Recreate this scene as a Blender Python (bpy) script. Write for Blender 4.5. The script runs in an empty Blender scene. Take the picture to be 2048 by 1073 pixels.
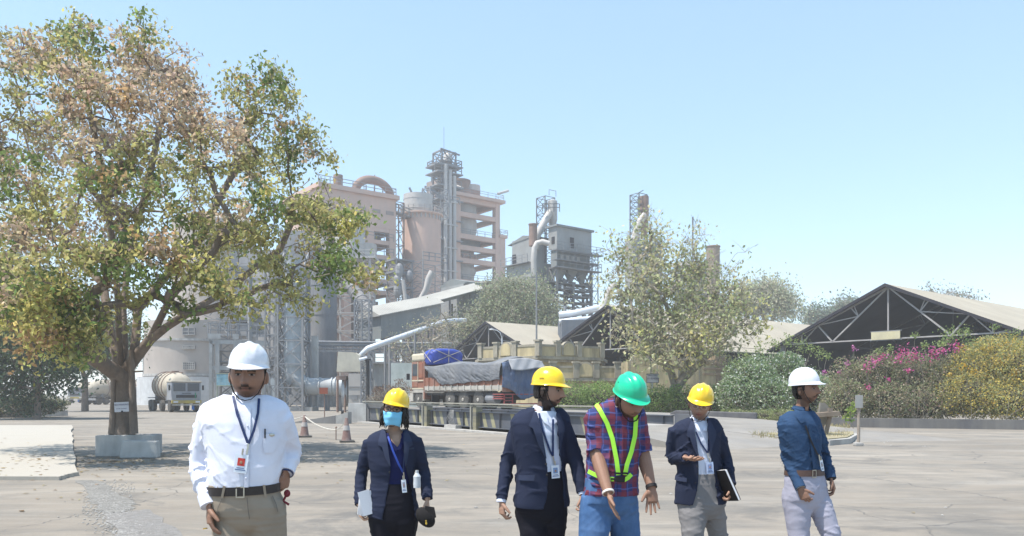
import bpy, math, random
import numpy as np
from mathutils import Vector, Matrix, noise as mnoise
R = math.radians
random.seed(7); rng = np.random.default_rng(11)
scene = bpy.context.scene

# ---------------------------------------------------------------- camera, sky, sun, exposure
CAMZ, F, HY, CX = 1.55, 1547.0, 787.0, 1024.0
cam_d = bpy.data.cameras.new("camera"); cam = bpy.data.objects.new("camera", cam_d)
scene.collection.objects.link(cam); scene.camera = cam
cam.location = (0, 0, CAMZ); cam.rotation_euler = (R(90), 0, 0)
cam_d.sensor_width = 36; cam_d.lens = F / 2048 * 36
cam_d.shift_y = (HY - 536.5) / 2048; cam_d.clip_end = 5000; cam_d.clip_start = 0.1
SUN_EL, SUN_AZ = R(66), math.atan2(-0.92, -0.40)      # azimuth measured as atan2(x, y)
w = bpy.data.worlds.new("World"); scene.world = w; w.use_nodes = True
nt = w.node_tree; nt.nodes.clear()
sky = nt.nodes.new("ShaderNodeTexSky"); sky.sky_type = 'NISHITA'; sky.sun_disc = False
sky.sun_elevation = SUN_EL; sky.sun_rotation = SUN_AZ; sky.altitude = 50
sky.air_density = 1.0; sky.dust_density = 0.35; sky.ozone_density = 1.0
hs = nt.nodes.new("ShaderNodeHueSaturation"); hs.inputs['Saturation'].default_value = 1.05; hs.inputs['Hue'].default_value = 0.488
bg = nt.nodes.new("ShaderNodeBackground"); bg.inputs[1].default_value = 0.15
wo = nt.nodes.new("ShaderNodeOutputWorld")
nt.links.new(sky.outputs[0], hs.inputs['Color']); smx = nt.nodes.new("ShaderNodeMix"); smx.data_type = 'RGBA'; smx.inputs[0].default_value = 0.42; smx.inputs[7].default_value = (2.2, 3.2, 4.3, 1)   # thin high haze veil
nt.links.new(hs.outputs[0], smx.inputs[6]); nt.links.new(smx.outputs[2], bg.inputs[0]); nt.links.new(bg.outputs[0], wo.inputs[0])
sd = bpy.data.lights.new("sun", 'SUN'); sun = bpy.data.objects.new("sun", sd); scene.collection.objects.link(sun)
sd.energy = 4.3; sd.angle = R(0.55); sd.color = (1.0, 0.935, 0.84)
sdir = Vector((math.sin(SUN_AZ) * math.cos(SUN_EL), math.cos(SUN_AZ) * math.cos(SUN_EL), math.sin(SUN_EL)))
sun.rotation_euler = sdir.to_track_quat('Z', 'Y').to_euler(); sun.location = (0, 0, 60)
scene.view_settings.view_transform = 'Standard'; scene.view_settings.look = 'None'
scene.view_settings.exposure = 0.80; scene.view_settings.gamma = 1; scene.view_settings.use_curve_mapping = False
scene.render.engine = 'CYCLES'; scene.cycles.use_denoising = True
scene.cycles.max_bounces = 5; scene.cycles.diffuse_bounces = 3; scene.cycles.transparent_max_bounces = 8
scene.cycles.volume_bounces = 1

# ---------------------------------------------------------------- helpers
def W(px, py, D): return Vector(((px - CX) / F * D, D, CAMZ + (HY - py) / F * D))
def G(px, py):                                       # ground point seen at a pixel
    D = CAMZ * F / (py - HY); return Vector(((px - CX) / F * D, D, 0))
AX = Vector((.785, .62, 0)); BX = Vector((-.62, .785, 0)); UP = Vector((0, 0, 1))   # the works' grid
def along(P, px, ax=AX):                             # distance along ax from P to reach column px
    r = (px - CX) / F; return (r * P.y - P.x) / (ax.x - ax.y * r)

def link(o, parent=None):
    scene.collection.objects.link(o)
    if parent: o.parent = parent
    return o
def tag(o, label=None, cat=None, group=None, kind=None):
    if label: o['label'] = label
    if cat: o['category'] = cat
    if group: o['group'] = group
    if kind: o['kind'] = kind
    return o
def root(name, label, cat, loc, rz=0, group=None):
    o = bpy.data.objects.new(name, None); o.location = loc; o.rotation_euler = (0, 0, rz); o.empty_display_size = .2
    return tag(link(o), label, cat, group)
def copy_tree(o, parent=None):
    c = o.copy(); link(c); c.parent = parent
    for ch in list(o.children): copy_tree(ch, c)
    return c
def dup(o, loc, rz=None, label=None):
    c = copy_tree(o); c.location = loc
    if rz is not None: c.rotation_euler = (0, 0, rz)
    if label: c['label'] = label
    return c
def origin_of(p):
    v = Vector((0, 0, 0))
    while p: v += p.location; p = p.parent
    return v

class MB:
    def __init__(s): s.v = []; s.f = []; s.mi = []; s.cur = 0; s.fc = []; s.col = None
    def add(s, vs, fs):
        n = len(s.v); s.v += [tuple(v) for v in vs]
        for f in fs: s.f.append(tuple(i + n for i in f)); s.mi.append(s.cur); s.fc.append(s.col)
        return s
    def obox(s, o, ax, ay, az):                      # corner + three edge vectors
        o = Vector(o); ax, ay, az = Vector(ax), Vector(ay), Vector(az)
        vs = [o, o + ax, o + ax + ay, o + ay]; vs += [v + az for v in vs]
        fs = [(0, 3, 2, 1), (4, 5, 6, 7), (0, 1, 5, 4), (1, 2, 6, 5), (2, 3, 7, 6), (3, 0, 4, 7)]
        if ax.cross(ay).dot(az) < 0: fs = [f[::-1] for f in fs]
        return s.add(vs, fs)
    def box(s, c, sx, sy, sz, ux=None, uy=None):     # centre of the bottom face
        ux = Vector(ux or (1, 0, 0)); uy = Vector(uy or (-ux.y, ux.x, 0)); c = Vector(c)
        return s.obox(c - ux * sx / 2 - uy * sy / 2, ux * sx, uy * sy, UP * sz)
    def tube(s, pts, rad, n=8, cap=True, sq=None, up=None):
        pts = [Vector(p) for p in pts]; m = len(pts)
        if not hasattr(rad, '__len__'): rad = [rad] * m
        vs = []; prev = Vector(up) if up else None
        for i, p in enumerate(pts):
            t = (pts[min(i + 1, m - 1)] - pts[max(i - 1, 0)])
            t = t.normalized() if t.length > 1e-9 else UP
            if prev is None:
                prev = t.orthogonal()
            u = (prev - t * prev.dot(t)); u = u.normalized() if u.length > 1e-6 else t.orthogonal().normalized()
            q = t.cross(u); prev = u
            e = sq[i] if (sq is not None and hasattr(sq, '__len__')) else (sq or 1.0)
            r = rad[i]
            for k in range(n):
                a = 2 * math.pi * (k + .5) / n
                vs.append(p + u * (math.cos(a) * r) + q * (math.sin(a) * r * e))
        fs = []
        for i in range(m - 1):
            for k in range(n):
                a, b = i * n + k, i * n + (k + 1) % n
                fs.append((a, b, b + n, a + n))
        if cap: fs.append(tuple(range(n))[::-1]); fs.append(tuple(range((m - 1) * n, m * n)))
        return s.add(vs, fs)
    def bar(s, a, b, w=.1, h=None, up=UP):           # rectangular bar
        a, b = Vector(a), Vector(b); t = (b - a).normalized(); up = Vector(up)
        u = t.cross(up); u = u.normalized() if u.length > 1e-4 else t.orthogonal().normalized()
        q = u.cross(t); h = h or w
        return s.obox(a - u * w / 2 - q * h / 2, b - a, u * w, q * h)
    def lathe(s, prof, c, n=24, axis=None, cap=False):   # prof [(r, h)]
        c = Vector(c); ax = Vector(axis or (0, 0, 1)).normalized(); u = ax.orthogonal().normalized() if axis else Vector((1, 0, 0)); q = ax.cross(u)
        vs = [c + ax * h + (u * math.cos(2 * math.pi * k / n) + q * math.sin(2 * math.pi * k / n)) * r for r, h in prof for k in range(n)]
        fs = [(i * n + k, i * n + (k + 1) % n, (i + 1) * n + (k + 1) % n, (i + 1) * n + k) for i in range(len(prof) - 1) for k in range(n)]
        if cap: fs.append(tuple(range(n))[::-1]); fs.append(tuple(range((len(prof) - 1) * n, len(prof) * n)))
        return s.add(vs, fs)
    def prism(s, poly, ext):                         # polygon of 3D points extruded by vector
        poly = [Vector(p) for p in poly]; n = len(poly); ext = Vector(ext)
        nrm = sum(((poly[i] - poly[0]).cross(poly[(i + 1) % n] - poly[0]) for i in range(1, n)), Vector())
        if nrm.dot(ext) > 0: poly = poly[::-1]
        vs = poly + [p + ext for p in poly]
        return s.add(vs, [tuple(range(n)), tuple(range(n, 2 * n))[::-1]] + [(i + n, (i + 1) % n + n, (i + 1) % n, i) for i in range(n)])
    def ell(s, c, rx, ry, rz, rot=None, n=16, m=10):
        c = Vector(c); rot = rot or Matrix.Identity(3); vs = []
        for i in range(m + 1):
            th = math.pi * i / m
            for k in range(n):
                ph = 2 * math.pi * k / n
                vs.append(c + rot @ Vector((rx * math.sin(th) * math.cos(ph), ry * math.sin(th) * math.sin(ph), rz * math.cos(th))))
        fs = [(i * n + k, (i + 1) * n + k, (i + 1) * n + (k + 1) % n, i * n + (k + 1) % n) for i in range(m) for k in range(n)]
        return s.add(vs, fs)
    def build(s, name, mats, parent=None, smooth=False, loc=None, local=False, bevel=0):
        me = bpy.data.meshes.new(name)
        off = Vector((0, 0, 0))
        if not local: off = origin_of(parent) + (Vector(loc) if loc else Vector((0, 0, 0)))
        vv = np.array(s.v, dtype=float) - np.array(off) if len(s.v) else np.zeros((0, 3))
        me.from_pydata(vv.tolist(), [], s.f)
        if not isinstance(mats, (list, tuple)): mats = [mats]
        for m_ in mats: me.materials.append(m_)
        if len(mats) > 1: me.polygons.foreach_set('material_index', s.mi)
        if any(c is not None for c in s.fc):
            at = me.color_attributes.new('Col', 'BYTE_COLOR', 'CORNER')
            arr = []
            for c, f in zip(s.fc, s.f): arr += list((c or (1, 1, 1)) + (1,)) * len(f)
            at.data.foreach_set('color', arr)
        if smooth is True: me.polygons.foreach_set('use_smooth', [True] * len(me.polygons))
        me.update()
        if smooth == 'auto':
            try: me.shade_smooth(); me.set_sharp_from_angle(angle=R(35))
            except Exception: pass
        o = bpy.data.objects.new(name, me)
        if loc is not None and not local: o.location = loc
        if bevel:
            b = o.modifiers.new('bevel', 'BEVEL'); b.width = bevel; b.segments = 2; b.limit_method = 'ANGLE'
        return link(o, parent)

def npmesh(name, V, Fq, mats, parent=None, smooth=False, col=None, loc=None, uv=None):
    me = bpy.data.meshes.new(name); off = origin_of(parent) + (Vector(loc) if loc else Vector((0, 0, 0)))
    V = np.asarray(V, dtype=np.float32) - np.array(off, dtype=np.float32); Fq = np.asarray(Fq, dtype=np.int32); k = Fq.shape[1]
    me.vertices.add(len(V)); me.vertices.foreach_set('co', V.ravel())
    me.loops.add(Fq.size); me.loops.foreach_set('vertex_index', Fq.ravel())
    me.polygons.add(len(Fq)); me.polygons.foreach_set('loop_start', np.arange(len(Fq), dtype=np.int32) * k)
    if smooth: me.polygons.foreach_set('use_smooth', np.ones(len(Fq), dtype=bool))
    me.update(calc_edges=True); me.validate()
    if col is not None:
        at = me.color_attributes.new('Col', 'FLOAT_COLOR', 'POINT')
        at.data.foreach_set('color', np.hstack([col, np.ones((len(col), 1))]).astype(np.float32).ravel())
    for m_ in (mats if isinstance(mats, (list, tuple)) else [mats]): me.materials.append(m_)
    o = bpy.data.objects.new(name, me)
    if loc is not None: o.location = loc
    return link(o, parent)

# ---------------------------------------------------------------- materials
MATS = {}
def mat(name, col=(.5, .5, .5), rough=.8, metal=0, nv=.15, ns=1.5, dirt=None, da=.5, ds=(.8, .8, .12), bump=.15, bs=30, attr=False, trans=0, spec=.35, alpha=None, coat=0, corr=None, noiseobj=True):
    if name in MATS: return MATS[name]
    m = bpy.data.materials.new(name); m.use_nodes = True; t = m.node_tree; N = t.nodes.new; L = t.links.new
    b = t.nodes['Principled BSDF']; out = t.nodes['Material Output']
    b.inputs['Roughness'].default_value = rough; b.inputs['Metallic'].default_value = metal
    b.inputs['Specular IOR Level'].default_value = spec
    if coat: b.inputs['Coat Weight'].default_value = coat; b.inputs['Coat Roughness'].default_value = .1
    tc = N('ShaderNodeTexCoord')
    n1 = N('ShaderNodeTexNoise'); n1.inputs['Scale'].default_value = ns; n1.inputs['Detail'].default_value = 7; n1.inputs['Roughness'].default_value = .62
    L(tc.outputs['Object'], n1.inputs['Vector'])
    mr = N('ShaderNodeMapRange'); mr.inputs[1].default_value = .3; mr.inputs[2].default_value = .7
    mr.inputs[3].default_value = 1 - nv; mr.inputs[4].default_value = 1 + nv; L(n1.outputs[0], mr.inputs[0])
    mul = N('ShaderNodeVectorMath'); mul.operation = 'SCALE'; L(mr.outputs[0], mul.inputs['Scale'])
    if attr:
        ca = N('ShaderNodeVertexColor'); ca.layer_name = 'Col'; L(ca.outputs[0], mul.inputs[0])
    else: mul.inputs[0].default_value = col
    last = mul.outputs[0]
    if dirt:
        mp = N('ShaderNodeMapping'); mp.inputs['Scale'].default_value = ds; L(tc.outputs['Object'], mp.inputs[0])
        n2 = N('ShaderNodeTexNoise'); n2.inputs['Scale'].default_value = 1; n2.inputs['Detail'].default_value = 8; n2.inputs['Roughness'].default_value = .68
        L(mp.outputs[0], n2.inputs['Vector'])
        m2 = N('ShaderNodeMapRange'); m2.inputs[1].default_value = .42; m2.inputs[2].default_value = .68; m2.inputs[3].default_value = 0; m2.inputs[4].default_value = da; L(n2.outputs[0], m2.inputs[0])
        mx = N('ShaderNodeMix'); mx.data_type = 'RGBA'; L(m2.outputs[0], mx.inputs[0]); L(last, mx.inputs[6]); mx.inputs[7].default_value = tuple(dirt) + (1,)
        last = mx.outputs[2]
    L(last, b.inputs['Base Color'])
    if bump or corr:
        bp = N('ShaderNodeBump'); bp.inputs['Strength'].default_value = bump or .3; bp.inputs['Distance'].default_value = .02
        if corr:
            wv = N('ShaderNodeTexWave'); wv.inputs['Scale'].default_value = corr[1]; wv.bands_direction = corr[0]
            rt = N('ShaderNodeMapping'); rt.inputs['Rotation'].default_value = (0, 0, -math.atan2(.62, .785)); L(tc.outputs['Object'], rt.inputs[0]); L(rt.outputs[0], wv.inputs[0])
            L(wv.outputs[1], bp.inputs['Height']); bp.inputs['Strength'].default_value = .6; bp.inputs['Distance'].default_value = .05
        else:
            n3 = N('ShaderNodeTexNoise'); n3.inputs['Scale'].default_value = bs; n3.inputs['Detail'].default_value = 4; L(tc.outputs['Object'], n3.inputs['Vector']); L(n3.outputs[0], bp.inputs['Height'])
        L(bp.outputs[0], b.inputs['Normal'])
    if trans:
        tr = N('ShaderNodeBsdfTranslucent'); L(last, tr.inputs[0]); ms = N('ShaderNodeMixShader'); ms.inputs[0].default_value = trans
        L(b.outputs[0], ms.inputs[1]); L(tr.outputs[0], ms.inputs[2]); L(ms.outputs[0], out.inputs[0])
    MATS[name] = m; return m

# text built as real thin lettering
def text(txt, name, m, size, loc, rot, parent=None, ext=.003):
    cu = bpy.data.curves.new(name, 'FONT'); cu.body = txt; cu.size = size; cu.align_x = 'CENTER'; cu.align_y = 'CENTER'; cu.extrude = ext
    o = bpy.data.objects.new(name, cu); scene.collection.objects.link(o)
    dg = bpy.context.evaluated_depsgraph_get(); me = bpy.data.meshes.new_from_object(o.evaluated_get(dg)); bpy.data.objects.remove(o)
    me.materials.clear(); me.materials.append(m)
    q = bpy.data.objects.new(name, me); q.location = Vector(loc) - origin_of(parent); q.rotation_euler = rot
    return link(q, parent)

# ---------------------------------------------------------------- materials used all over
DUST = (.38, .36, .33)
m_conc = mat('pale_concrete', (.42, .41, .39), .9, dirt=(.16, .15, .15), da=.6, ns=2, ds=(1.2, 1.2, .5))
m_white_conc = mat('whitewashed_concrete', (.44, .44, .43), .9, dirt=(.2, .19, .19), da=.7, ds=(.9, .9, .2))
m_dark_steel = mat('dusty_dark_steel', (.13, .135, .15), .7, .2, dirt=DUST, da=.5)
m_steel = mat('dusty_grey_steel', (.2, .21, .23), .65, .2, dirt=DUST, da=.5)
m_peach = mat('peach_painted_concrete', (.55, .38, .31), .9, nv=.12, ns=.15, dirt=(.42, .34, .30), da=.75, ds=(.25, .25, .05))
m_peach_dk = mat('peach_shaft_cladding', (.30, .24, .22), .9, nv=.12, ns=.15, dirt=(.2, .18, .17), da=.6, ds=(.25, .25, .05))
m_sheet = mat('grey_corrugated_sheet', (.30, .31, .31), .7, .1, nv=.12, ns=.4, dirt=(.2, .19, .18), da=.6, ds=(.4, .4, .08), corr=('X', 2.2))
m_sheet_dk = mat('dull_corrugated_sheet', (.19, .21, .215), .75, .1, nv=.15, ns=.4, dirt=(.3, .29, .27), da=.5, ds=(.4, .4, .08), corr=('X', 2.2))
m_roof = mat('dusty_asbestos_roof', (.34, .31, .25), .9, nv=.12, ns=.35, dirt=(.33, .29, .24), da=.6, ds=(.12, .12, .4), corr=('X', 1.1))
m_duct = mat('dusty_pale_duct', (.46, .44, .42), .6, .1, nv=.1, ns=.5, dirt=(.3, .28, .26), da=.5, ds=(.4, .4, .1))
m_silver = mat('silver_duct', (.62, .65, .70), .45, .3, nv=.1, ns=.6, dirt=(.35, .36, .37), da=.45, ds=(.5, .5, .2))
m_lblue = mat('pale_blue_grey_duct', (.42, .46, .49), .6, .1, nv=.1, ns=.6, dirt=(.3, .29, .28), da=.6, ds=(.5, .5, .12))
m_dark = mat('coal_and_opening_shade', (.025, .025, .033), .95, nv=.3, ns=.5)  # coal heaps; elsewhere the shade of doorways and openings painted near-black
m_roof_g = mat('dusty_grey_roof', (.34, .335, .31), .9, nv=.12, ns=.35, dirt=(.24, .235, .22), da=.6, ds=(.12, .12, .4), corr=('X', 1.1))
m_rust = mat('rusty_steel', (.25, .17, .14), .85, nv=.2, ns=.8, dirt=(.14, .11, .1), da=.5)
m_glass = mat('dusty_glass', (.06, .07, .085), .2, 0, nv=.2, bump=0, spec=.6)
m_yellow_wall = mat('cream_yellow_plaster', (.50, .42, .25), .9, nv=.12, ns=.8, dirt=(.2, .17, .12), da=.85, ds=(1.1, 1.1, .22))
m_trim = mat('weathered_plaster_trim', (.36, .33, .26), .9, nv=.2, ns=1.5, dirt=(.12, .11, .10), da=.65, ds=(1.5, 1.5, .4))
m_black = mat('black_rubber', (.06, .058, .055), .85, nv=.2, ns=6, dirt=(.15, .14, .13), da=.5, ds=(2, 2, 2))
m_tyre = mat('dusty_tyre', (.075, .072, .068), .9, nv=.2, ns=6, dirt=(.2, .19, .18), da=.5, ds=(2, 2, 2))
m_blackp = mat('black_paint', (.025, .025, .028), .5, nv=.1)
# ================================================================ SETTING: ground
def ground_mat():
    m = bpy.data.materials.new('dusty_concrete_yard'); m.use_nodes = True; t = m.node_tree; N = t.nodes.new; L = t.links.new
    b = t.nodes['Principled BSDF']; b.inputs['Roughness'].default_value = .93; b.inputs['Specular IOR Level'].default_value = .2
    tc = N('ShaderNodeTexCoord')
    def noise(sc, det=8, ro=.6, sx=1, sy=1, rot=0, dist=0):
        mp = N('ShaderNodeMapping'); mp.inputs['Scale'].default_value = (sx, sy, 1); mp.inputs['Rotation'].default_value = (0, 0, rot); L(tc.outputs['Object'], mp.inputs[0])
        n = N('ShaderNodeTexNoise'); n.inputs['Scale'].default_value = sc; n.inputs['Detail'].default_value = det; n.inputs['Roughness'].default_value = ro; n.inputs['Distortion'].default_value = dist
        L(mp.outputs[0], n.inputs['Vector']); return n.outputs[0]
    def rng_(s, a, b_, c=0, d=1):
        r = N('ShaderNodeMapRange'); r.inputs[1].default_value = a; r.inputs[2].default_value = b_; r.inputs[3].default_value = c; r.inputs[4].default_value = d; L(s, r.inputs[0]); return r.outputs[0]
    def mix(f, a, b_, mode='MIX'):
        x = N('ShaderNodeMix'); x.data_type = 'RGBA'; x.blend_type = mode
        if isinstance(f, float): x.inputs[0].default_value = f
        else: L(f, x.inputs[0])
        for s, q in ((6, a), (7, b_)):
            if isinstance(q, tuple): x.inputs[s].default_value = q
            else: L(q, x.inputs[s])
        return x.outputs[2]
    c = mix(rng_(noise(.16, 10, .62), .35, .65), (.222, .193, .160, 1), (.31, .277, .235, 1))
    c = mix(rng_(noise(.7, 10, .7, .5, 1.3, R(12), .8), .44, .66, 0, .8), c, (.15, .145, .135, 1))         # tyre-dragged dirt
    c = mix(rng_(noise(.33, 8, .7, 1, 1, 0, 1.5), .54, .66, 0, .85), c, (.135, .128, .12, 1))              # worn patches
    c = mix(rng_(noise(1.7, 10, .75), .55, .75, 0, .4), c, (.35, .332, .305, 1))
    c = mix(rng_(noise(60, 3, .6), .3, .7, 0, .35), c, (.17, .165, .155, 1))
    c = mix(rng_(noise(9, 5, .7), .6, .68, 0, .5), c, (.20, .19, .185, 1))
    c = mix(rng_(noise(1.2, 10, .72, .35, 1.5, R(-20)), .5, .66, 0, .4), c, (.15, .14, .128, 1))      # drag marks
    c = mix(rng_(noise(.45, 9, .72, .25, 1.5, R(35)), .52, .62, 0, .45), c, (.33, .305, .27, 1))
    # joints and cracks
    mp = N('ShaderNodeMapping'); mp.inputs['Rotation'].default_value = (0, 0, R(9)); L(tc.outputs['Object'], mp.inputs[0])
    wn = N('ShaderNodeTexNoise'); wn.inputs['Scale'].default_value = .9; wn.inputs['Detail'].default_value = 6; L(mp.outputs[0], wn.inputs[0])
    va = N('ShaderNodeVectorMath'); va.operation = 'MULTIPLY_ADD'; va.inputs[1].default_value = (1.1, 1.1, 0); L(wn.outputs[1], va.inputs[0]); L(mp.outputs[0], va.inputs[2])
    vo = N('ShaderNodeTexVoronoi'); vo.feature = 'DISTANCE_TO_EDGE'; vo.inputs['Scale'].default_value = .23; L(va.outputs[0], vo.inputs['Vector'])
    crack = rng_(vo.outputs[0], .0, .0032, 1, 0)
    gate = rng_(noise(.25, 3), .42, .52)
    mm = N('ShaderNodeMath'); mm.operation = 'MULTIPLY'; L(crack, mm.inputs[0]); L(gate, mm.inputs[1])
    c = mix(mm.outputs[0], c, (.13, .125, .12, 1))
    L(c, b.inputs['Base Color'])
    bp = N('ShaderNodeBump'); bp.inputs['Strength'].default_value = .5; bp.inputs['Distance'].default_value = .02
    ad = N('ShaderNodeMath'); ad.operation = 'ADD'; L(noise(14, 8, .7), ad.inputs[0]); L(noise(1.2, 6, .6, .5, 1.5), ad.inputs[1])
    sb = N('ShaderNodeMath'); sb.operation = 'SUBTRACT'; L(ad.outputs[0], sb.inputs[0]); L(mm.outputs[0], sb.inputs[1])
    L(sb.outputs[0], bp.inputs['Height']); L(bp.outputs[0], b.inputs['Normal'])
    return m
g = MB(); g.add([(-420, -40, 0), (420, -40, 0), (420, 520, 0), (-420, 520, 0)], [(0, 1, 2, 3)])
tag(g.build('ground', ground_mat()), 'pale dusty concrete yard with cracks and worn patches', kind='structure')

def ragged(pts, n=10, amp=.06, seed=1):              # outline with a broken edge
    r = random.Random(seed); out = []
    for i in range(len(pts)):
        a, b = Vector(pts[i]), Vector(pts[(i + 1) % len(pts)]); d = (b - a); q = Vector((-d.y, d.x, 0)).normalized()
        for k in range(n):
            out.append(a + d * k / n + q * (r.uniform(-amp, amp) if k else 0))
    return out
def sheet(name, poly, z, m, kind='structure', label=None, h=0):
    b = MB(); b.prism([Vector((p[0], p[1], z - max(h, .003))) for p in poly], (0, 0, max(h, .003))); o = b.build(name, m)
    return tag(o, label, kind=kind)
m_slab = mat('pale_slab_concrete', (.38, .355, .31), .9, nv=.1, ns=.6, dirt=(.30, .285, .265), da=.6, ds=(.6, .6, .6), bs=12)
sheet('concrete_slab', ragged([(-24, 13.7, 0), (-8.05, 13.75, 0), (-8.2, 14.6, 0), (-20.5, 36, 0), (-32, 36, 0)], 14, .05, 3), .07, m_slab, label='pale raised concrete slab with broken edge', h=.07)
m_gravel_bed = mat('crushed_stone_bed', (.17, .165, .155), .95, nv=.3, ns=9, dirt=(.26, .25, .23), da=.6, ds=(4, 4, 4), bump=.8, bs=40)
def strip(name, px, z, m, seed, label): sheet(name, ragged([G(*p) for p in px], 9, .07, seed), z, m, label=label)
strip('broken_paving', [(150, 962), (196, 962), (275, 1010), (248, 1026), (205, 1026), (182, 1000)], .006, m_gravel_bed, 5, 'strip of broken paving and rubble')
strip('worn_paving', [(205, 1028), (300, 1020), (420, 1120), (260, 1120)], .006, mat('fine_gravel_bed', (.21, .20, .19), .95, nv=.25, ns=12, dirt=(.2, .2, .2), da=.5, ds=(6, 6, 6), bump=.9, bs=60), 6, 'fine pale gravel patch in the paving')
# loose stones (nobody could count them)
b = MB(); r = random.Random(4)
ICO = [(0, 0, 1), (.89, 0, .45), (.28, .85, .45), (-.72, .53, .45), (-.72, -.53, .45), (.28, -.85, .45), (.72, .53, -.2), (-.28, .85, -.2), (-.89, 0, -.2), (-.28, -.85, -.2), (.72, -.53, -.2)]
ICF = [(0, 1, 2), (0, 2, 3), (0, 3, 4), (0, 4, 5), (0, 5, 1), (1, 6, 2), (2, 6, 7), (2, 7, 3), (3, 7, 8), (3, 8, 4), (4, 8, 9), (4, 9, 5), (5, 9, 10), (5, 10, 1), (1, 10, 6)]
def stone(b, c, s, r):
    q = [r.uniform(.7, 1.3) for _ in range(3)]; b.add([(c[0] + v[0] * s * q[0] * r.uniform(.8, 1.2), c[1] + v[1] * s * q[1], c[2] + v[2] * s * q[2] * .6) for v in ICO], ICF)
for i in range(2600):
    if i < 900: p = G(r.uniform(165, 270), r.uniform(964, 1026)); p.x += (p.y - 12.5) * -.0; 
    elif i < 2100:
        y = r.uniform(1026, 1120); p = G(y * 1.02 - 840 + r.gauss(0, 26), y)
    else: p = Vector((r.uniform(-12, 14), r.uniform(5.5, 30), 0))
    stone(b, (p.x, p.y, .004), r.uniform(.004, .016) * (1 if i < 2100 else r.choice([.8, 1, 2.0])), r)
tag(b.build('loose_stones', mat('stone_chips', (.30, .29, .275), .9, nv=.3, ns=3)), 'loose gravel and stone chips', kind='stuff')

# ================================================================ weighbridge
S0 = Vector((-7.7, 41, 0)); T = Vector((.548, -.837, 0)).normalized(); NW = Vector((.837, .548, 0)).normalized(); LW = 19.4
m_gird = mat('grey_painted_girder', (.095, .105, .13), .6, .2, dirt=(.18, .175, .165), da=.5)
m_stripe = mat('faded_yellow_stripe', (.30, .28, .17), .8, dirt=(.2, .2, .19), da=.5)
m_rail = mat('dusty_painted_rail', (.34, .33, .28), .7, .1, dirt=(.16, .16, .16), da=.6)
wb = root('weighbridge', 'long raised steel weighbridge with striped girders and handrail', 'weighbridge', S0)
def girder(off, t0=0, t1=LW, z0=.17, z1=.8):
    o = S0 + NW * off; b = MB()
    b.obox(o + T * t0 + UP * z0, T * (t1 - t0), NW * .02, UP * (z1 - z0))
    for z in (z0, z1 - .03): b.obox(o + T * t0 - NW * .1 + UP * z, T * (t1 - t0), NW * .22, UP * .03)
    t = t0 + .5
    while t < t1: b.obox(o + T * t - NW * .09 + UP * (z0 + .03), T * .015, NW * .09, UP * (z1 - z0 - .06)); t += 1.42
    return b.build('girder', m_gird, wb)
girder(0); girder(3.1)
for k in range(9):
    for j in (0, 1):
        b = MB(); t = 1.15 + k * 2.13 + j * .62; o = S0 - NW * .004 + T * t
        b.add([o + UP * .77, o + T * .26 + UP * .77, o + T * .5 + UP * .2, o + T * .24 + UP * .2], [(3, 2, 1, 0)]); b.build('hazard_stripe', m_stripe, wb)
MB().obox(S0 + NW * .03 + UP * .42, T * LW, NW * 3.05, UP * .06).build('deck', m_conc, wb)
MB().obox(S0 + NW * 1.2 + UP * .01, T * LW, NW * .5, UP * .4).build('underdeck_shade_box', m_blackp, wb)  # black box behind the girder, underdeck shade put into its colour
for t in (0, 2.6, 4.3 + 2.6, 11.26, 15.6, LW): b = MB(); b.obox(S0 - NW * .22 + T * t, T * .09, NW * .06, UP * 1.12); b.build('rail_post', m_rail, wb)
for t in (2.72, 7.05, 11.4, 15.75): b = MB(); b.obox(S0 - NW * .2 + T * t + T * .06, T * .26, NW * .3, UP * 1.05); b.build('bollard_post', mat('black_yellow_post', (.13, .13, .12), .7, dirt=(.35, .31, .16), da=.8, ds=(.1, .1, 2.5)), wb)
b = MB(); b.obox(S0 - NW * .26 + UP * 1.10, T * LW, NW * .07, UP * .05); b.obox(S0 - NW * .2 + UP * 1.0, T * LW, NW * .02, UP * .06)
b.build('handrail', m_rail, wb)
b = MB(); p = S0 - NW * .35 + T * 9.3
b.obox(p, T * 1.0, NW * .3, UP * .22)
b.build('footing', m_conc, wb)
b = MB()
for i in range(5):
    b.tube([p + T * (.3 + .1 * i) + NW * .12 + UP * .22, p + T * (.25 + .13 * i) + UP * .5, p + T * (.4 + .06 * i) + NW * .1 + UP * .85], .014, 5)
b.build('cables', m_conc, wb)
MB().obox(S0 - NW * .55, T * (LW + .6), NW * .4, UP * .07).build('kerb', m_conc, wb)
MB().obox(S0 + NW * .5 - T * .0, T * LW, NW * 2.3, UP * .02).build('underdeck_shade_sheet', m_dark, wb)  # dark sheet on the ground, shade below the deck as colour
# sloping ramp on the near end, raised road behind, wall blocks at the far end
def wedge(name, a, b_, c, d, za, zb, m, label):      # quad a,b at za ; c,d at zb
    q = MB(); lo = [Vector((p.x, p.y, -.2)) for p in (a, b_, c, d)]; hi = [Vector((a.x, a.y, za)), Vector((b_.x, b_.y, za)), Vector((c.x, c.y, zb)), Vector((d.x, d.y, zb))]
    q.add(lo + hi, [(0, 3, 2, 1), (4, 5, 6, 7), (0, 1, 5, 4), (1, 2, 6, 5), (2, 3, 7, 6), (3, 0, 4, 7)]); return tag(q.build(name, m), label, kind='structure')
E0 = S0 + T * (LW + .05)
m_ramp = mat('dusty_ramp_concrete', (.23, .215, .195), .93, nv=.2, ns=.7, dirt=(.22, .215, .21), da=.7, ds=(.8, .8, .8), bs=14)
wedge('ramp', E0 + NW * 3.1, E0 - NW * .1, E0 + T * 4.6 - NW * .3, E0 + T * 4.6 + NW * 5.0, .48, -.01, m_ramp, 'concrete approach ramp of the weighbridge')
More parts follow.
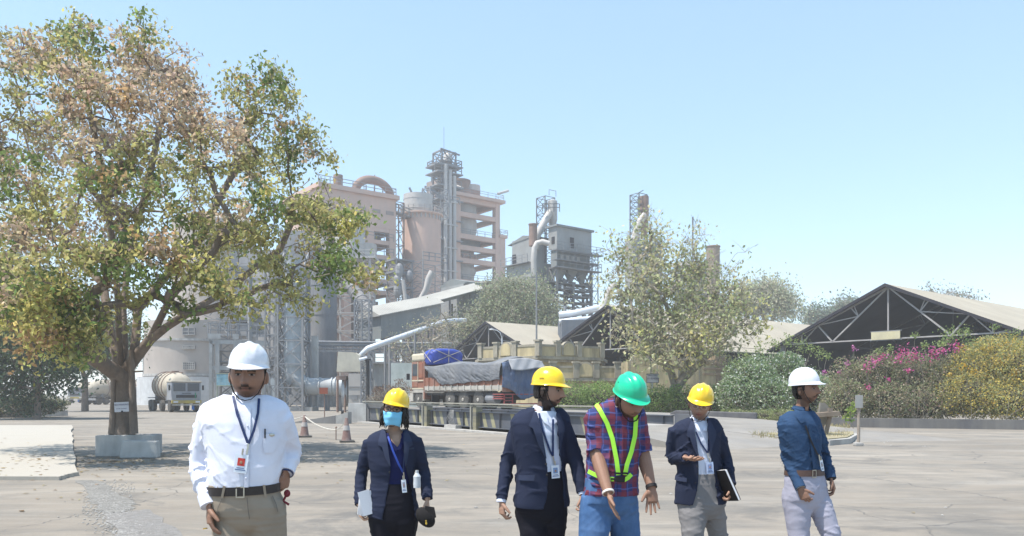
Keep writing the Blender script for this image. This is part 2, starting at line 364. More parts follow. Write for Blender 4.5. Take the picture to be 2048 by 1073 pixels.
wedge('raised_road', S0 + NW * 10.5 - T * 10, S0 + NW * 4.2 - T * 10, S0 + NW * 4.2 + T * 14.5, S0 + NW * 10.5 + T * 14.5, .62, .62, m_ramp, 'raised concrete road behind the weighbridge')
wedge('far_ramp', S0 + NW * 4.2 + T * 14.52, S0 + NW * 10.5 + T * 14.52, E0 + NW * 10.5 + T * 6, E0 + NW * 5.5 + T * 4, .61, .0, m_ramp, 'ramp down from the raised road')
q = MB(); o = E0 + NW * 3.1
q.prism([o + UP * .47, o + T * 1.35 + UP * .47, o + T * .85 + UP * .84, o + UP * .84], NW * .25)
tag(q.build('ramp_curb', m_gird, loc=o), 'short dark sloping kerb piece at the end of the weighbridge', 'kerb')
q = MB(); o = W(732, 847, 40.6); o.z = 0
q.obox(o, Vector((-.99, .14, 0)) * .98, Vector((.3, 1, 0)) * 1.2, UP * 1.02)
tag(q.build('end_wall', m_white_conc, loc=o), 'whitewashed concrete end block at the far end of the weighbridge', 'wall')
q = MB(); q.obox(o + Vector((.02, .03, 0)), Vector((.8, -.35, 0)).normalized() * 1.3, Vector((.35, .8, 0)), UP * .98)
tag(q.build('side_wall', mat('sooty_concrete', (.13, .13, .135), .9, dirt=(.25, .25, .24), da=.5), loc=o), 'sooty dark concrete block beside the white end block', 'wall')
q = MB(); a = G(590, 846); b2 = G(671, 848); c = G(696, 848)
q.prism([b2 + UP * .001, a + UP * .001, a + UP * .05, b2 + UP * .42], Vector((.1, .5, 0)))
tag(q.build('ramp_wall', mat('sooty_concrete'), loc=b2), 'low dark tapering kerb wall behind the cones', 'kerb')
q = MB(); q.prism([b2 + UP * .001 + Vector((.01, .0, 0)), c + UP * .001, c + UP * .6, b2 + UP * .40 + Vector((.01, 0, 0))], Vector((.1, .4, 0)))
tag(q.build('pale_wall', m_conc, loc=b2), 'pale low wall between the dark kerb and the white block', 'wall')

# ---- parapet blocks on the right
q = MB(); a = G(1340, 858); b2 = G(1513, 861)
d = (b2 - a); n = Vector((-d.y, d.x, 0)).normalized()
q.prism([a, b2, b2 + UP * .73, a + d * .06 + UP * .80, a + UP * .68], n * .45)
tag(q.build('parapet', mat('tarred_parapet', (.085, .085, .095), .85, nv=.2, dirt=(.22, .21, .2), da=.5, ds=(1, 1, .5)), loc=a, bevel=.03), 'dark concrete parapet block with pale worn top behind the yellow-helmeted man', 'parapet')
# grass island with kerb
m_dry = mat('dry_grass_soil', (.30, .26, .17), .95, nv=.3, ns=4, dirt=(.2, .2, .12), da=.5, ds=(2, 2, 2), bump=.7)
isl = [G(*p) for p in [(1500, 862), (1530, 880), (1600, 890), (1660, 892), (1700, 888), (1714, 880), (1712, 872), (1690, 864), (1650, 858), (1560, 852)]]
b = MB(); b.prism([p + UP * 0 for p in isl], UP * .16); tag(b.build('kerb_island', m_conc), 'low concrete kerb round the dry grass island', kind='structure')
cen = sum(isl, Vector()) / len(isl); b = MB(); b.prism([cen + (p - cen) * .93 + UP * .1 for p in isl], UP * .09); tag(b.build('island_soil', m_dry), 'dry soil of the grass island', kind='structure')
b = MB(); gA, gB = G(1450, 862), G(1640, 850)
b.add([gA + UP * .012, gB + UP * .012, gB + Vector((2, 12, .012)), gA + Vector((-4, 14, .012))], [(0, 1, 2, 3)]); tag(b.build('garden_soil', m_dry), 'dry soil of the garden strip', kind='structure')
# hedge wall kerb on the right
b = MB(); a, c2, e = G(1590, 850), G(1700, 855), G(2300, 864)
for u, v in ((a, c2), (c2, e)):
    d = v - u; n = Vector((-d.y, d.x, 0)).normalized(); b.obox(u, d, n * .3, UP * .42)
tag(b.build('planter_wall', mat('sooty_planter_wall', (.10, .10, .105), .9, dirt=(.22, .21, .19), da=.6), loc=a), 'long low dusty planter wall under the flowering hedge', 'wall')

# ================================================================ sheds
m_shed_in = mat('shed_shade_sheet', (.022, .022, .032), .9, nv=.35, ns=.6, dirt=(.045, .045, .055), da=.5, ds=(.3, .3, .6))  # near-black colour stands for the shade inside the sheds
m_truss = mat('dusty_truss_steel', (.34, .33, .33), .7, .1, dirt=(.2, .19, .19), da=.5)
def shed(ap, L_, label, half=9.0, zr=9.8, ze=5.7, over=1.2, sign=False):
    P = Vector((ap[0], ap[1], 0)); rt = root('storage_shed', label, 'shed', P)
    def pt(u, z, l=0): return P - BX * u + AX * l + UP * z      # u: + to the right/near
    zo = ze - (zr - ze) / half * over
    b = MB()
    for s in (-1, 1):
        b.prism([pt(0, zr + .08, -.5), pt(s * (half + over), zo + .08, -.5), pt(s * (half + over), zo, -.5), pt(0, zr, -.5)], AX * (L_ + 1))
    b.build('roof', m_roof, rt)
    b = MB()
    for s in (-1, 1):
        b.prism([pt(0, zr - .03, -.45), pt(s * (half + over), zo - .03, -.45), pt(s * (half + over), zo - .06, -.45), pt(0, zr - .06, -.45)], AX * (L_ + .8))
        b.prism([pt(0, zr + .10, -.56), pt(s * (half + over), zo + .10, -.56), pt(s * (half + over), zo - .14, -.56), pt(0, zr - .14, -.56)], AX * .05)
    b.build('roof_shade_sheet', m_shed_in, rt)  # sheet added below the roof, shade painted as near-black; plus dark rake bars
    def truss(l, m, w=.13):
        b = MB(); sl = (zr - .15 - ze)
        def top(u): return pt(u, ze + sl * (1 - abs(u) / half), l)
        def bot(u): return pt(u, ze, l)
        b.bar(top(-half), top(0), w); b.bar(top(0), top(half), w); b.bar(bot(-half), bot(half), w * .8)
        b.bar(top(0), bot(0), w * .8)
        for s in (-1, 1):
            mid = top(0).lerp(bot(s * half * .5), .52)
            b.bar(top(0), bot(s * half * .5), w * .8); b.bar(bot(s * half * .5), top(s * half * .64), w * .8)
            b.bar(mid, top(s * half * .64), w * .6); b.bar(mid, top(s * half * .33), w * .6); b.bar(mid, top(s * half * .30) , w * .5)
            b.bar(top(s * half * .64), bot(s * half * .8), w * .6); b.bar(bot(s * half * .8), top(s * half * .8), w * .6); b.bar(bot(s * half * .8), top(s * half * .95), w * .5)
        return b.build('truss', m, rt)
    truss(0, m_truss)
    for k in (1, 2, 3): truss(L_ * k / 4, m_dark_steel)
    b = MB()
    for s in (-1, 1):
        for k in range(5): b.box(pt(s * half, 0, L_ * k / 4), .35, .35, ze, AX)
    b.build('columns', m_dark_steel, rt)
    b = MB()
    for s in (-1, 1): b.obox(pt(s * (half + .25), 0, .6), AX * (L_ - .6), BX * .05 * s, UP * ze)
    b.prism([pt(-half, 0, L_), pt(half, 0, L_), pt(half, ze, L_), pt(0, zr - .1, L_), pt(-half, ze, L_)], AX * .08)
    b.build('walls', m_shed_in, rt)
    b = MB()
    for i in range(3):
        c = pt(random.uniform(-4, 4), -.1, L_ * (.25 + .25 * i)); b.lathe([(5.5, 0), (4, 1.4), (1.6, 3), (0, 3.6)], c, 18)
    b.build('coal_heaps', m_dark, rt)
    if sign:
        b = MB(); b.obox(pt(-1.2, ze - .05, -.25), -BX * 2.2, AX * .05, UP * .6); sg = b.build('sign_board', mat('faded_cream_board', (.50, .46, .30), .8, dirt=(.35, .33, .28), da=.6), rt)
        b = MB(); b.obox(pt(-1.3, ze - .12, -.2), -BX * 2.4, AX * .04, UP * .07); b.obox(pt(-1.3, ze + .56, -.2), -BX * 2.4, AX * .04, UP * .06); b.build('board_frame', m_steel, sg)
    return rt
shed((28.7, 59), 46, 'near open gabled storage shed with steel truss and blank cream board', sign=True)
shed((9.3, 73), 42, 'middle open gabled storage shed behind the sparse tree')
shed((-2.7, 90), 30, 'far small-looking gabled storage shed above the loaded truck')

# ================================================================ cream guard building with balustrades
gb = root('guard_building', 'cream yellow low building with arched parapets, weathered', 'building', W(1075, 0, 56).xy.to_3d())
def flat(px, D): return Vector(((px - CX) / F * D, D, 0))
A1, A2, A3 = flat(958, 60), flat(1075, 56), flat(1207, 59.5)
def inset(p, k=.5): c = (A1 + A3) / 2 + Vector((0, 3, 0)); d = (c - p); return p + d.normalized() * k
back = [flat(1215, 64), flat(950, 64)]
b = MB(); poly = [inset(A1), inset(A2), inset(A3), inset(back[0]), inset(back[1])]; b.prism([p for p in poly], UP * 4.05); b.build('wall', m_yellow_wall, gb)
zt = 4.05
b = MB(); b.prism([p + UP * zt for p in [A1, A2, A3] + back], UP * .22); b.prism([inset(p, .2) + UP * (zt - .18) for p in [A1, A2, A3] + back], UP * .175); b.build('roof_slab', m_trim, gb)
def balustrade(P, Q, z, par, arch=.5, h=.85, posts=(0, .27, .55, 1)):
    d = (Q - P); ln = d.length; u = d / ln; n = Vector((u.y, -u.x, 0))
    b = MB()
    for t in posts: b.box(P + u * (ln * t) + UP * z - n * .1, .42, .34, h + .22, u)
    for t in posts: b.box(P + u * (ln * t) + UP * (z + h + .2) - n * .1, .56, .46, .12, u)
    b.obox(P - n * .02 + UP * (z + h * .82), d, -n * .24, UP * .16)
    b.build('balustrade_posts', m_trim, par)
    b = MB(); b.obox(P - n * .06 + UP * z, d, -n * .12, UP * h * .82); b.build('balustrade_panel', m_yellow_wall, par)
    am = P + u * ln * arch; r_ = .62 * h / .85
    for rr, m, off, nm in ((r_, m_trim, .0, 'arch_rim'), (r_ * .78, m_yellow_wall, .03, 'arch_panel')):
        pts = [am + n * off + u * (-rr) + UP * (z + .1)] + [am + n * off + u * (-rr * math.cos(a)) + UP * (z + h * .62 + rr * math.sin(a)) for a in [math.pi * k / 12 for k in range(13)]] + [am + n * off + u * rr + UP * (z + .1)]
        b = MB(); b.prism(pts, -n * .3); b.build(nm, m, par)
balustrade(A1, A2, zt + .22, gb, .47, posts=(0.02, .30, .62, 1)); balustrade(A2, A3, zt + .22, gb, .46, posts=(.3, .62, .98))
# lower wing
wg = root('annex_building', 'low flat-roofed cream annex with arched parapet beside the hedge', 'building', flat(1150, 54))
B1, B2, B3, B4 = flat(1104, 54), flat(1238, 54.6), flat(1238, 58), flat(1104, 57.3)
b = MB(); b.prism([B1 + Vector((.3, .3, 0)), B2 + Vector((-.3, .3, 0)), B3 + Vector((-.3, 0, 0)), B4 + Vector((.3, 0, 0))], UP * 2.4); b.build('wall', m_yellow_wall, wg)
b = MB(); b.prism([p + UP * 2.4 for p in (B1, B2, B3, B4)], UP * .22); b.build('roof_slab', m_trim, wg)
balustrade(B1, B2, 2.62, wg, .5, h=.85, posts=(.02, .36, .66, .98))
# arched cream building behind the sparse tree
ab = root('arched_building', 'cream building with arched wall panels behind the sparse tree', 'building', flat(1345, 57))
b = MB(); C1, C2 = flat(1256, 56), flat(1437, 57.5); b.prism([C1, C2, C2 + Vector((.5, 3.5, 0)), C1 + Vector((0, 3.5, 0))], UP * 3.9); b.build('wall', m_yellow_wall, ab)
u = (C2 - C1).normalized(); n = Vector((u.y, -u.x, 0))
for k, (t, r_) in enumerate(((.95, .85), (3.1, .9), (5.0, .6))):
    for rr, m, off, nm in ((r_, m_trim, .02, 'arch_rim'), (r_ * .86, m_yellow_wall, .06, 'arch_panel')):
        am = C1 + u * t
        pts = [am + n * off - u * rr + UP * .3] + [am + n * off + u * (-rr * math.cos(a)) + UP * (3.6 + rr * math.sin(a)) for a in [math.pi * q / 12 for q in range(13)]] + [am + n * off + u * rr + UP * .3]
        b = MB(); b.prism(pts, -n * .25); b.build(nm, m, ab)
b = MB(); b.prism([C2 + n * .05 - u * .2, C2 + n * .05 + u * .6, C2 + u * .6 + Vector((0, 3, 0)), C2 - u * .2 + Vector((0, 3, 0))], UP * 4.4)
for z in (3.7, 3.3, 2.9): b.obox(C2 + n * .1 - u * 1.2 + UP * z, u * 1.85, -n * .3, UP * .14)
b.build('stepped_pier', mat('brownish_masonry', (.25, .19, .13), .9, dirt=(.12, .1, .08), da=.6), ab)
b = MB()
for k in range(7):
    a0 = math.pi * k / 7; a1 = math.pi * (k + 1) / 7; c = C1 + u * 3.0 + n * .1 + UP * .62
    b.bar(c + u * (-.75 * math.cos(a0)) + UP * (.75 * math.sin(a0)), c + u * (-.75 * math.cos(a1)) + UP * (.75 * math.sin(a1)), .08)
b.build('arch_window_frame', m_conc, ab)
c = C1 + u * 3.0 + n * .075 + UP * .62; b = MB(); b.prism([c + u * (-.72 * math.cos(math.pi * k / 12)) + UP * (.72 * math.sin(math.pi * k / 12)) for k in range(13)], n * .02); b.build('arch_window', m_glass, ab)
# whitewashed wall behind truck cab
q = MB(); a = flat(782, 60); q.obox(a, Vector((2.4, .4, 0)), Vector((-.1, 1.5, 0)), UP * 3.9)
ww = tag(q.build('white_wall', mat('peeling_whitewash', (.52, .55, .52), .9, nv=.12, ns=1.3, dirt=(.28, .33, .30), da=.6, ds=(.9, .9, .7)), loc=a), 'peeling whitewashed wall with faint painted lines behind the truck cab', 'wall')

# ================================================================ poles, signs, cones
def pole(name, px, D, ytop, rad, label, cat, m=m_steel, r2=None):
    P = flat(px, D); rt = root(name, label, cat, P); b = MB(); top = W(px, ytop, D)
    b.tube([P, top], [rad, r2 or rad], 10); b.build('post', m, rt); return rt, top
rt, tp = pole('service_mast', 1073, 62, 545, .09, 'tall thin steel mast rising behind the cream building', 'mast', m_steel, .06)
b = MB(); b.bar(tp - UP * .4 - Vector((.5, 0, 0)), tp - UP * .4 + Vector((.35, 0, 0)), .07); b.bar(tp - UP * 3 + Vector((-.2, 0, 0)), tp - UP * 3 + Vector((.3, 0, 0)), .06); b.build('cross_arm', m_steel, rt)
rt, tp = pole('street_lamp', 1004, 63, 676, .05, 'street lamp with curved arm in front of the far shed', 'street lamp', m_silver)
b = MB(); b.tube([tp, tp + Vector((-.15, 0, .4)), tp + Vector((-.4, 0, .6)), tp + Vector((-.7, 0, .66))], .025, 8); b.build('arm', m_silver, rt)
b = MB(); b.ell(tp + Vector((-.85, 0, .68)), .22, .1, .06); b.build('lamp_head', m_silver, rt, smooth=True)
rt, tp = pole('camera_pole', 735.5, 60, 722, .13, 'dark pole carrying a small security camera', 'pole', m_blackp)
b = MB(); b.box(tp + UP * .02, .5, .5, .12); b.build('cap', m_blackp, rt)
b = MB(); b.tube([tp + Vector((-.6, -.3, .05)), tp + Vector((-.05, -.1, .2))], .14, 10); b.build('camera', m_silver, rt)
rt, tp = pole('stay_pole', 1338, 0 + 66, 655, .05, 'thin lamp post with drooping wire by the middle shed', 'pole', m_dark_steel)
# speed sign
P = flat(1304.5, 50); rt = root('speed_sign', 'small white speed limit board on a thin post in front of the green hedge', 'sign', P)
b = MB(); b.tube([P, P + UP * 2.4], .04, 8); b.build('post', m_silver, rt)
m_board = mat('sign_white_paint', (.56, .57, .62), .7, dirt=(.4, .4, .42), da=.5); m_let = mat('sign_lettering', (.12, .12, .2), .8, bump=0)
b = MB(); c = W(1305.5, 757, 49.9); b.obox(c - Vector((.37, 0, .27)), (.74, 0, 0), (0, .03, 0), (0, 0, .54)); bd = b.build('board', m_board, rt)
b = MB()
for s in (-1, 1):
    b.obox(c + Vector((-.40, -.01, s * .28 - .02)), (.80, 0, 0), (0, .05, 0), (0, 0, .04)); b.obox(c + Vector((s * .385 - .018, -.01, -.26)), (.036, 0, 0), (0, .05, 0), (0, 0, .52))
b.build('frame', m_dark_steel, rt)
text('SPEED LIMIT', 'lettering', m_let, .11, c + Vector((0, -.006, .17)), (R(90), 0, 0), rt); text('10 KM/Hr', 'lettering', m_let, .19, c + Vector((0, -.006, -.02)), (R(90), 0, 0), rt)
# red board left of the duct
P = flat(649, 44.5); rt = root('red_sign', 'small rust red board on a thin post near the big duct', 'sign', P)
b = MB(); b.tube([P, W(649, 788, 44.5)], .03, 8); b.build('post', m_rust, rt)
b = MB(); c = W(647, 782, 44.4); b.obox(c - Vector((.24, 0, .18)), (.48, 0, 0), (0, .03, 0), (0, 0, .36)); b.build('board', mat('rust_red_paint', (.25, .07, .04), .8, dirt=(.2, .15, .13), da=.4), rt)
# grey blank sign on the right
P = G(1717, 892); rt = root('blank_sign', 'bare grey sheet sign on a rusty post set in a concrete lump', 'sign', P); D = P.y
b = MB(); b.tube([P + UP * .05, W(1718, 790, D)], .045, 10); b.build('post', mat('rusty_pale_post', (.30, .26, .22), .8, dirt=(.18, .11, .08), da=.6, ds=(3, 3, 2)), rt)
b = MB(); c = W(1719, 803, D - .06); b.obox(c - Vector((.12, 0, .20)), (.22, 0, 0), (0, .02, 0), (0, 0, .38)); b.build('board', mat('galvanised_dusty_sheet', (.33, .33, .32), .7, .2, dirt=(.25, .22, .2), da=.5), rt)
b = MB(); b.box(P + Vector((-.05, -.1, 0)), .24, .2, .1); b.build('base', m_conc, rt, bevel=.02)
# wooden barrier seat
P = G(1655, 880); D = P.y; rt = root('timber_barrier', 'broken brown timber barrier leaning on the grass island', 'barrier', P); m_wood = mat('weathered_brown_timber', (.16, .12, .09), .85, nv=.25, ns=3, dirt=(.28, .25, .21), da=.5)
b = MB(); b.prism([W(1636, 850, D), W(1641, 806, D), W(1650, 806, D), W(1664, 822, D), W(1656, 850, D)], (0, .12, 0)); b.build('back_board', mat('pale_timber', (.2, .185, .16), .85, nv=.2), rt)
b = MB(); b.obox(W(1638, 835, D - .5), W(1680, 832, D - .5) - W(1638, 835, D - .5), (0, .5, 0), (0, 0, .14)); b.build('seat_plank', m_wood, rt)
b = MB(); b.bar(W(1648, 884, D - .2), W(1660, 832, D - .2), .13, .1); b.build('leg', m_wood, rt)
b = MB(); b.bar(W(1640, 884, D + .4), W(1648, 832, D + .4), .13, .1); b.build('leg', m_wood, rt)
b = MB(); b.box(W(1660, 824, D - .3), .12, .12, .12); b.build('block', m_wood, rt)
# cones + chain tape
m_cone = mat('faded_cone_rubber', (.19, .12, .11), .8, dirt=(.3, .27, .26), da=.5, ds=(4, 4, 4)); m_band = mat('dull_cone_band', (.42, .40, .40), .7)
def cone(px, py, label):
    P = G(px, py); s = .76 / .7; rt = root('traffic_cone', label, 'cone', P, group='faded cones guarding the roped patch')
    b = MB(); b.lathe([(.165, .05), (.15, .09), (.045, .76), (.03, .78), (0.001, .78)], P, 20); b.build('cone_body', m_cone, rt, smooth='auto')
    b = MB(); b.lathe([(.114, .38), (.088, .53)], P, 20); b.lathe([(.109, .38), (.0831, .53)], P, 20); b.build('band', m_band, rt)
    b = MB(); b.box(P + Vector((.02, 0, 0)), .46, .42, .06, Vector((.96, .28, 0))); b.build('base', m_black, rt, bevel=.015); return P
p1 = cone(609, 875, 'faded traffic cone on the left of the roped pair'); p2 = cone(693, 885, 'faded traffic cone on the right, nearer the masked woman')
def rope(a, b_, sag, name, label, r_=.012):
    q = MB(); q.tube([a.lerp(b_, t) - UP * sag * 4 * t * (1 - t) for t in [k / 14 for k in range(15)]], r_, 6); return tag(q.build(name, mat('dusty_white_tape', (.5, .48, .44), .8), loc=a), label, 'rope')
PS = G(672, 880); b = MB(); b.tube([PS, PS + UP * .4], .018, 7); b.tube([PS + UP * .4 + Vector((-.02, 0, 0)), PS + UP * .4 + Vector((.03, 0, .03))], .025, 6)
tag(b.build('stake', m_rust, loc=PS), 'short rusty stake between the two cones', 'stake')
rope(p1 + UP * .74, PS + UP * .33, .12, 'barrier_rope', 'dusty white rope sagging from the left cone to the stake', .022); rope(PS + UP * .33, p2 + UP * .72, .05, 'barrier_rope', 'thin dusty rope rising from the stake to the right cone')
rope(p1 + UP * .74 + Vector((0, .01, 0)), p1 + Vector((-2.6, -1.0, .35)), .12, 'barrier_rope', 'dusty rope running from the left cone behind the white-shirted man', .018)
PS = p1 + Vector((-2.6, -1.0, 0)); b = MB(); b.tube([PS, PS + UP * .42], .02, 7); tag(b.build('stake', m_rust, loc=PS), 'short stake hidden behind the white-shirted man', 'stake')
b = MB(); P = flat(685, 49); b.box(P, .16, .16, .45); tag(b.build('marker_post', m_blackp, loc=P, bevel=.03), 'tiny black post stub by the white end block', 'post')

# ================================================================ tree planter + left planter
TP = Vector((-9.55, 19.3, 0))
b = MB(); ux = Vector((.985, .17, 0)); uy = Vector((-.17, .985, 0)); c0 = G(190, 914)
for (o, dx, dy, h_) in ((c0, 1.28, .18, .52), (c0 + uy * .85, 1.28, .18, .5)):
    if dx: b.obox(o, ux * dx, uy * dy, UP * h_)
b.obox(c0 + uy * .18, ux * .16, uy * .67, UP * .5); b.obox(c0 + ux * 1.12 + uy * .18, ux * .16, uy * .67, UP * .5)
pl = tag(b.build('tree_planter', m_white_conc, loc=c0, bevel=.015), 'grey whitewashed concrete planter box around the big tree trunk', 'planter')
b = MB(); b.obox(c0 + ux * .16 + uy * .18 + UP * .02, ux * .96, uy * .67, UP * .38); b.build('planter_soil', m_dry, pl); pl.children[0].location = Vector((0, 0, 0)) if pl.children else None
P = G(244, 916) + uy * -.22; b = MB(); o = P
b.prism([o, o + ux * .86, o + ux * .82 + uy * .05 + UP * .4, o + ux * .05 + uy * .05 + UP * .42], uy * .3)
tag(b.build('concrete_block', m_white_conc, loc=o, bevel=.03), 'loose pale concrete block lying against the tree planter', 'block')
PL = G(-160, 838); b = MB(); e = G(136, 832); d = e - PL; n = Vector((-d.y, d.x, 0)).normalized(); b.obox(PL, d, n * .3, UP * .38); b.obox(e + n * .3, -d.normalized() * .3, n * 5, UP * .38)
tag(b.build('hedge_kerb', m_white_conc, loc=PL), 'low whitewashed kerb wall in front of the left bushes', 'wall')
# NO PARKING board on the trunk
c = W(243, 814.5, 18.72); rt = root('no_parking_sign', 'small white NO PARKING board hung on the big tree trunk', 'sign', c)
rot = Matrix.Rotation(R(-3), 3, 'Y') @ Matrix.Rotation(R(4), 3, 'Z')
b = MB(); ex = rot @ Vector((1, 0, 0)); ez = rot @ Vector((0, 0, 1)); ey = rot @ Vector((0, 1, 0))
b.obox(c - ex * .17 - ez * .12, ex * .34, ey * .012, ez * .24); b.build('board', m_board, rt, bevel=.01)
er = rot.to_4x4() @ Matrix.Rotation(R(90), 4, 'X')
text('NO PARKING', 'lettering', m_let, .058, c + ez * .055 - ey * .004, er.to_euler(), rt, .001)
text('AFTER LOADING', 'lettering', m_let, .033, c - ez * .04 - ey * .004, er.to_euler(), rt, .001)
b = MB(); b.ell(c - ez * .11 + ex * .01 - ey * .01, .025, .012, .025, n=10, m=6); b.build('nail_plate', m_blackp, rt)
# ================================================================ FACTORY helpers
def Zp(py, D): return CAMZ + (HY - py) / F * D
def lattice(b, P, ax, ay, w, d, z0, z1, n, t=.15, diag=True):
    ax, ay = Vector(ax), Vector(ay); C = [P, P + ax * w, P + ax * w + ay * d, P + ay * d]
    for c in C: b.bar(c + UP * z0, c + UP * z1, t, up=ax)
    for k in range(n + 1):
        z = z0 + (z1 - z0) * k / n
        for i in range(4): b.bar(C[i] + UP * z, C[(i + 1) % 4] + UP * z, t * .6)
        if diag and k < n:
            z2 = z0 + (z1 - z0) * (k + 1) / n
            for i in range(4):
                p, q = C[i], C[(i + 1) % 4]
                b.bar(p + UP * z, q + UP * z2, t * .5)
                if diag == 2: b.bar(q + UP * z, p + UP * z2, t * .5)
def railing(b, pts, z, h=1.1, t=.07, sp=2.0):
    for a, c in zip(pts[:-1], pts[1:]):
        n = max(1, int((c - a).length / sp))
        for k in range(n + 1): p = a.lerp(c, k / n); b.bar(p + UP * z, p + UP * (z + h), t)
        for hh in (h, h * .55): b.bar(a + UP * (z + hh), c + UP * (z + hh), t)
def frame(rt, P, a, bl, cols_a, cols_b, zs, cw, bh, m, slab=True, ztop=None):
    """open concrete frame; zs = beam top heights"""
    ztop = ztop or zs[0]; b = MB()
    for i in range(cols_a):
        for j in range(cols_b):
            p = P + AX * (a - cw) * i / max(1, cols_a - 1) + BX * (bl - cw) * j / max(1, cols_b - 1)
            b.obox(p, AX * cw, BX * cw, UP * (ztop - .02))
    b.build('columns', m, rt); b = MB()
    for z in zs:
        for j in range(cols_b):
            b.obox(P + BX * ((bl - cw) * j / max(1, cols_b - 1)) + BX * .06 + AX * .03 + UP * (z - bh), AX * (a - .06), BX * (cw - .12), UP * bh)
        for i in range(cols_a):
            b.obox(P + AX * ((a - cw) * i / max(1, cols_a - 1)) + AX * .09 + BX * .05 + UP * (z - bh + .01), BX * (bl - .1), AX * (cw - .18), UP * (bh - .02))
    b.build('beams', m, rt)
    if slab:
        b = MB()
        for z in zs: b.obox(P + AX * .2 + BX * .2 + UP * (z - .3), AX * (a - .4), BX * (bl - .4), UP * .25)
        b.build('floor_slabs', m, rt)
def block(name, rt, P, a, bl, z0, z1, m, over=None):
    b = MB(); b.obox(P + UP * z0, AX * a, BX * bl, UP * (z1 - z0)); return b.build(name, m, rt)
def cyl(name, rt, c, r, z0, z1, m, n=32, rings=0, cone=0, conez=0, dome=0):
    b = MB(); pr = []
    if cone: pr += [(cone, z0 - conez)]
    pr += [(r, z0), (r, z1)]
    if dome: pr += [(r * math.cos(t), z1 + dome * math.sin(t)) for t in (.4, .8, 1.2, 1.5)]
    pr += [(.01, pr[-1][1] + .01)]
    b.lathe(pr, c, n)
    for k in range(rings): z = z0 + (z1 - z0) * (k + .5) / rings; b.lathe([(r, z), (r + .05, z), (r + .05, z + .12), (r, z + .12)], c, n)
    return b.build(name, m, rt, smooth='auto')

# ================================================================ preheater tower
D = 170; P0 = flat(912, D); a = along(P0, 1000); bl = along(P0, 847, BX)
rt = root('preheater_tower', 'tall peach concrete frame tower holding cyclone vessels, highest of the works', 'tower', P0)
zs = [Zp(y, D) for y in (391, 421, 465, 488, 514, 557, 600, 650, 700)]
frame(rt, P0, a, bl, 2, 2, zs, 1.25, 1.05, m_peach, slab=False)
b = MB()
for y in (465, 557): b.obox(P0 + AX * .3 + BX * .3 + UP * (Zp(y, D) - .4), AX * (a - .6), BX * (bl - .6), UP * .25)
b.build('floor_slabs', m_peach, rt)
b = MB(); b.obox(P0 - AX * .8 - BX * .8 + UP * zs[0], AX * (a + 1.8), BX * (bl + 1.6), UP * .7); b.obox(P0 + AX * (a * .62) + BX * 5, AX * .9, BX * .9, UP * zs[0]); b.obox(P0 + AX * (a * .55) + BX * (bl * .6), AX * .9, BX * .9, UP * zs[0]); b.build('roof_slab', m_peach, rt)
c = P0 + AX * a * .42 + BX * 5.5
for z0, z1, r_, cz in ((Zp(462, D), Zp(432, D), 3.6, 3.5), (Zp(420, D), Zp(402, D), 3.6, 2), (Zp(540, D), Zp(520, D), 2.8, 3), (Zp(548, D), Zp(533, D), 3.4, 4)):
    cyl('cyclone', rt, c, r_, z0 + cz * .3, z1 + .5, m_duct, 24, 3, r_ * .45, cz)
block('machine_room', rt, P0 + AX * 1.5 + BX * 3, a * .6, bl * .4, Zp(488, D), Zp(470, D), m_sheet_dk)
b = MB()
Q = [P0 - AX * .6 - BX * .6, P0 + AX * (a + .6) - BX * .6]
railing(b, [P0 - AX * .6 + BX * bl, Q[0], Q[1], P0 + AX * (a + .6) + BX * bl], zs[0] + .7)
for y in (465, 514, 557): railing(b, [P0 + BX * .3, P0 + AX * a + BX * .3], Zp(y, D) + .05, 1.1, .08)
b.build('railing', m_steel, rt)
cc = P0 + AX * 5.2 + BX * 6; cyl('top_cyclone', rt, cc, 2.4, zs[0] + 4.8, Zp(343, D), m_rust, 24, 5, 1.2, 4)
cyl('top_vessel', rt, cc + AX * 3 - BX * .5, 1.9, zs[0] + .5, Zp(345, D) - .5, m_duct, 24, 6)
block('roof_plant', rt, P0 + AX * 1.5 + BX * 2, 6.5, 5, zs[0] + .7, zs[0] + 2.6, m_rust)
b = MB(); b.tube([P0 + AX * .8 + BX * 7 + UP * (Zp(350, D)), P0 + AX * 5 + BX * 3 + UP * (zs[0] + 2)], .8, 12); b.tube([P0 + AX * (a - 1) - BX * .5 + UP * (zs[0] + 2), P0 + AX * (a + 2.0) - BX * .5 + UP * (zs[0] + 3.2)], .3, 8); b.build('feed_pipe', m_duct, rt, smooth='auto')
# hoist shaft with pipes on the left of the tower
Ps = W(884, 787, 168).xy.to_3d()
b = MB(); lattice(b, Ps, AX, BX, 3.6, 3.6, 0, Zp(300, 168), 20, .28, 2)
railing(b, [Ps - AX * .8 - BX * .8, Ps + AX * 4.6 - BX * .8, Ps + AX * 4.6 + BX * 4.6, Ps - AX * .8 + BX * 4.6, Ps - AX * .8 - BX * .8], Zp(330, 168), 1.4, .14, 1.5)
railing(b, [Ps - AX * 2.4 - BX * .8, Ps + AX * 4.6 - BX * .8], Zp(345, 168), 1.4, .14, 1.5); railing(b, [Ps - AX * 3.2 - BX * .8, Ps + AX * 4.6 - BX * .8], Zp(372, 168), 1.4, .14, 1.5)
b.build('hoist_lattice', m_dark_steel, rt)
b = MB()
for z in (330, 345, 372, 400, 440, 480, 520): b.obox(Ps - AX * 1.6 - BX * .9 + UP * (Zp(z, 168) - .1), AX * 6.6, BX * 5.2, UP * .25)
b.build('platforms', m_steel, rt)
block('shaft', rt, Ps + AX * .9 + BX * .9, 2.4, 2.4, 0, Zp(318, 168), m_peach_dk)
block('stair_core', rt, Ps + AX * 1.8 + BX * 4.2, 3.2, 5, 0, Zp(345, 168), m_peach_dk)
b = MB()
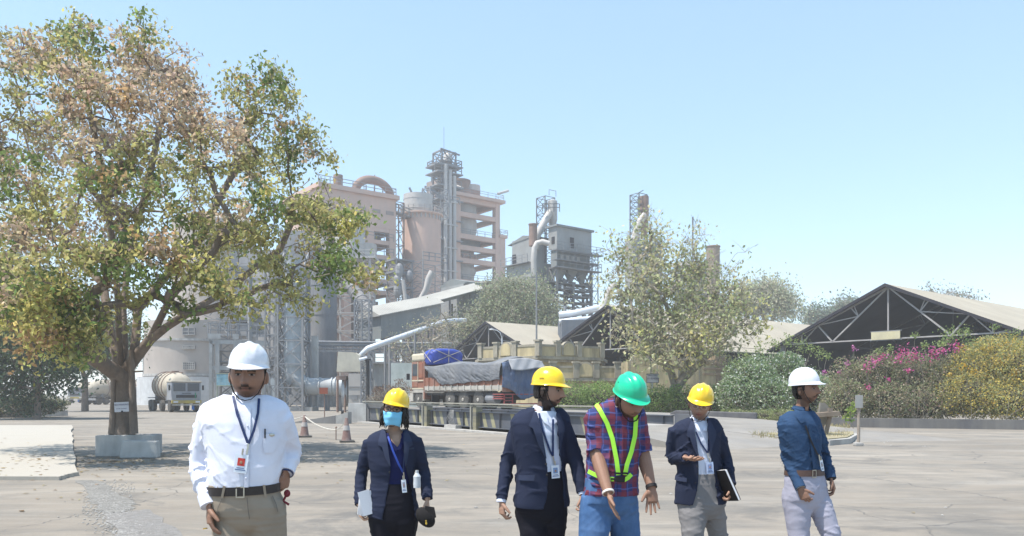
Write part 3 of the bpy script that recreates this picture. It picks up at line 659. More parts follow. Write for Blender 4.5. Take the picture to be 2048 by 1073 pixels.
for k in range(3): b.tube([Ps + AX * (.4 + 1.15 * k) - BX * .8, Ps + AX * (.4 + 1.15 * k) - BX * .8 + UP * (Zp(330 + 10 * k, 168))], .42, 12)
for z in range(8, 48, 5): b.obox(Ps - AX * .1 - BX * 1.3 + UP * z, AX * 3.4, BX * .5, UP * .25)
b.build('riser_pipe', m_duct, rt, smooth='auto')
b = MB(); b.lathe([(1.0, 0), (1.0, 1.2), (.6, 1.8), (0.01, 1.9)], Ps + AX * 2.2 + BX * 1 + UP * Zp(318, 168), 16); b.build('head_drum', m_duct, rt, smooth='auto')
b = MB(); tp = Ps + UP * Zp(300, 168)
for q in (Vector(), AX * 3.6): b.bar(tp + q, tp + q + BX * 3.6, .3)
for q in (AX * 1.8, AX * .2): b.bar(tp + q - BX * .4, tp + AX * (4.2 - q.length) + BX * 4 + UP * .3, .2)
b.bar(tp - AX * .4 + UP * .2, tp + AX * 4.6 + UP * -.3, .3); b.bar(tp + AX * .5, tp + AX * .5 + UP * 5, .06); b.build('hoist_frame', m_dark_steel, rt)
b = MB(); z = Zp(462, D); b.obox(P0 + AX * (a + .05), AX * 1.5, BX * 2, UP * z); b.obox(P0 + AX * (a - .2) - BX * .3 + UP * z, AX * 2.2, BX * 2.6, UP * .7)
b.build('side_pier', m_peach, rt)
b = MB(); railing(b, [P0 + AX * (a - .2) - BX * .3, P0 + AX * (a + 2) - BX * .3, P0 + AX * (a + 2) + BX * 2.3], z + .7, 1.1, .08); railing(b, [P0 + AX * (a + 1.6), P0 + AX * (a + 3.2)], Zp(528, D), 1.1, .08, 1); b.obox(P0 + AX * (a + 1.56) + UP * (Zp(528, D) - .1), AX * 1.8, BX * 1.2, UP * .12); b.build('pier_railing', m_steel, rt)

# ================================================================ tall silo
D = 150; c = flat(843, D + 4); r_ = 38.5 / F * 154
rt = root('tall_silo', 'smooth peach cylindrical silo between the two concrete frames', 'silo', c)
zt = Zp(424, D); cyl('silo_shell', rt, c, r_, 0, zt, m_peach, 48)
b = MB(); b.lathe([(r_ + .02, zt - .3), (r_ + .5, zt), (r_ + .5, zt + .25), (0.1, zt + .3)], c, 48); b.build('silo_cap', m_peach, rt)
b = MB(); ring = [c + Vector((math.cos(t), math.sin(t), 0)) * (r_ + .4) for t in [2 * math.pi * k / 24 for k in range(25)]]; railing(b, ring, zt + .2, 1.3, .1, 3); b.build('railing', m_duct, rt)
b = MB()
for t in [2 * math.pi * k / 30 for k in range(30)]:
    p = c + Vector((math.cos(t), math.sin(t), 0)) * (r_ + .2); b.bar(p + UP * (zt - 1), p + UP * zt, .18)
b.build('cap_brackets', m_duct, rt)
cyl('top_house', rt, c - AX * .8, 2.9, zt, Zp(393, 154), m_duct, 20, 2)
b = MB(); q = c + AX * .2; lattice(b, q + AX * .6 - BX * 2, AX, BX, 4.4, 3, zt, Zp(376, 154), 2, .22, 2); b.bar(q - AX * 3 + UP * (Zp(380, 154)), q + UP * zt, .3); b.bar(q + AX * .5 + UP * (Zp(372, 154)), q + AX * 6 + UP * (Zp(390, 154)), .3)
for k in range(8): b.bar(q + AX * (k * .9) + UP * (Zp(376 + 2 * k, 154)), q + AX * (k * .9 + .9) + UP * (Zp(390, 154)), .15)
railing(b, [q + AX * 2, q + AX * 9], Zp(396, 154), 1.4, .14); b.build('top_steelwork', m_steel, rt)
b = MB(); d0 = c - BX * (r_ + .02) + AX * 3; b.obox(d0 + UP * 17, AX * 3.2, BX * 1.5, UP * 4); b.build('lower_hatch', m_dark_steel, rt)

# ================================================================ left peach process building
D = 140; P0 = flat(640, D - 4); a = along(P0, 792); bl = 16
rt = root('process_building', 'large peach concrete building with solid top band, open floors and arched pipe on its roof', 'building', P0)
zr = Zp(374, 136); zb = Zp(438, 136)
block('wall', rt, P0, a, bl, zb, zr, m_peach)
zs = [Zp(y, 136) for y in (438, 464, 495, 519, 546, 570, 622, 690)]
frame(rt, P0, a, bl, 4, 2, zs, 1.4, .75, m_peach)
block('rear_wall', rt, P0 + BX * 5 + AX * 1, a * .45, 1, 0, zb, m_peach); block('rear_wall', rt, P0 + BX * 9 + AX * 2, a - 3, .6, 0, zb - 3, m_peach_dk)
for k, (u, v, y0, y1) in enumerate(((.55, .72, 464, 448), (.60, .80, 495, 480), (.78, .95, 519, 505), (.5, .66, 546, 532), (.72, .86, 622, 590), (.80, .9, 464, 450))):
    block('machine', rt, P0 + AX * a * u + BX * 3, a * (v - u), 3, Zp(y0, 136), Zp(y1, 136), (m_sheet_dk, m_duct, m_sheet)[k % 3])
block('parapet', rt, P0 - AX * .5 - BX * .5, a + 1, bl + 1, zr, zr + .8, m_peach)
b = MB(); railing(b, [P0 - AX * .3, P0 + AX * a, P0 + AX * a + BX * bl], zr + .8, 1.3, .1)
for y in (464, 495, 519, 546, 570): railing(b, [P0 + AX * a * .3, P0 + AX * a * .97], Zp(y, 136), 1.3, .1)
b.build('railing', m_steel, rt)
b = MB(); pc = P0 + AX * along(P0, 757) + BX * 2; rr = 3.65
pts = [pc + AX * (rr * math.cos(t)) + UP * (zr + .9 + 2.7 * math.sin(t)) for t in [math.pi * k / 18 for k in range(19)]]
pts = [pts[0] - UP * 4] + pts + [pts[-1] - UP * 4]; b.tube(pts, .78, 16); b.build('arch_pipe', m_rust, rt, smooth='auto')
b = MB()
for u in (-1.5, .2, 2): b.bar(pc + AX * u + UP * zr, pc + AX * u + UP * (zr + 2.4), .14)
b.bar(pc + AX * .3 + UP * zr, pc + AX * .3 + UP * (zr + 4.6), .12); b.build('pipe_supports', m_rust, rt)
cyl('stub_chimney', rt, P0 + AX * along(P0, 686) + BX * 2, .85, zr, Zp(347, 139), m_rust, 20, 2)
for y in (500, 492): pass
for px_ in (716, 745, 772):
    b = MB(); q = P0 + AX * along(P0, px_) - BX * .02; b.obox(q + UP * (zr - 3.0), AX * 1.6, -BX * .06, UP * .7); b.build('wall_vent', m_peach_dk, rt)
b = MB(); q = P0 + AX * (a + .1) + BX * 1
lattice(b, q, AX, BX, 2.2, 2, 0, zr, 14, .2); b.build('stair_lattice', m_rust, rt)
b = MB(); railing(b, [P0 + AX * a, c], Zp(408, 140), 1.4, .15); b.obox(P0 + AX * a + UP * Zp(410, 140), (c - P0 - AX * a), BX * 1.5, UP * .2); b.build('bridge', m_steel, rt)
# buff domed tank in front of it
D = 122; c = flat(700, D); rt = root('domed_tank', 'pale domed tank rising half hidden at the right of the big tree crown', 'tank', c)
cyl('tank_shell', rt, c, 2.3, Zp(520, D), Zp(462, D), m_duct, 28, 3, dome=2.0)
cyl('lower_vessel', rt, c + Vector((2.0, 1.6, 0)), 1.9, Zp(522, D), Zp(486, D), m_duct, 24, 6)
b = MB(); lattice(b, c + Vector((-2, -2, 0)), Vector((1, 0, 0)), Vector((0, 1, 0)), 5.5, 4, 0, Zp(522, D), 8, .3, 1); b.build('legs_frame', m_duct, rt)
b = MB(); railing(b, [c + Vector((-3, -2.6, 0)), c + Vector((4.4, -2.6, 0))], Zp(520, D), 1.1, .08); b.obox(c + Vector((-3, -2.6, Zp(522, D))), (7.4, 0, 0), (0, 5, 0), (0, 0, .3)); b.build('platform', m_duct, rt)

# ================================================================ bag filter house (grey) and neighbours
D = 115; P0 = flat(1114, D); a = along(P0, 1183); bl = along(P0, 1097, BX)
rt = root('filter_house', 'grey sheet clad filter house on stilts with hoppers and walkways', 'filter house', P0)
z = lambda y: Zp(y, D)
def roofed(name, P, a, bl, z0, z1, m, rise=.5):
    b = MB(); b.obox(P + UP * z0, AX * a, BX * bl, UP * (z1 - z0)); return b.build(name, m, rt)
block('upper_cladding', rt, P0, a, bl, z(497), z(453), m_sheet)
b = MB(); b.obox(P0 - AX * .3 - BX * .3 + UP * z(453), AX * (a + .6), BX * (bl + .6), UP * .3); b.build('roof', m_sheet_dk, rt)
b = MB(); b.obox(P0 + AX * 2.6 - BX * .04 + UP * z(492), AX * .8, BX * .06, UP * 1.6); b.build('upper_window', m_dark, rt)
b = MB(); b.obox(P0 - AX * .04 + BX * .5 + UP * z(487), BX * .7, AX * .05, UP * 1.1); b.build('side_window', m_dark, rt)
bin_ = block('bin', rt, P0 + AX * .25 + BX * .25, a - .5, bl - .5, z(534), z(499), m_sheet_dk)
b = MB()
for k in range(4): b.obox(P0 + AX * (.9 + 1.1 * k) + BX * .18 + UP * z(519), AX * .6, BX * .12, UP * .8)
b.build('bin_hatches', m_duct, rt)
b = MB(); n = 3
for k in range(n):
    w_ = (a - .4) / n; o = P0 + AX * (.2 + w_ * k) + BX * .3; h1, h0 = z(534), z(563); cx = AX * w_ / 2 + BX * (bl - .6) / 2
    top = [o, o + AX * w_ * .98, o + AX * w_ * .98 + BX * (bl - .6), o + BX * (bl - .6)]; top = [q + UP * h1 for q in top]; bot = [o + cx + (q - o - UP * h1 - cx) * .12 + UP * h0 for q in top]
    b.add(top + bot, [(0, 1, 5, 4), (1, 2, 6, 5), (2, 3, 7, 6), (3, 0, 4, 7), (4, 5, 6, 7)])
b.build('hoppers', m_sheet_dk, rt)
b = MB(); lattice(b, P0, AX, BX, a, bl, 0, z(534), 7, .28, 2); lattice(b, P0 + AX * a * .45, AX, BX, .2, bl, 0, z(563), 5, .22)
lattice(b, P0 + AX * (a + .1), AX, BX, 1.3, 1.8, 0, z(495), 12, .12)
for y in (566, 578, 590, 603): b.obox(P0 - AX * 1.5 + UP * z(y), AX * (a + 1.5), BX * bl, UP * .18)
for k in range(12): q = P0 + AX * random.uniform(0, a) + BX * random.uniform(0, bl * .8); b.obox(q + UP * z(random.choice((566, 578, 590, 603))), AX * random.uniform(.4, 1.2), BX * .8, UP * random.uniform(.4, .9))
b.build('stilts', m_dark_steel, rt)
b = MB()
for y, e in ((500, 1.5), (534, 1.2), (519, .4)): 
    b.obox(P0 - AX * .9 - BX * 1.0 + UP * (z(y) - .2), AX * (a + 1 + e), BX * 1.2, UP * .15); railing(b, [P0 - AX * .9 - BX * 1, P0 + AX * (a + e) - BX * 1, P0 + AX * (a + e) + BX * 1], z(y) - .05, 1.1, .06, 1.2)
b.build('walkways', m_steel, rt)
b = MB(); lattice(b, flat(1090, 119), AX, BX, 2.0, 2.0, z(520), Zp(392, 119), 8, .13, 1)
q = flat(1104, 119); b.tube([q + UP * Zp(392, 119) - AX * .6, q + UP * Zp(381, 119) - AX * .6, q + UP * Zp(381, 119) + AX * .8, q + UP * Zp(392, 119) + AX * .8], .05, 5); railing(b, [flat(1085, 117.8), flat(1119, 118)], Zp(427, 119), 1.2, .1, .8); b.build('stack_lattice', m_dark_steel, rt)
b = MB(); q = flat(1105, 120); b.lathe([(.75, Zp(440, 120)), (.75, Zp(403, 120)), (.5, Zp(401, 120))], q, 18, cap=True); b.lathe([(.45, Zp(455, 120)), (.75, Zp(440, 120))], q, 18)
b.tube([W(1101, 424, 119), W(1090, 442, 118.5), W(1073, 474, 118), W(1071, 500, 118)], .55, 14); b.build('stack_duct', m_duct, rt, smooth='auto')

D = 119; P1 = flat(1064, D - 1.5); a1 = along(P1, 1098); b1 = along(P1, 1020, BX)
rt = root('grey_shed_tower', 'two-tier grey corrugated shed tower left of the filter house', 'building', P1)
zz = lambda y: Zp(y, D)
block('lower_cladding', rt, P1 - BX * .2 - AX * .2, a1 + 1.2, b1 + .8, zz(600), zz(527), m_sheet); block('base', rt, P1, a1, b1, 0, zz(600), m_dark_steel)
block('upper_cladding', rt, P1 + AX * .1, a1 * .85, b1 - .4, zz(527), zz(477), m_sheet)
b = MB(); q = P1 - BX * .5; b.prism([q + UP * zz(477), q + BX * (b1 + 1.2) + UP * zz(484), q + BX * (b1 * .5) + UP * zz(471)], AX * (a1 + .5)); b.build('roof', m_sheet_dk, rt)
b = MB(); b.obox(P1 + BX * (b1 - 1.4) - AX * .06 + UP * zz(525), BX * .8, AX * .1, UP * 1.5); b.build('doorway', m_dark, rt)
b = MB(); b.obox(P1 - AX * .9 + UP * (zz(527) - .15), AX * .8, BX * (b1 + 1), UP * .12); railing(b, [P1 - AX * .9, P1 - AX * .9 + BX * (b1 + 1.2)], zz(527), 1.1, .07, 1.2); b.build('walkway', m_steel, rt)
b = MB(); q = flat(1066, D - 3); b.lathe([(.62, zz(500)), (.62, zz(459)), (.7, zz(459)), (.7, zz(457))], q, 16, cap=True); b.build('rusty_flue', m_rust, rt, smooth='auto')
b = MB(); b.tube([W(1098, 488, 113), W(1085, 484, 113), W(1074, 487, 113), W(1069, 497, 113), W(1067, 520, 113), W(1068, 560, 113), W(1076, 577, 113), W(1087, 590, 113)], .42, 14); b.build('gooseneck_duct', m_duct, rt, smooth='auto')

D = 108; P0 = flat(1266, D); a = along(P0, 1325); bl = along(P0, 1250, BX)
rt = root('filter_house', 'grey filter house half hidden behind the sparse tree crown', 'filter house', P0)
z = lambda y: Zp(y, D)
block('upper_cladding', rt, P0, a, bl, z(590), z(478), m_sheet)
b = MB(); lattice(b, P0 + BX * .4, AX, BX, a, bl, 0, z(590), 4, .25, 2); b.build('stilts', m_dark_steel, rt); b = MB(); lattice(b, flat(1278, 112), AX, BX, 1.75, 1.75, z(478), Zp(386, 112), 8, .13, 1); q = flat(1278, 112); b.bar(q + UP * Zp(386, 112), q + AX * .9 + UP * Zp(379, 112), .1)
b.build('lattice', m_dark_steel, rt)
b = MB(); q = flat(1288, 113); b.lathe([(.7, Zp(433, 113)), (.7, Zp(394, 113))], q, 18, cap=True); b.lathe([(.4, Zp(475, 113)), (.7, Zp(433, 113))], q, 18); b.build('stack', m_rust, rt, smooth='auto')
b = MB(); b.tube([W(1291, 430, 111), W(1282, 440, 111), W(1274, 458, 111), W(1268, 482, 111)], .5, 12); b.build('stack_duct', m_duct, rt, smooth='auto')
c = flat(1426, 100); rt = root('brown_chimney', 'plain brown round chimney right of the sparse tree', 'chimney', c); cyl('chimney_shell', rt, c, .86, 0, Zp(495, 100), mat('brown_chimney', (.27, .22, .18), .9, dirt=(.2, .17, .15), da=.5, ds=(.3, .3, .1)), 28, 0)
b = MB(); b.lathe([(.86, Zp(495, 100)), (.93, Zp(495, 100)), (.93, Zp(493, 100)), (.7, Zp(493, 100))], c, 28); b.build('chimney_rim', m_rust, rt)
c = flat(1385.5, 98); rt = root('guyed_mast', 'thin mast with guy wires left of the brown chimney', 'mast', c); b = MB(); b.tube([c, W(1385.5, 434, 98)], .1, 8); b.build('post', m_dark_steel, rt)
b = MB()
for px_ in (1425, 1415): b.tube([W(1386, 436, 98), W(px_, 500, 98)], .018, 4)
b.build('guy_wires', m_dark_steel, rt)
P0 = flat(1380, 102); rt = root('rooftop_house', 'small cream topped plant room behind the sparse tree', 'building', P0); a = along(P0, 1412)
block('cladding', rt, P0, a, 2.6, 0, Zp(530, 102), m_sheet_dk); block('roof', rt, P0 - AX * .3 - BX * .3, a + .6, 3.2, Zp(530, 102), Zp(522, 102), m_conc)
rt = root('inclined_duct', 'pale inclined duct climbing from left to the hidden filter house', 'duct', flat(1200, 88)); b = MB(); b.tube([W(1231, 568, 88), W(1222, 578, 88), W(1197, 640, 88)], .42, 14); b.build('duct', m_duct, rt, smooth='auto')
rt = root('silver_pipes', 'pair of silver horizontal pipes below the filter house', 'pipe', flat(1180, 92))
for y0, y1, r_, z_ in ((627, 617, .42, 92), (640, 636, .3, 91)):
    b = MB(); b.tube([W(1118, y0 + 4, z_), W(1150, y0, z_), W(1196, y1, z_), W(1262, y1 - 1, z_ + 2)], r_, 14); b.build('pipe', m_silver, rt, smooth='auto')
b = MB()
for px_ in (1130, 1183, 1240): b.bar(flat(px_, 92), W(px_, 612, 92), .25)
b.build('pipe_posts', m_steel, rt)
q = MB(); P = flat(1124, 90); q.obox(P, (3.9, .4, 0), (-.3, 3, 0), UP * Zp(640, 90)); tag(q.build('equipment_shed', mat('blue_grey_sheet', (.10, .12, .155), .7, dirt=(.15, .16, .17), da=.6, ds=(2, 2, .1)), loc=P), 'blue grey sheet shed under the silver pipes', 'building')

# ================================================================ conveyor galleries in the middle
def gallery(name, label, pts, wdt, h, rm=m_roof_g, wm=m_sheet_dk, over=.35, nosup=False):
    """box gallery along ground-plane projected 3D points (floor line), roof slab overhanging"""
    rt = root(name, label, 'conveyor gallery', Vector((pts[0].x, pts[0].y, 0)))
    for a, c in zip(pts[:-1], pts[1:]):
        d = c - a; hd = Vector((d.x, d.y, 0)).normalized(); n = Vector((-hd.y, hd.x, 0))
        b = MB(); b.obox(a, d, n * wdt, UP * h); b.build('wall', wm, rt)
        b = MB(); dd = d.normalized() * .5
        b.prism([a - dd - n * over + UP * (h + .004), a - dd + n * wdt * .5 + UP * (h + wdt * .25), a - dd + n * (wdt + over) + UP * (h + .004), a - dd + n * (wdt + over) + UP * (h - .1), a - dd - n * over + UP * (h - .1)], d + dd * 2); b.build('roof', rm, rt)
    if not nosup:
        b = MB()
        for t in (.15, .5, .85):
            p = pts[0].lerp(pts[-1], t)
            for e in (0, wdt): b.bar(Vector((p.x, p.y + e, 0)), Vector((p.x, p.y + e, p.z)), .2)
        b.build('supports', m_dark_steel, rt)
    return rt
gallery('low_gallery', 'long low grey sheet gallery sloping up to the right', [W(762, 678, 94), W(880, 652, 100)], 5, 2.9)
gallery('upper_gallery', 'upper inclined gallery with pale roof rising to the right', [W(838, 618, 104), W(958, 586, 110)], 4, .5, over=.8)
gallery('side_gallery', 'short grey gallery descending to the right behind the round green tree', [W(905, 612, 116), W(968, 630, 116)], 4, 1.6)
D = 112; P0 = flat(927, D); a = along(P0, 968); bl = along(P0, 882, BX); rt = root('gabled_plant_house', 'pale grey gabled sheet house above the galleries', 'building', P0)
block('wall', rt, P0, a, bl, 0, Zp(568, D), m_sheet); b = MB(); z0 = Zp(568, D)
b.prism([P0 - BX * .4 + UP * (z0 + .3), P0 + BX * bl * .55 + UP * (z0 + 1.1), P0 + BX * (bl + .4) + UP * (z0 + .2), P0 + BX * (bl + .4) + UP * z0, P0 - BX * .4 + UP * z0], AX * a); b.build('roof', m_sheet_dk, rt)
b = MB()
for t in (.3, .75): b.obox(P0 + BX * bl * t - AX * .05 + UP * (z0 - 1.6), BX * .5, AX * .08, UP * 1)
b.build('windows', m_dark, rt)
D = 114; P0 = flat(966, D); rt = root('open_shed', 'open sided shed with thin pale roof beside the gabled plant house', 'building', P0)
block('roof', rt, P0 - BX, along(P0, 1030), 5, Zp(566, D), Zp(563, D), m_roof); block('wall', rt, P0 + BX * 3, along(P0, 1024), .3, 0, Zp(572, D), m_sheet_dk)
b = MB(); railing(b, [P0, P0 + AX * 5], Zp(590, D), 1.1, .08); lattice(b, P0, AX, BX, 4.5, 2.5, 0, Zp(566, D), 5, .15); b.build('frame', m_steel, rt)
block('floor', rt, P0, 4.6, 3, Zp(594, D), Zp(591, D), m_sheet_dk)
rt = root('curved_duct', 'pale flared duct rising beside the tall silo', 'duct', flat(850, 130)); b = MB(); b.tube([W(826, 612, 130), W(840, 600, 130), W(852, 580, 130), W(858, 558, 130), W(866, 545, 130)], [.35, .4, .5, .6, .7], 12)
b.tube([W(806, 560, 131), W(812, 612, 131)], .3, 8); b.build('duct', m_duct, rt, smooth='auto')
b = MB(); P = flat(846, 134); lattice(b, P, AX, BX, 5, 4, 0, Zp(520, 134), 14, .16, 1); railing(b, [P, P + AX * 5], Zp(520, 134), 1.4, .12, 1.2); b.build('steelwork', m_steel, rt)
b = MB(); P = flat(793, 133); lattice(b, P, AX, BX, 3.2, 3.2, 0, Zp(518, 133), 15, .16, 2)
for y in (520, 545, 575): b.obox(P - AX * .4 + UP * Zp(y, 133), AX * 4, BX * 4, UP * .25)
for k in range(8): b.ell(P + AX * random.uniform(0, 3) + UP * Zp(random.uniform(530, 600), 133), .7, .7, 1.1, n=10, m=6)
rt = root('pipework_rack', 'tangled steelwork and vessels between silo and process building', 'rack', P); b.build('steelwork', m_steel, rt)
# silver pipe and rack in front
rt = root('silver_pipe', 'bright silver pipe sloping down to the left behind the truck cab', 'pipe', flat(800, 80)); b = MB(); b.tube([W(930, 641, 100), W(905, 642, 76), W(885, 645, 69), W(760, 689, 65.5), W(735, 698, 65), W(722, 710, 65), W(720, 722, 65)], [.28, .24, .23, .24, .24, .2, .18], 14); b.build('pipe', m_silver, rt, smooth='auto')
b = MB(); P = flat(735, 79)
for px_ in (770, 830): b.bar(flat(px_, 66.5), W(px_, 692 - (px_ - 760) * .35, 66.5), .14)
b.build('pipe_posts', m_steel, rt)
rt = root('pipe_rack', 'long lattice pipe rack crossing behind the fan duct', 'rack', flat(610, 76)); b = MB()
for y in (688, 702): b.bar(W(608, y, 76), W(905, y + 4, 80), .12); b.bar(W(608, y, 77.2), W(905, y + 4, 81.2), .12)
for k in range(22):
    p, q = W(608, 688, 76).lerp(W(905, 692, 80), k / 22), W(608, 702, 76).lerp(W(905, 706, 80), (k + 1) / 22); b.bar(p, q, .06); b.bar(q, W(608, 688, 76).lerp(W(905, 692, 80), (k + 1) / 22), .06)
for y, r_ in ((684, .14), (691, .1), (697, .12)): b.tube([W(608, y, 76.6), W(905, y + 4, 80.6)], r_, 8)
for px_ in (620, 780, 870): b.bar(flat(px_, 78), W(px_, 688, 78), .25)
b.build('rack_frame', m_steel, rt)
# brownish sheds low behind the camera pole
P = flat(745, 84); rt = root('low_plant', 'low dusty plant room with dark openings under the pipe rack', 'building', P); q = MB(); q.obox(P, (7.0, .6, 0), (-.3, 4, 0), UP * Zp(728, 84)); q.build('wall', m_sheet, rt)
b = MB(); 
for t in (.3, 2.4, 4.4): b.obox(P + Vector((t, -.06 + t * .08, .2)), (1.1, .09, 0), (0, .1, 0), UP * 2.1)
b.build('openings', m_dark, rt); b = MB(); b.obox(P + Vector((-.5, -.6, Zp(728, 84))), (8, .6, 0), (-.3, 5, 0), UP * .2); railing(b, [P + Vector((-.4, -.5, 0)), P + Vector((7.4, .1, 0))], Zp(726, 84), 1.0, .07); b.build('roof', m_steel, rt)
# inclined dusty tube + lattice tower
rt = root('inclined_tube_conveyor', 'long dusty tube conveyor slanting down to the right in front of the process building', 'conveyor', flat(765, 100)); b = MB(); p, q = W(600, 430, 112), W(772, 672, 98); b.tube([p, q], .85, 12); b.build('tube', mat('caked_grey_tube', (.16, .155, .155), .9, nv=.2, ns=1, dirt=(.32, .31, .30), da=.7, ds=(1.2, .3, 1)), rt, smooth='auto')
b = MB()
for k in range(24): c = p.lerp(q, (k + .5) / 24); b.tube([c, c + (q - p).normalized() * .12], .93, 12)
for e in (-.9, .9): b.bar(p + Vector((0, e, -1)), q + Vector((0, e, -1)), .18)
b.build('tube_rings', m_steel, rt)
P = flat(709, 88); rt = root('lattice_tower', 'square grey lattice tower supporting the tube conveyor', 'tower', P); b = MB(); lattice(b, P, Vector((1, 0, 0)), Vector((0, 1, 0)), 1.65, 1.65, 0, Zp(600, 88), 11, .17, 2); b.bar(P + Vector((.82, -.01, 0)), P + Vector((.82, -.01, Zp(600, 88))), .15); b.build('lattice', m_steel, rt)
P = flat(722, 60); rt = root('lattice_tower', 'short lattice tower behind the camera pole', 'tower', P); b = MB(); lattice(b, P, Vector((1, 0, 0)), Vector((0, 1, 0)), .75, .75, 0, Zp(712, 60), 5, .1, 2); b.build('lattice', m_steel, rt)

# ================================================================ left mill area
D = 100; c = flat(392, D + 6); r_ = 94 / F * 106
m_buff = mat('buff_mill_wall', (.42, .37, .33), .9, nv=.1, ns=.2, dirt=(.30, .27, .25), da=.6, ds=(.2, .2, .08))
rt = root('round_mill_building', 'big buff round mill silo with grille windows behind the tanker', 'silo', c)
cyl('silo_wall', rt, c, r_, 0, Zp(640, D), m_buff, 48, 0); cyl('upper_wall', rt, c + Vector((1.8, 2, 0)), r_ * .86, Zp(640, D), Zp(425, D), m_buff, 48, 0, dome=1.5)
b = MB()
for y in (682, 752): b.lathe([(r_, Zp(y, D)), (r_ + .25, Zp(y, D)), (r_ + .25, Zp(y, D) + .3), (r_, Zp(y, D) + .3)], c, 48)
b.build('ring_beams', m_conc, rt)
cyl('plinth', rt, c, r_ + .9, 0, Zp(754, D), mat('pale_plinth', (.52, .53, .54), .9, dirt=(.4, .4, .4), da=.5, ds=(.4, .4, .1)), 48, 0)
def grille(px, y0, y1, w_, D, name, nx=6, ny=3):
    b = MB(); q = W(px, y1, D); wd = w_ / F * D; h_ = (y1 - y0) / F * D
    for k in range(nx + 1): b.bar(q + Vector((wd * k / nx, 0, 0)), q + Vector((wd * k / nx, 0, h_)), .07)
    for k in range(ny + 1): b.bar(q + Vector((0, 0, h_ * k / ny)), q + Vector((wd, 0, h_ * k / ny)), .07)
    f = b.build(name, m_conc, rt); b = MB(); b.obox(q + Vector((0, .04, 0)), (wd, 0, 0), (0, .3, 0), (0, 0, h_)); b.build('opening', m_dark_steel, f)
Df = D + 6 - r_ - .12
grille(366, 725, 739, 23, Df, 'grille_window'); grille(366, 692, 698, 23, Df, 'grille_window', 8, 2); grille(365, 656, 670, 24, Df, 'grille_window', 2, 2)
P = flat(283, 108); rt = root('plinth_block', 'pale blank low block left of the round mill silo', 'building', P); q = MB(); q.obox(P, (2.2, 0, 0), (0, 6, 0), UP * Zp(765, 108)); q.obox(P + Vector((.1, .1, Zp(765, 108))), (1.6, 0, 0), (0, 5, 0), UP * 4.6); q.build('wall', m_conc, rt)
b = MB(); b.obox(P + Vector((1.0, -.05, 0)), (.8, 0, 0), (0, .1, 0), UP * 2.1); b.build('door', m_sheet_dk, rt)
# white concrete frame
D = 74; P = flat(418, D); rt = root('concrete_stair_frame', 'whitewashed concrete column frame behind the white helmet', 'frame', P)
b = MB(); u = Vector((.95, .3, 0)).normalized(); v = Vector((-.3, .95, 0)); Zt = Zp(678, D)
for i, du in enumerate((0, .55, 2.2)):
    for dv in (0, 2.4): b.obox(P + u * du + v * dv, u * (.38 if i else .3), v * .4, UP * Zt)
    b.obox(P + u * (du - .08) - v * .06 + UP * Zt, u * .56, v * .5, UP * .5)
for y in (688, 765, 740): b.obox(P + UP * Zp(y, D) + v * .03, u * 2.4, v * .3, UP * .38)
b.obox(P + u * .03 + UP * Zp(688, D), v * 2.4, u * .3, UP * .38); b.obox(P + u * 2.6 + UP * Zp(690, D) + v * .05, u * 3, v * .3, UP * .5); b.build('columns', m_white_conc, rt)
b = MB()
for k in range(5): z_ = Zp(790 - 22 * k, D); b.obox(P + u * .9 + v * .6 + UP * z_, u * 1.6, v * 1.5, UP * .1); b.bar(P + u * (.9 + (k % 2) * 1.3) + v + UP * z_, P + u * (2.2 - (k % 2) * 1.3) + v + UP * (z_ + 1), .12)
railing(b, [P - u * .1, P + u * 5.2], Zt + .1, 1.4, .07, .8); railing(b, [P + v * 2, P + u * 5.2 + v * 2], Zt + .1, 1.6, .07, .8)
for k in range(26): p = P + u * random.uniform(0, 5) + v * random.uniform(0, 2.5) + UP * random.uniform(Zt, Zt + 3.5); b.bar(p, p + Vector((random.uniform(-1, 1), random.uniform(-.4, .4), random.uniform(-.4, 1.6))), .07)
lattice(b, P + u * 1 + v * 1.2 , u, v, 1.2, 1, 0, Zt, 6, .1, 1)
b.build('stairs', m_steel, rt)
P = W(433, 772, D - .5); P2 = Vector((P.x, P.y, 0)); rt = root('blue_board', 'faded blue notice board with a painted view hung between concrete columns', 'sign', P2)
b = MB(); b.obox(P, (2.3, 0, 0), (0, .05, 0), UP * 1.15); b.build('board', mat('faded_blue_picture', (.15, .33, .42), .7, nv=.35, ns=1.6, dirt=(.42, .50, .50), da=.7, ds=(.6, 1, 2.2)), rt)
b = MB(); 
for s in (0, 1.13): b.obox(P + UP * (s - .03) - Vector((.04, .02, 0)), (2.38, 0, 0), (0, .08, 0), UP * .08)
for s in (.05, 2.2): b.bar(P + Vector((s, .05, 1.1)), P + Vector((s, .05, -2.2)), .06)
b.build('frame', mat('faded_green_frame', (.28, .33, .25), .8), rt)
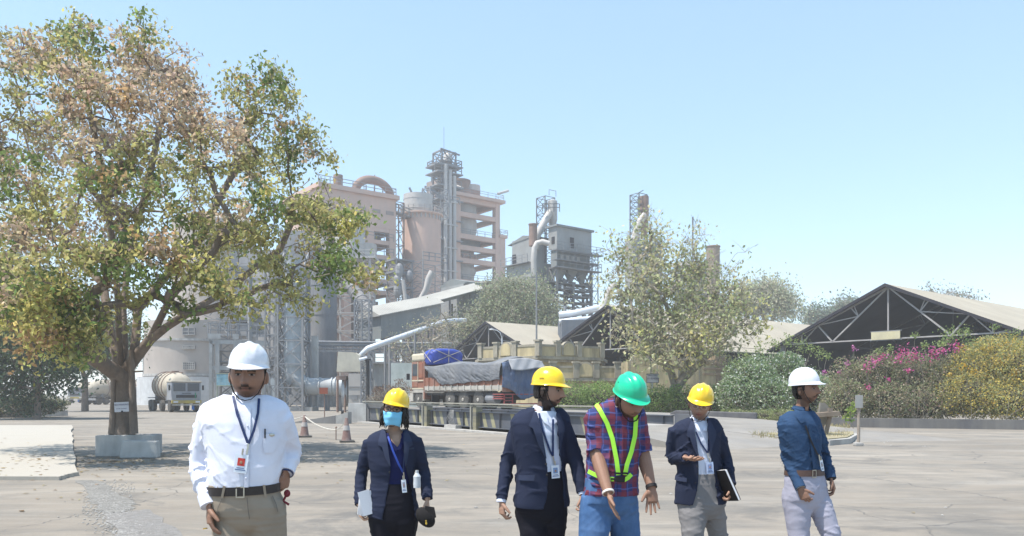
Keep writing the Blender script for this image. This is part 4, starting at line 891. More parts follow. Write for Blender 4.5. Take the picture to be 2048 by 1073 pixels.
# hopper building
D = 84; P0 = flat(560, D - 2); rt = root('hopper_building', 'dusty grey hopper building behind the white-shirted man', 'building', P0)
a = along(P0, 618); bl = along(P0, 455, BX)
def bquad(pa, pb, y0, y1, D1, D2, m, nm, th=.4):
    b = MB(); A_, B_, C_, D_ = W(pa, y1, D1), W(pb, y1, D2), W(pb, y0, D2), W(pa, y0, D1); b.prism([A_, B_, C_, D_], Vector((0, th, 0))); return b.build(nm, m, rt)
m_grime = mat('grimy_grey_wall', (.25, .25, .26), .9, nv=.15, ns=.3, dirt=(.38, .365, .35), da=.6, ds=(.5, .5, .12))
bquad(500, 560, 540, 672, 86, 84, m_grime, 'upper_wall', 6); bquad(505, 557, 668, 790, 86.6, 85, m_grime, 'lower_wall', 5)
b = MB(); A_, B_ = W(505, 672, 84.5), W(556, 672, 83.5); b.prism([A_, B_, W(556, 690, 83.5), W(531, 738, 84), W(509, 735, 84.4)], Vector((0, 4, 0))); b.build('hopper', mat('pale_grime', (.34, .33, .33), .9, dirt=(.22, .22, .22), da=.6, ds=(.6, .6, .15)), rt)
b = MB()
for px_ in (500, 552, 612): b.bar(flat(px_, 82.5), W(px_, 540, 82.5), .38)
for y in (560, 605, 650, 672, 712, 745): b.bar(W(498, y, 82.6), W(558, y, 82.3), .28)
b.build('steel_columns', m_steel, rt)
b = MB(); b.obox(W(512, 790, 82) - UP * 2, (2.6, 0, 0), (0, 3, 0), UP * 3.8); b.build('base_room', mat('pale_blue_wall', (.33, .37, .40), .9, dirt=(.25, .25, .26), da=.5), rt)
b = MB(); b.obox(W(525, 794, 81.95) - UP * 1, (.9, 0, 0), (0, .1, 0), UP * 2.3); b.build('door', m_sheet_dk, rt)
b = MB(); railing(b, [flat(436, 84), flat(500, 84)], Zp(672, 84), 1.2, .08, .9); railing(b, [flat(440, 84), flat(500, 84)], Zp(655, 84), 1.2, .08, .9)
for k in range(30): p = W(random.uniform(430, 500), random.uniform(560, 668), random.uniform(84, 90)); b.bar(p, p + Vector((random.uniform(-2, 2), 0, random.uniform(-1.5, 1.5))), .1)
for y in (600, 640, 672): b.obox(W(432, y, 84), (3.8, 0, 0), (0, 5, 0), UP * .2)
b.build('platforms', m_steel, rt)
# tall grey back walls
P = flat(430, 104); rt = root('grey_mill_hall', 'tall hazy grey mill hall wall behind the left works', 'building', P)
q = MB(); q.obox(P, (9.5, 0, 0), (0, 9, 0), UP * Zp(500, 104)); q.obox(P + Vector((9.6, -3, 0)), (3.6, .5, 0), (0, 7, 0), UP * Zp(470, 104)); q.build('wall', m_grime, rt)
b = MB()
for k in range(5): b.obox(P + Vector((-.05, -.12, Zp(760 - 55 * k, 104))), (9.6, 0, 0), (0, .1, 0), UP * .5)
for k in range(8): b.obox(P + Vector((.6 + 1.1 * k, -.08, Zp(600, 104))), (.6, 0, 0), (0, .1, 0), UP * 1.2)
b.build('wall_bands', m_sheet_dk, rt)
P = flat(618, 92); rt = root('soot_silo', 'dark soot-streaked grey silo right of the vertical duct', 'silo', P); cyl('silo_shell', rt, P + Vector((1.4, 1.5, 0)), 1.55, 2, Zp(540, 92), mat('soot_streaked_wall', (.18, .185, .20), .9, nv=.15, ns=.4, dirt=(.33, .33, .335), da=.7, ds=(.5, .5, .1)), 32, 4)
b = MB(); b.box(P + Vector((1.4, 1.5, 0)), 2.4, 2.4, 2.1); b.build('base', m_conc, rt)
# vertical duct in truss frame, elbow, horizontal duct, fan
D = 68; rt = root('flue_duct', 'pale blue-grey vertical duct in a cross-braced frame with elbow to a horizontal duct', 'duct', flat(585, D))
c = flat(586, D); r_ = 18 / F * D
b = MB(); top = Zp(520, D); b.tube([c + UP * top, c + UP * Zp(745, D), c + UP * Zp(757, D) + Vector((.15, 0, 0)), c + UP * Zp(768, D) + Vector((.7, 0, 0)), W(612, 773, D), W(690, 775, D)], [r_, r_, r_ * 1.02, r_ * 1.02, r_ * .95, r_ * .95], 24); b.build('duct_shell', m_lblue, rt, smooth='auto')
for y in range(545, 745, 27): b = MB(); b.lathe([(r_, Zp(y, D)), (r_ + .06, Zp(y, D)), (r_ + .06, Zp(y, D) + .1), (r_, Zp(y, D) + .1)], c, 24); b.build('flange', m_lblue, rt)
for px_ in (615, 640, 664, 671): b = MB(); p = W(px_, 774, D); b.tube([p, p + Vector((.1, 0, 0))], r_ + .06, 24); b.build('flange', m_lblue, rt)
b = MB()
P = c + Vector((-1.0, -1.15, 0)); lattice(b, P, Vector((1, 0, 0)), Vector((0, 1, 0)), 2.15, 2.2, 0, top + 1, 7, .17, 2); b.build('braced_frame', m_steel, rt); b = MB(); lattice(b, P + Vector((-1.15, 0.2, 0)), Vector((1, 0, 0)), Vector((0, 1, 0)), .9, 1.2, 0, top, 12, .12, 1)
for k in range(14): b.bar(P + Vector((-.2, -.02, 1 + k * .9)), P + Vector((.1, -.02, 1.8 + k * .9)), .07)
for px_ in (625, 655, 680): b.bar(flat(px_, D), W(px_, 785, D), .3)
for k in range(16): p = W(random.uniform(560, 620), random.uniform(770, 800), D - 1 + random.random()); b.bar(p, p + Vector((random.uniform(-.8, .8), 0, random.uniform(-.3, .8))), .08)
b.build('frame', m_steel, rt)
b = MB(); P = flat(560, 67); b.obox(P, (2.8, 0, 0), (0, 2, 0), UP * .35); b.build('footing', m_conc, rt)
P = flat(618, 70); b = MB(); b.obox(P + Vector((.2, 0, 0)), (.55, 0, 0), (0, .5, 0), UP * Zp(672, 70)); b.build('concrete_column', m_white_conc, rt)
D = 64; rt = root('fan_unit', 'large fan casing with cream elbow hood and grey outlet duct', 'fan', flat(695, D))
b = MB(); p = W(684, 783, D); b.lathe([(.9, 0), (1.2, .05), (1.3, .25), (1.2, .5), (.9, .55)], p, 28, axis=(1, .15, 0), cap=True); b.build('fan_casing', m_lblue, rt, smooth='auto')
D = 62.4; b = MB(); b.obox(W(697, 808, D), (1.0, 0, 0), (0, 2.3, 0), UP * ((808 - 748) / F * D)); b.build('outlet_duct', m_duct, rt)
b = MB()
for y in (775, 792): b.obox(W(696, y, D - .05), (1.2, 0, 0), (0, 1.4, 0), UP * .07)
b.obox(W(703, 800, D - .04), (.5, 0, 0), (0, .1, 0), UP * .35); b.build('duct_flanges', m_steel, rt)
m_cream = mat('dusty_cream_hood', (.50, .47, .39), .8, dirt=(.34, .32, .28), da=.5, ds=(.8, .8, .3))
b = MB(); A_ = W(673, 744, D); ww_ = (722 - 673) / F * D; hh_ = (748 - 709) / F * D; rr = .75
prof = [Vector((0, 0, 0)), Vector((ww_, 0, 0)), Vector((ww_, 0, hh_ - rr))] + [Vector((ww_ - rr + rr * math.cos(t), 0, hh_ - rr + rr * math.sin(t))) for t in [math.pi / 2 * k / 8 for k in range(1, 9)]] + [Vector((.12, 0, hh_ + .05))]
b.prism([A_ + q for q in prof], Vector((0, 1.9, 0))); b.build('elbow_hood', m_cream, rt, smooth='auto')
b = MB(); b.obox(W(672, 760, D + .2), (.8, 0, 0), (0, .8, 0), UP * .3); 
for px_ in (675, 690): b.bar(flat(px_, D + .5), W(px_, 757, D + .5), .14)
b.build('motor_stand', m_rust, rt)
P = flat(745, 66); rt = root('drum_tank', 'horizontal grey drum lying behind the masked woman', 'tank', P); b = MB(); p = P + UP * .75; b.tube([p, p + Vector((.3, 0, 0)), p + Vector((3.2, .4, 0))], [.5, .62, .62], 18); b.build('drum', m_duct, rt, smooth='auto')
b = MB(); b.box(P + Vector((.6, 0, 0)), .2, .8, .4); b.box(P + Vector((2.6, .3, 0)), .2, .8, .4); b.build('saddles', m_steel, rt)

# ================================================================ TRUCK with tarpaulin (local frame: x forward, y left = seen side)
tc = Vector((-.5, 41.8, .625)); Hh = Vector((-.57, .82, 0)).normalized(); Lf = Vector((-Hh.y, Hh.x, 0))
tro = tc - Lf * 1.22; ang = math.atan2(Hh.y, Hh.x); LT = 10.9
tk = root('loaded_truck', 'orange-brown cargo truck covered in grey and blue tarpaulin on the weighbridge road', 'truck', tro, ang)
m_cab = mat('orange_brown_cab_paint', (.25, .095, .055), .6, nv=.15, ns=2, dirt=(.27, .2, .17), da=.6, ds=(1, 1, .8)); m_cream_p = mat('cream_truck_paint', (.52, .47, .36), .6, dirt=(.36, .32, .27), da=.4)
m_tarp = mat('grey_tarpaulin', (.14, .15, .17), .75, nv=.12, ns=1.5, dirt=(.26, .255, .25), da=.5, ds=(1.2, 1.2, .3), bump=.3, bs=8); m_tarp_b = mat('navy_blue_tarpaulin', (.055, .095, .19), .6, nv=.25, ns=1.2, dirt=(.24, .25, .28), da=.45, ds=(1.5, 1.5, .5), bump=.3, bs=8); m_tarp_vb = mat('bright_blue_tarpaulin', (.022, .05, .33), .5, nv=.25, ns=1.5, dirt=(.15, .2, .35), da=.35, ds=(2, 2, 2)); m_wbody = mat('dusty_whitish_truck_paint', (.44, .42, .38), .7, dirt=(.26, .24, .21), da=.6, ds=(1.4, 1.4, .4))
V = Vector
def tb(name, m, boxes, parent=tk, bevel=0, extra=None):
    b = MB()
    for (x0, x1, y0, y1, z0, z1) in boxes: b.obox((x0, y0, z0), (x1 - x0, 0, 0), (0, y1 - y0, 0), (0, 0, z1 - z0))
    if extra: extra(b)
    return b.build(name, m, parent, local=True, bevel=bevel)
cab = tb('cab', m_cab, [(8.95, 10.75, -1.15, 1.15, 1.2, 2.98)], bevel=.05)
tb('cab_lower', m_wbody, [(8.95, 9.15, .8, 1.2, .45, 1.24), (9.15, 10.9, .8, 1.2, .95, 1.24), (10.45, 10.9, .8, 1.2, .4, .96), (10.82, 11.05, -1.2, 1.2, .35, .75), (8.95, 10.9, -1.2, .8, .6, 1.24)], bevel=.02)
tb('cab_roof', m_cream_p, [(8.95, 10.7, -1.2, 1.2, 2.98, 3.48)], bevel=.12)
tb('side_window', m_glass, [(9.95, 10.6, 1.13, 1.165, 2.05, 2.82)]); tb('windscreen', m_glass, [(10.74, 10.77, -1.0, 1.0, 2.0, 2.85)]); tb('door_panel', m_cab, [(9.15, 9.75, 1.14, 1.19, 1.9, 2.85), (9.85, 10.65, 1.14, 1.19, 1.32, 1.72)], bevel=.03)
tb('cab_trim', m_cream_p, [(8.95, 10.78, 1.14, 1.2, 1.70, 1.78), (8.95, 10.9, 1.14, 1.22, 1.18, 1.27), (9.78, 9.84, 1.14, 1.2, 1.75, 2.95)])
tb('headboard', m_cab, [(8.78, 8.95, -1.22, 1.25, .55, 2.9)]); tb('mirror', m_blackp, [(10.7, 10.8, 1.3, 1.5, 1.8, 2.2)])
tb('chassis', m_blackp, [(.3, 10.5, -.5, .5, .55, .85), (.1, 8.9, -1.1, 1.1, .8, .98)])
tb('side_planks', m_cab, [(.1, 8.78, 1.16, 1.22, 1.3, 1.9), (.1, 8.78, -1.22, -1.16, 1.3, 1.9), (0, .1, -1.2, 1.2, 1.0, 1.9)], extra=lambda b: [b.obox((x, 1.22, 1.36), (.09, 0, 0), (0, .05, 0), (0, 0, .52)) for x in np.arange(.3, 8.7, .72)])
def skirt(b):
    for x in np.arange(.3, 8.7, .72): b.obox((x, 1.25, 1.08), (.09, 0, 0), (0, .05, 0), (0, 0, .32))
tb('side_rail', m_wbody, [(.05, 8.9, 1.15, 1.25, 1.12, 1.36), (.05, 8.9, 1.17, 1.27, 1.05, 1.08), (6.4, 8.7, 1.15, 1.24, .95, .98)], extra=skirt)
def wheel(x, y, r_=.56):
    b = MB(); s = 1 if y > 0 else -1; c = V((x, y, r_ + .0))
    b.lathe([(.27, -.02), (r_ * .92, 0), (r_, .05), (r_, .22), (r_ * .92, .27), (.27, .28)], c - V((0, s * .27, 0)), 28, axis=(0, s, 0), cap=True); ty = b.build('wheel', m_tyre, tk, local=True, smooth='auto')
    b = MB(); b.lathe([(.26, .285), (.24, .24), (.2, .2), (.1, .2), (.1, .31), (.02, .32)], c - V((0, s * .27, 0)), 20, axis=(0, s, 0)); b.build('rim', m_wbody, ty, local=True, smooth='auto')
for x in (2.6, 4.25, 5.8, 9.75):
    for y in (1.15, -1.15): wheel(x, y)
for x in (2.6, 4.25, 5.8):
    for y in (.8, -.8): wheel(x, y)
def mudg(b):
    for x in (2.6, 4.25, 5.8): b.tube([V((x + .68 * math.cos(t), 1.0, .52 + .62 * math.sin(t))) for t in [math.pi * k / 10 for k in range(11)]], .03, 5)
tb('mudguards', m_blackp, [(8.0, 8.1, .6, 1.15, .2, .9)], extra=mudg)
tb('fuel_tank', m_steel, [], extra=lambda b: b.tube([V((.9, .95, .62)), V((2.0 - .2, .95, .62))], .27, 16))
tb('rear_bumper', mat('red_lattice_paint', (.30, .05, .05), .7, dirt=(.25, .2, .18), da=.5), [(-.05, .02, -1.2, 1.2, .3, .38), (-.05, .02, -1.2, 1.2, .84, .9), (-.03, .03, .55, .6, .35, .87), (-.03, .03, 1.1, 1.15, .35, .87), (-.03, .03, .55, 1.15, .5, .54), (-.03, .03, .55, 1.15, .66, .7), (.0, 1.0, 1.16, 1.22, .6, .66), (.0, 1.0, 1.16, 1.22, .84, .9), (.0, 1.0, 1.16, 1.22, .72, .76)])
tb('number_board', mat('ochre_board', (.35, .22, .10), .8), [(-.05, -.02, .2, .6, .1, .35)])
# tarpaulin surfaces: grids with folds
def grid(name, fn, nu, nv_, m, parent, thick=.02, sm=True, local=True):
    vs = []; 
    for i in range(nu + 1):
        for j in range(nv_ + 1): vs.append(fn(i / nu, j / nv_))
    fs = [(i * (nv_ + 1) + j, (i + 1) * (nv_ + 1) + j, (i + 1) * (nv_ + 1) + j + 1, i * (nv_ + 1) + j + 1) for i in range(nu) for j in range(nv_)]
    b = MB(); b.add(vs, fs); o = b.build(name, m, parent, local=local, smooth=sm); so = o.modifiers.new('thickness', 'SOLIDIFY'); so.thickness = thick; so.offset = 0; return o
def fold(u, v, f=14, a=.035):
    n = mnoise.noise(V((u * f * 1.3, v * 2.2 + u * 3, 3))) + .5 * mnoise.noise(V((u * f * 3.1 + 7, v * 3.5, 8))) + .3 * mnoise.noise(V((u * f * 7, v * 9, 1)))
    return a * 1.7 * (1 - 2 * abs(n)) * (.35 + .65 * v)
def tarp_side(u, v):                                 # u: rear->front, v: top->bottom
    x = .05 + u * 8.7; zt = 2.56 - .05 * math.sin(u * 9) + .10 * u
    zb = 1.66 - .33 * u if u < .72 else 1.42 + (u - .72) / .28 * .95
    zb += .03 * math.sin(u * 40); z = zt + (zb - zt) * v
    return V((x + (.12 * v if u < .8 else -.25 * v * (u - .8) * 5), 1.27 + .05 * math.sin(v * 3.1) + fold(u + v * .22, v), z))
tc_ = MB(); top_pts = []
def tarp_top(u, v):
    x = .05 + u * 8.7; y = 1.27 - v * 2.54; s = math.sin(math.pi * v)
    return V((x, y, 2.56 - .05 * math.sin(u * 9) + .10 * u + .12 * s + .12 * s * math.sin(u * 11) + .25 * s * math.exp(-((u - .05) * 9) ** 2) + .03 * mnoise.noise(V((u * 12, v * 5, 1)))))
grid('tarpaulin_side', tarp_side, 120, 24, m_tarp, tk); grid('tarpaulin_top', tarp_top, 60, 14, m_tarp, tk)
def tarp_rear(u, v):                                 # u: near side -> far side
    y = 1.3 - u * 2.75; zt = 2.58 + .18 * math.sin(math.pi * u) + (.10 if u > .5 else 0) * u; zb = 1.25 - .55 * min(1, u * 2.2) + .1 * math.sin(u * 9)
    z = zt + (zb - zt) * v; return V((-.06 - .16 * math.sin(v * 2.6) * (.6 + .4 * math.sin(u * 8)) + fold(u, v, 4, .06), y, z))
grid('tarpaulin_rear', tarp_rear, 60, 30, m_tarp_b, tk)
def tarp_fl(u, v):
    y = .95 - u * 2.3; zt = 2.62 + .18 * math.sin(math.pi * (u * .84 + .13)); z = zt - v * (.55 + .12 * math.sin(u * 5)); return V((-.16 - .30 * v + .02 * math.sin(u * 20 + v * 5), y, z + .05))
grid('tarpaulin_flap', tarp_fl, 30, 10, mat('pale_grey_tarpaulin', (.30, .31, .335), .7, dirt=(.35, .34, .33), da=.4), tk)
b = MB(); b.obox((.3, -1.1, 1.3), (8.3, 0, 0), (0, 2.2, 0), (0, 0, 1.15)); b.build('cargo', m_dark_steel, tk, local=True)
# bundle on the cab roof
def bundle():
    b = MB(); n, m_ = 40, 24; vs = []
    for i in range(m_ + 1):
        th = math.pi * i / m_
        for k in range(n):
            ph = 2 * math.pi * k / n; s = lambda t: math.copysign(abs(t) ** .38, t)
            x = .62 * s(math.cos(ph)) * abs(math.sin(th)) ** .4; y = 1.2 * s(math.sin(ph)) * abs(math.sin(th)) ** .4; z = .52 * s(math.cos(th))
            w_ = 1 + .06 * mnoise.noise(V((x * 4, y * 3, z * 4))); vs.append(V((8.55 + x * w_, y * w_, 3.25 + z * w_ - .08 * abs(y) ** 2)))
    b.add(vs, [(i * n + k, (i + 1) * n + k, (i + 1) * n + (k + 1) % n, i * n + (k + 1) % n) for i in range(m_) for k in range(n)]); return b.build('roof_bundle', m_tarp_vb, tk, local=True, smooth=True)
bd = bundle(); b = MB()
for sx in (7.9,): 
    b.tube([V((sx, -1.1, 2.85)), V((sx - .03, 0, 3.3)), V((sx, 1.1, 3.7)), V((8.5, 1.15, 3.72))], .022, 5); b.tube([V((sx, 1.1, 2.85)), V((sx - .03, 0, 3.3)), V((sx, -1.1, 3.7))], .022, 5); b.tube([V((sx, 0, 2.8)), V((sx - .03, 0, 3.75))], .02, 5)
b.tube([V((9.1, 1.24, 2.9)), V((8.0, 1.24, 3.65))], .022, 5); b.tube([V((8.0, 1.24, 2.9)), V((9.1, 1.24, 3.65))], .022, 5); b.build('lashing_rope', mat('pale_rope', (.4, .36, .3), .8), bd, local=True)

# ================================================================ bulk TANKERS
m_tank = mat('dusty_cream_tank', (.42, .38, .31), .7, nv=.12, ns=.8, dirt=(.28, .25, .21), da=.6, ds=(.8, .8, .3)); m_cabt = mat('grey_blue_cab_paint', (.24, .26, .30), .6, nv=.2, ns=3, dirt=(.36, .34, .3), da=.5, ds=(2, 2, 1))
def tanker(P, ang, label, first=None):
    t = root('bulk_tanker', label, 'tanker truck', P, ang, group='dusty bulk cement tankers in the left yard')
    def bx(name, m, boxes, bevel=0, ex=None, par=None):
        b = MB()
        for (x0, x1, y0, y1, z0, z1) in boxes: b.obox((x0, y0, z0), (x1 - x0, 0, 0), (0, y1 - y0, 0), (0, 0, z1 - z0))
        if ex: ex(b)
        return b.build(name, m, par or t, local=True, bevel=bevel)
    c = bx('cab', m_cabt, [(-1.6, 0, -1.15, 1.15, .95, 2.45)], .06); bx('cab_roof', m_tank, [(-1.6, .08, -1.18, 1.18, 2.42, 2.56)], .05, par=c)
    bx('windscreen', m_glass, [(.0, .02, -1.0, -.08, 1.72, 2.36)], par=c); bx('windscreen', m_glass, [(.0, .02, .08, 1.0, 1.72, 2.36)], par=c); bx('side_window', m_glass, [(-1.2, -.4, 1.15, 1.165, 1.75, 2.3)], par=c); bx('side_window', m_glass, [(-1.2, -.4, -1.165, -1.15, 1.75, 2.3)], par=c)
    bx('grille', m_blackp, [(.0, .03, -.8, .8, 1.18, 1.42), (.0, .025, -.35, .35, 1.52, 1.57)], par=c)
    bx('bumper', mat('yellow_bumper', (.42, .33, .08), .7, dirt=(.25, .2, .12), da=.5), [(-.1, .12, -1.15, 1.15, .72, .98)], .02); bx('bumper_bar', m_wbody, [(-.1, .14, -1.05, 1.05, .56, .66)])
    for y in (-.85, .85): bx('headlight', m_silver, [(.1, .14, y - .18, y + .18, .78, .92)])
    for y in (-1, 1): bx('mirror', m_blackp, [(-.1, 0, y * 1.3 - .07, y * 1.3 + .07, 1.8, 2.2)])
    bx('streamers', mat('green_cloth', (.02, .22, .12), .8), [(.03, .05, .65, .72, 1.15, 1.6)]); 
    bx('plate', mat('blue_flap', (.02, .12, .4), .7), [(0.0, .02, .4, .6, .2, .6)])
    bx('chassis', m_blackp, [(-8.6, -.2, -.45, .45, .7, .95)])
    def tk_(b):
        pr = [(.02, 0), (.75, .1), (1.05, .45), (1.2, 1.1), (1.22, 3.4), (1.1, 5.6), (.9, 6.4), (.5, 6.75), (.02, 6.85)]
        b.lathe(pr, V((-1.75, 0, 2.05)), 28, axis=(-1, 0, .035))
    tn = bx('tank', m_tank, [], ex=tk_); [setattr(p, 'use_smooth', True) for p in tn.data.polygons]
    def rings(b):
        for h in (1.4, 2.5, 3.6, 4.7): b.lathe([(1.21, 0), (1.26, .0), (1.26, .08), (1.21, .08)], V((-1.75 - h, 0, 2.05 + h * .035)), 28, axis=(-1, 0, .035))
        b.lathe([(.3, 0), (.3, .2), (0.02, .2)], V((-3.6, 0, 3.25)), 12); b.bar(V((-2.4, .3, 3.3)), V((-6.5, .3, 3.4)), .08); b.bar(V((-2.4, -.3, 3.3)), V((-6.5, -.3, 3.4)), .08)
    bx('tank_rings', m_rust, [], ex=rings, par=tn); bx('tank_cradle', m_steel, [(-2.6, -2.3, -1, 1, .95, 1.3)]); bx('tank_cradle', m_steel, [(-7.4, -7.1, -.8, .8, .95, 1.5), (-8.6, -6.6, -1.15, 1.15, 1.12, 1.2)]); bx('rear_bumper', m_steel, [(-8.65, -8.55, -1.1, 1.1, .6, .9)])
    for x in (-.95, -3.9, -6.9, -8.0):
        for y in (1.1, -1.1):
            b = MB(); s = 1 if y > 0 else -1; b.lathe([(.25, 0), (.46, .0), (.5, .05), (.5, .25), (.46, .3), (.25, .3)], V((x, y - s * .28, .5)), 20, axis=(0, s, 0), cap=True); wl = b.build('wheel', m_black, t, local=True); b = MB(); b.lathe([(.25, .3), (.2, .24), (.05, .24)], V((x, y - s * .28, .5)), 16, axis=(0, s, 0)); b.build('rim', m_steel, wl, local=True)
    return t
def hd(x, y): return math.atan2(y, x)
tk1 = tanker(flat(373, 63), hd(.6, -.8), 'nearest bulk cement tanker with yellow bumper and cream tank, in sun')
def tdup(px, D, ang, label):
    d = dup(tk1, flat(px, D), ang, label); return d
tdup(283, 112, hd(.35, .9), 'beige tanker seen from behind between the trunk and the nearest tanker')
tdup(221, 112, hd(-.8, -.6), 'hazy tanker with only its cab showing left of the big trunk')
tdup(199, 126, hd(-.1, -1), 'hazy grey tanker under an arched cover, middle of the far yard'); tdup(150, 122, hd(.1, -1), 'hazy tanker farthest left, half hidden behind the bushes')
# ================================================================ VEGETATION
m_leaf = mat('dusty_leaf', attr=True, rough=.6, nv=.12, ns=2, bump=0, trans=.5, spec=.3)
m_core = mat('dark_core_fill', (.06, .055, .035), .95, nv=.4, ns=3)
m_bark = mat('grey_brown_bark', (.22, .175, .145), .9, nv=.25, ns=3, dirt=(.12, .10, .085), da=.6, ds=(6, 6, 1.2), bump=.8, bs=14)
m_bark2 = mat('pale_dusty_bark', (.33, .29, .24), .9, nv=.2, ns=3, dirt=(.2, .17, .14), da=.5, ds=(5, 5, 1.5), bump=.6, bs=14)
def leaf_mesh(name, C, size, col, parent, droop=.5, loc=None, asp=.62, m=None):
    """one folded pointed leaf (two triangles share the midrib) per centre"""
    N = len(C); C = np.asarray(C, float); size = np.broadcast_to(size, (N,))
    a = rng.normal(size=(N, 3)); a[:, 2] -= droop * 1.2; a /= np.linalg.norm(a, axis=1)[:, None]
    h = rng.normal(size=(N, 3)); w_ = np.cross(a, h); w_ /= np.linalg.norm(w_, axis=1)[:, None]; n = np.cross(a, w_)
    L = size[:, None]
    p0 = C - a * L * .5; p1 = C + w_ * L * asp * .5 + n * L * .10 - a * L * .08; p2 = C + a * L * .55; p3 = C - w_ * L * asp * .5 + n * L * .10 - a * L * .08
    V_ = np.stack([p0, p1, p2, p3], 1).reshape(-1, 3); idx = np.arange(N)[:, None] * 4
    Fq = np.concatenate([idx + [0, 1, 2], idx + [0, 2, 3]], 0)
    return npmesh(name, V_, Fq, m or m_leaf, parent, col=np.repeat(col, 4, axis=0), loc=loc)
def palette(N, cols, wts, jit=.18):
    k = rng.choice(len(cols), size=N, p=np.array(wts) / sum(wts)); c = np.array(cols)[k]
    return np.clip(c * (1 + rng.normal(size=(N, 1)) * jit) * (1 + rng.normal(size=(N, 3)) * .05), .005, .9)

def grow_tree(name, label, cat, base, trunk, limbs, targets, leaf_n, leaf_s, leaf_sp, colfn, bark, group=None, tip=.006, r_trunk=None, droop=.6, twig=.5, bare=0.0, flare=1.3, jit=.12, pw=2.35, minr=.006):
    rt = root(name, label, cat, base, group=group)
    nodes = []; par = []; fixed = {}
    def addn(p, q): nodes.append(Vector(p)); par.append(q); return len(nodes) - 1
    ids = []; q = -1
    for p, r_ in trunk: q = addn(p, q); fixed[q] = r_; ids.append(q)
    for lb in limbs:                                  # limb: (start index in trunk or ('l', k, i)), points
        st, pts = lb[0], lb[1]; q = ids[st] if isinstance(st, int) else limb_ids[st[0]][st[1]]
        if lb is limbs[0]: limb_ids = []
        cur = []
        for i, p in enumerate(pts):
            a = nodes[q]; d = (Vector(p) - a); n = max(1, int(d.length / .6))
            for k in range(1, n + 1):
                pp = a + d * k / n + (Vector((random.gauss(0, .05), random.gauss(0, .05), random.gauss(0, .04))) * d.length * .25 if k < n else Vector())
                q = addn(pp, q)
            cur.append(q)
        limb_ids.append(cur)
    start = nodes[ids[-1]]
    T = sorted(targets, key=lambda t: (t - start).length)
    arr = np.array([list(n) for n in nodes]); dist = np.array([(n - start).length for n in nodes])
    arr = arr.tolist(); dist = dist.tolist(); first_free = max(0, len(ids) - 2)
    tips = []
    A = np.zeros((len(T) * 12 + len(arr) + 10, 3)); Dn = np.zeros(len(A)); n0 = len(arr); A[:n0] = arr; Dn[:n0] = dist
    for t in T:
        d = np.linalg.norm(A[:n0] - np.array(t), axis=1); dt = (t - start).length
        pen = np.where(Dn[:n0] > dt, 3.0, 0) + Dn[:n0] * .0
        d2 = d + pen; d2[:first_free] += 50
        j = int(np.argmin(d2)); a = nodes[j]; dd = t - a; n = max(2, int(dd.length / .35)); n = min(n, 10)
        # leave along the parent's direction, bend to the target
        pd = (a - nodes[par[j]]).normalized() if par[j] >= 0 else UP
        c1 = a + pd * dd.length * .35 + UP * dd.length * .08; q = j
        for k in range(1, n + 1):
            s = k / n; p = a * (1 - s) ** 2 + c1 * 2 * s * (1 - s) + t * s * s
            if k < n: p = p + Vector((random.gauss(0, 1), random.gauss(0, 1), random.gauss(0, 1))) * jit * dd.length * .12
            q = addn(p, q); A[n0] = p; Dn[n0] = (p - start).length; n0 += 1
        tips.append(q)
    N = len(nodes); kids = [[] for _ in range(N)]
    for i, p in enumerate(par):
        if p >= 0: kids[p].append(i)
    rr = [0.0] * N
    for i in range(N - 1, -1, -1):
        s = sum(rr[k] ** pw for k in kids[i]); rr[i] = max(tip, s ** (1 / pw)) if kids[i] else tip
    if r_trunk:
        sc = r_trunk / rr[ids[-1]]
        for i in range(N): rr[i] = max(minr, rr[i] * sc if rr[i] > .02 else rr[i] * min(sc, 1.3))
    for i, r_ in fixed.items(): rr[i] = r_
    b = MB(); done = set()
    for i in range(N):                                # chains
        for k in kids[i]:
            if k in done: continue
            main = max(kids[i], key=lambda x: rr[x])
            if i != 0 and k == main and i in done: continue
            ch = [i, k]; done.add(k)
            while kids[ch[-1]]:
                m_ = max(kids[ch[-1]], key=lambda x: rr[x])
                if m_ in done: break
                ch.append(m_); done.add(m_)
            rad = [rr[c] for c in ch]
            if ch[0] != 0: rad[0] = min(rad[0], rad[1] * 1.15)
            n = 14 if rad[0] > .15 else 8 if rad[0] > .05 else 5 if rad[0] > .02 else 3
            b.tube([nodes[c] for c in ch], rad, n, cap=False)
    # twigs + leaves
    C = []; col = []
    per = max(1, int(leaf_n / max(1, len(tips)))); tw = []
    for q in tips:
        t = nodes[q]; d0 = (t - nodes[par[q]]).normalized(); isbare = random.random() < bare
        cc = colfn(t); nt_ = 4
        ends = []
        for k in range(nt_):
            e = t + (d0 * .6 + Vector((random.gauss(0, .7), random.gauss(0, .7), random.gauss(.05, .5)))).normalized() * twig * random.uniform(.5, 1.2)
            ends.append(e); mid = t.lerp(e, .5) + Vector((0, 0, .06)); b.tube([t, mid, e], [minr, minr * .8, minr * .5], 3, cap=False)
        if isbare: continue
        n = int(per * random.uniform(.5, 1.6)); 
        for _ in range(n):
            e = random.choice(ends); s = random.random() ** .6; p = t.lerp(e, s) + Vector((random.gauss(0, 1), random.gauss(0, 1), random.gauss(-.25, .85))) * leaf_sp
            C.append(p); col.append(cc)
    b.build('trunk', bark, rt, smooth=True)
    C = np.array([list(p) for p in C]); N_ = len(C); col = np.array(col); col = np.clip(col * (1 + rng.normal(size=(N_, 1)) * .22) * (1 + rng.normal(size=(N_, 3)) * .05), .01, .9)
    leaf_mesh('crown', C, leaf_s * rng.uniform(.6, 1.25, N_), col, rt, droop)
    return rt
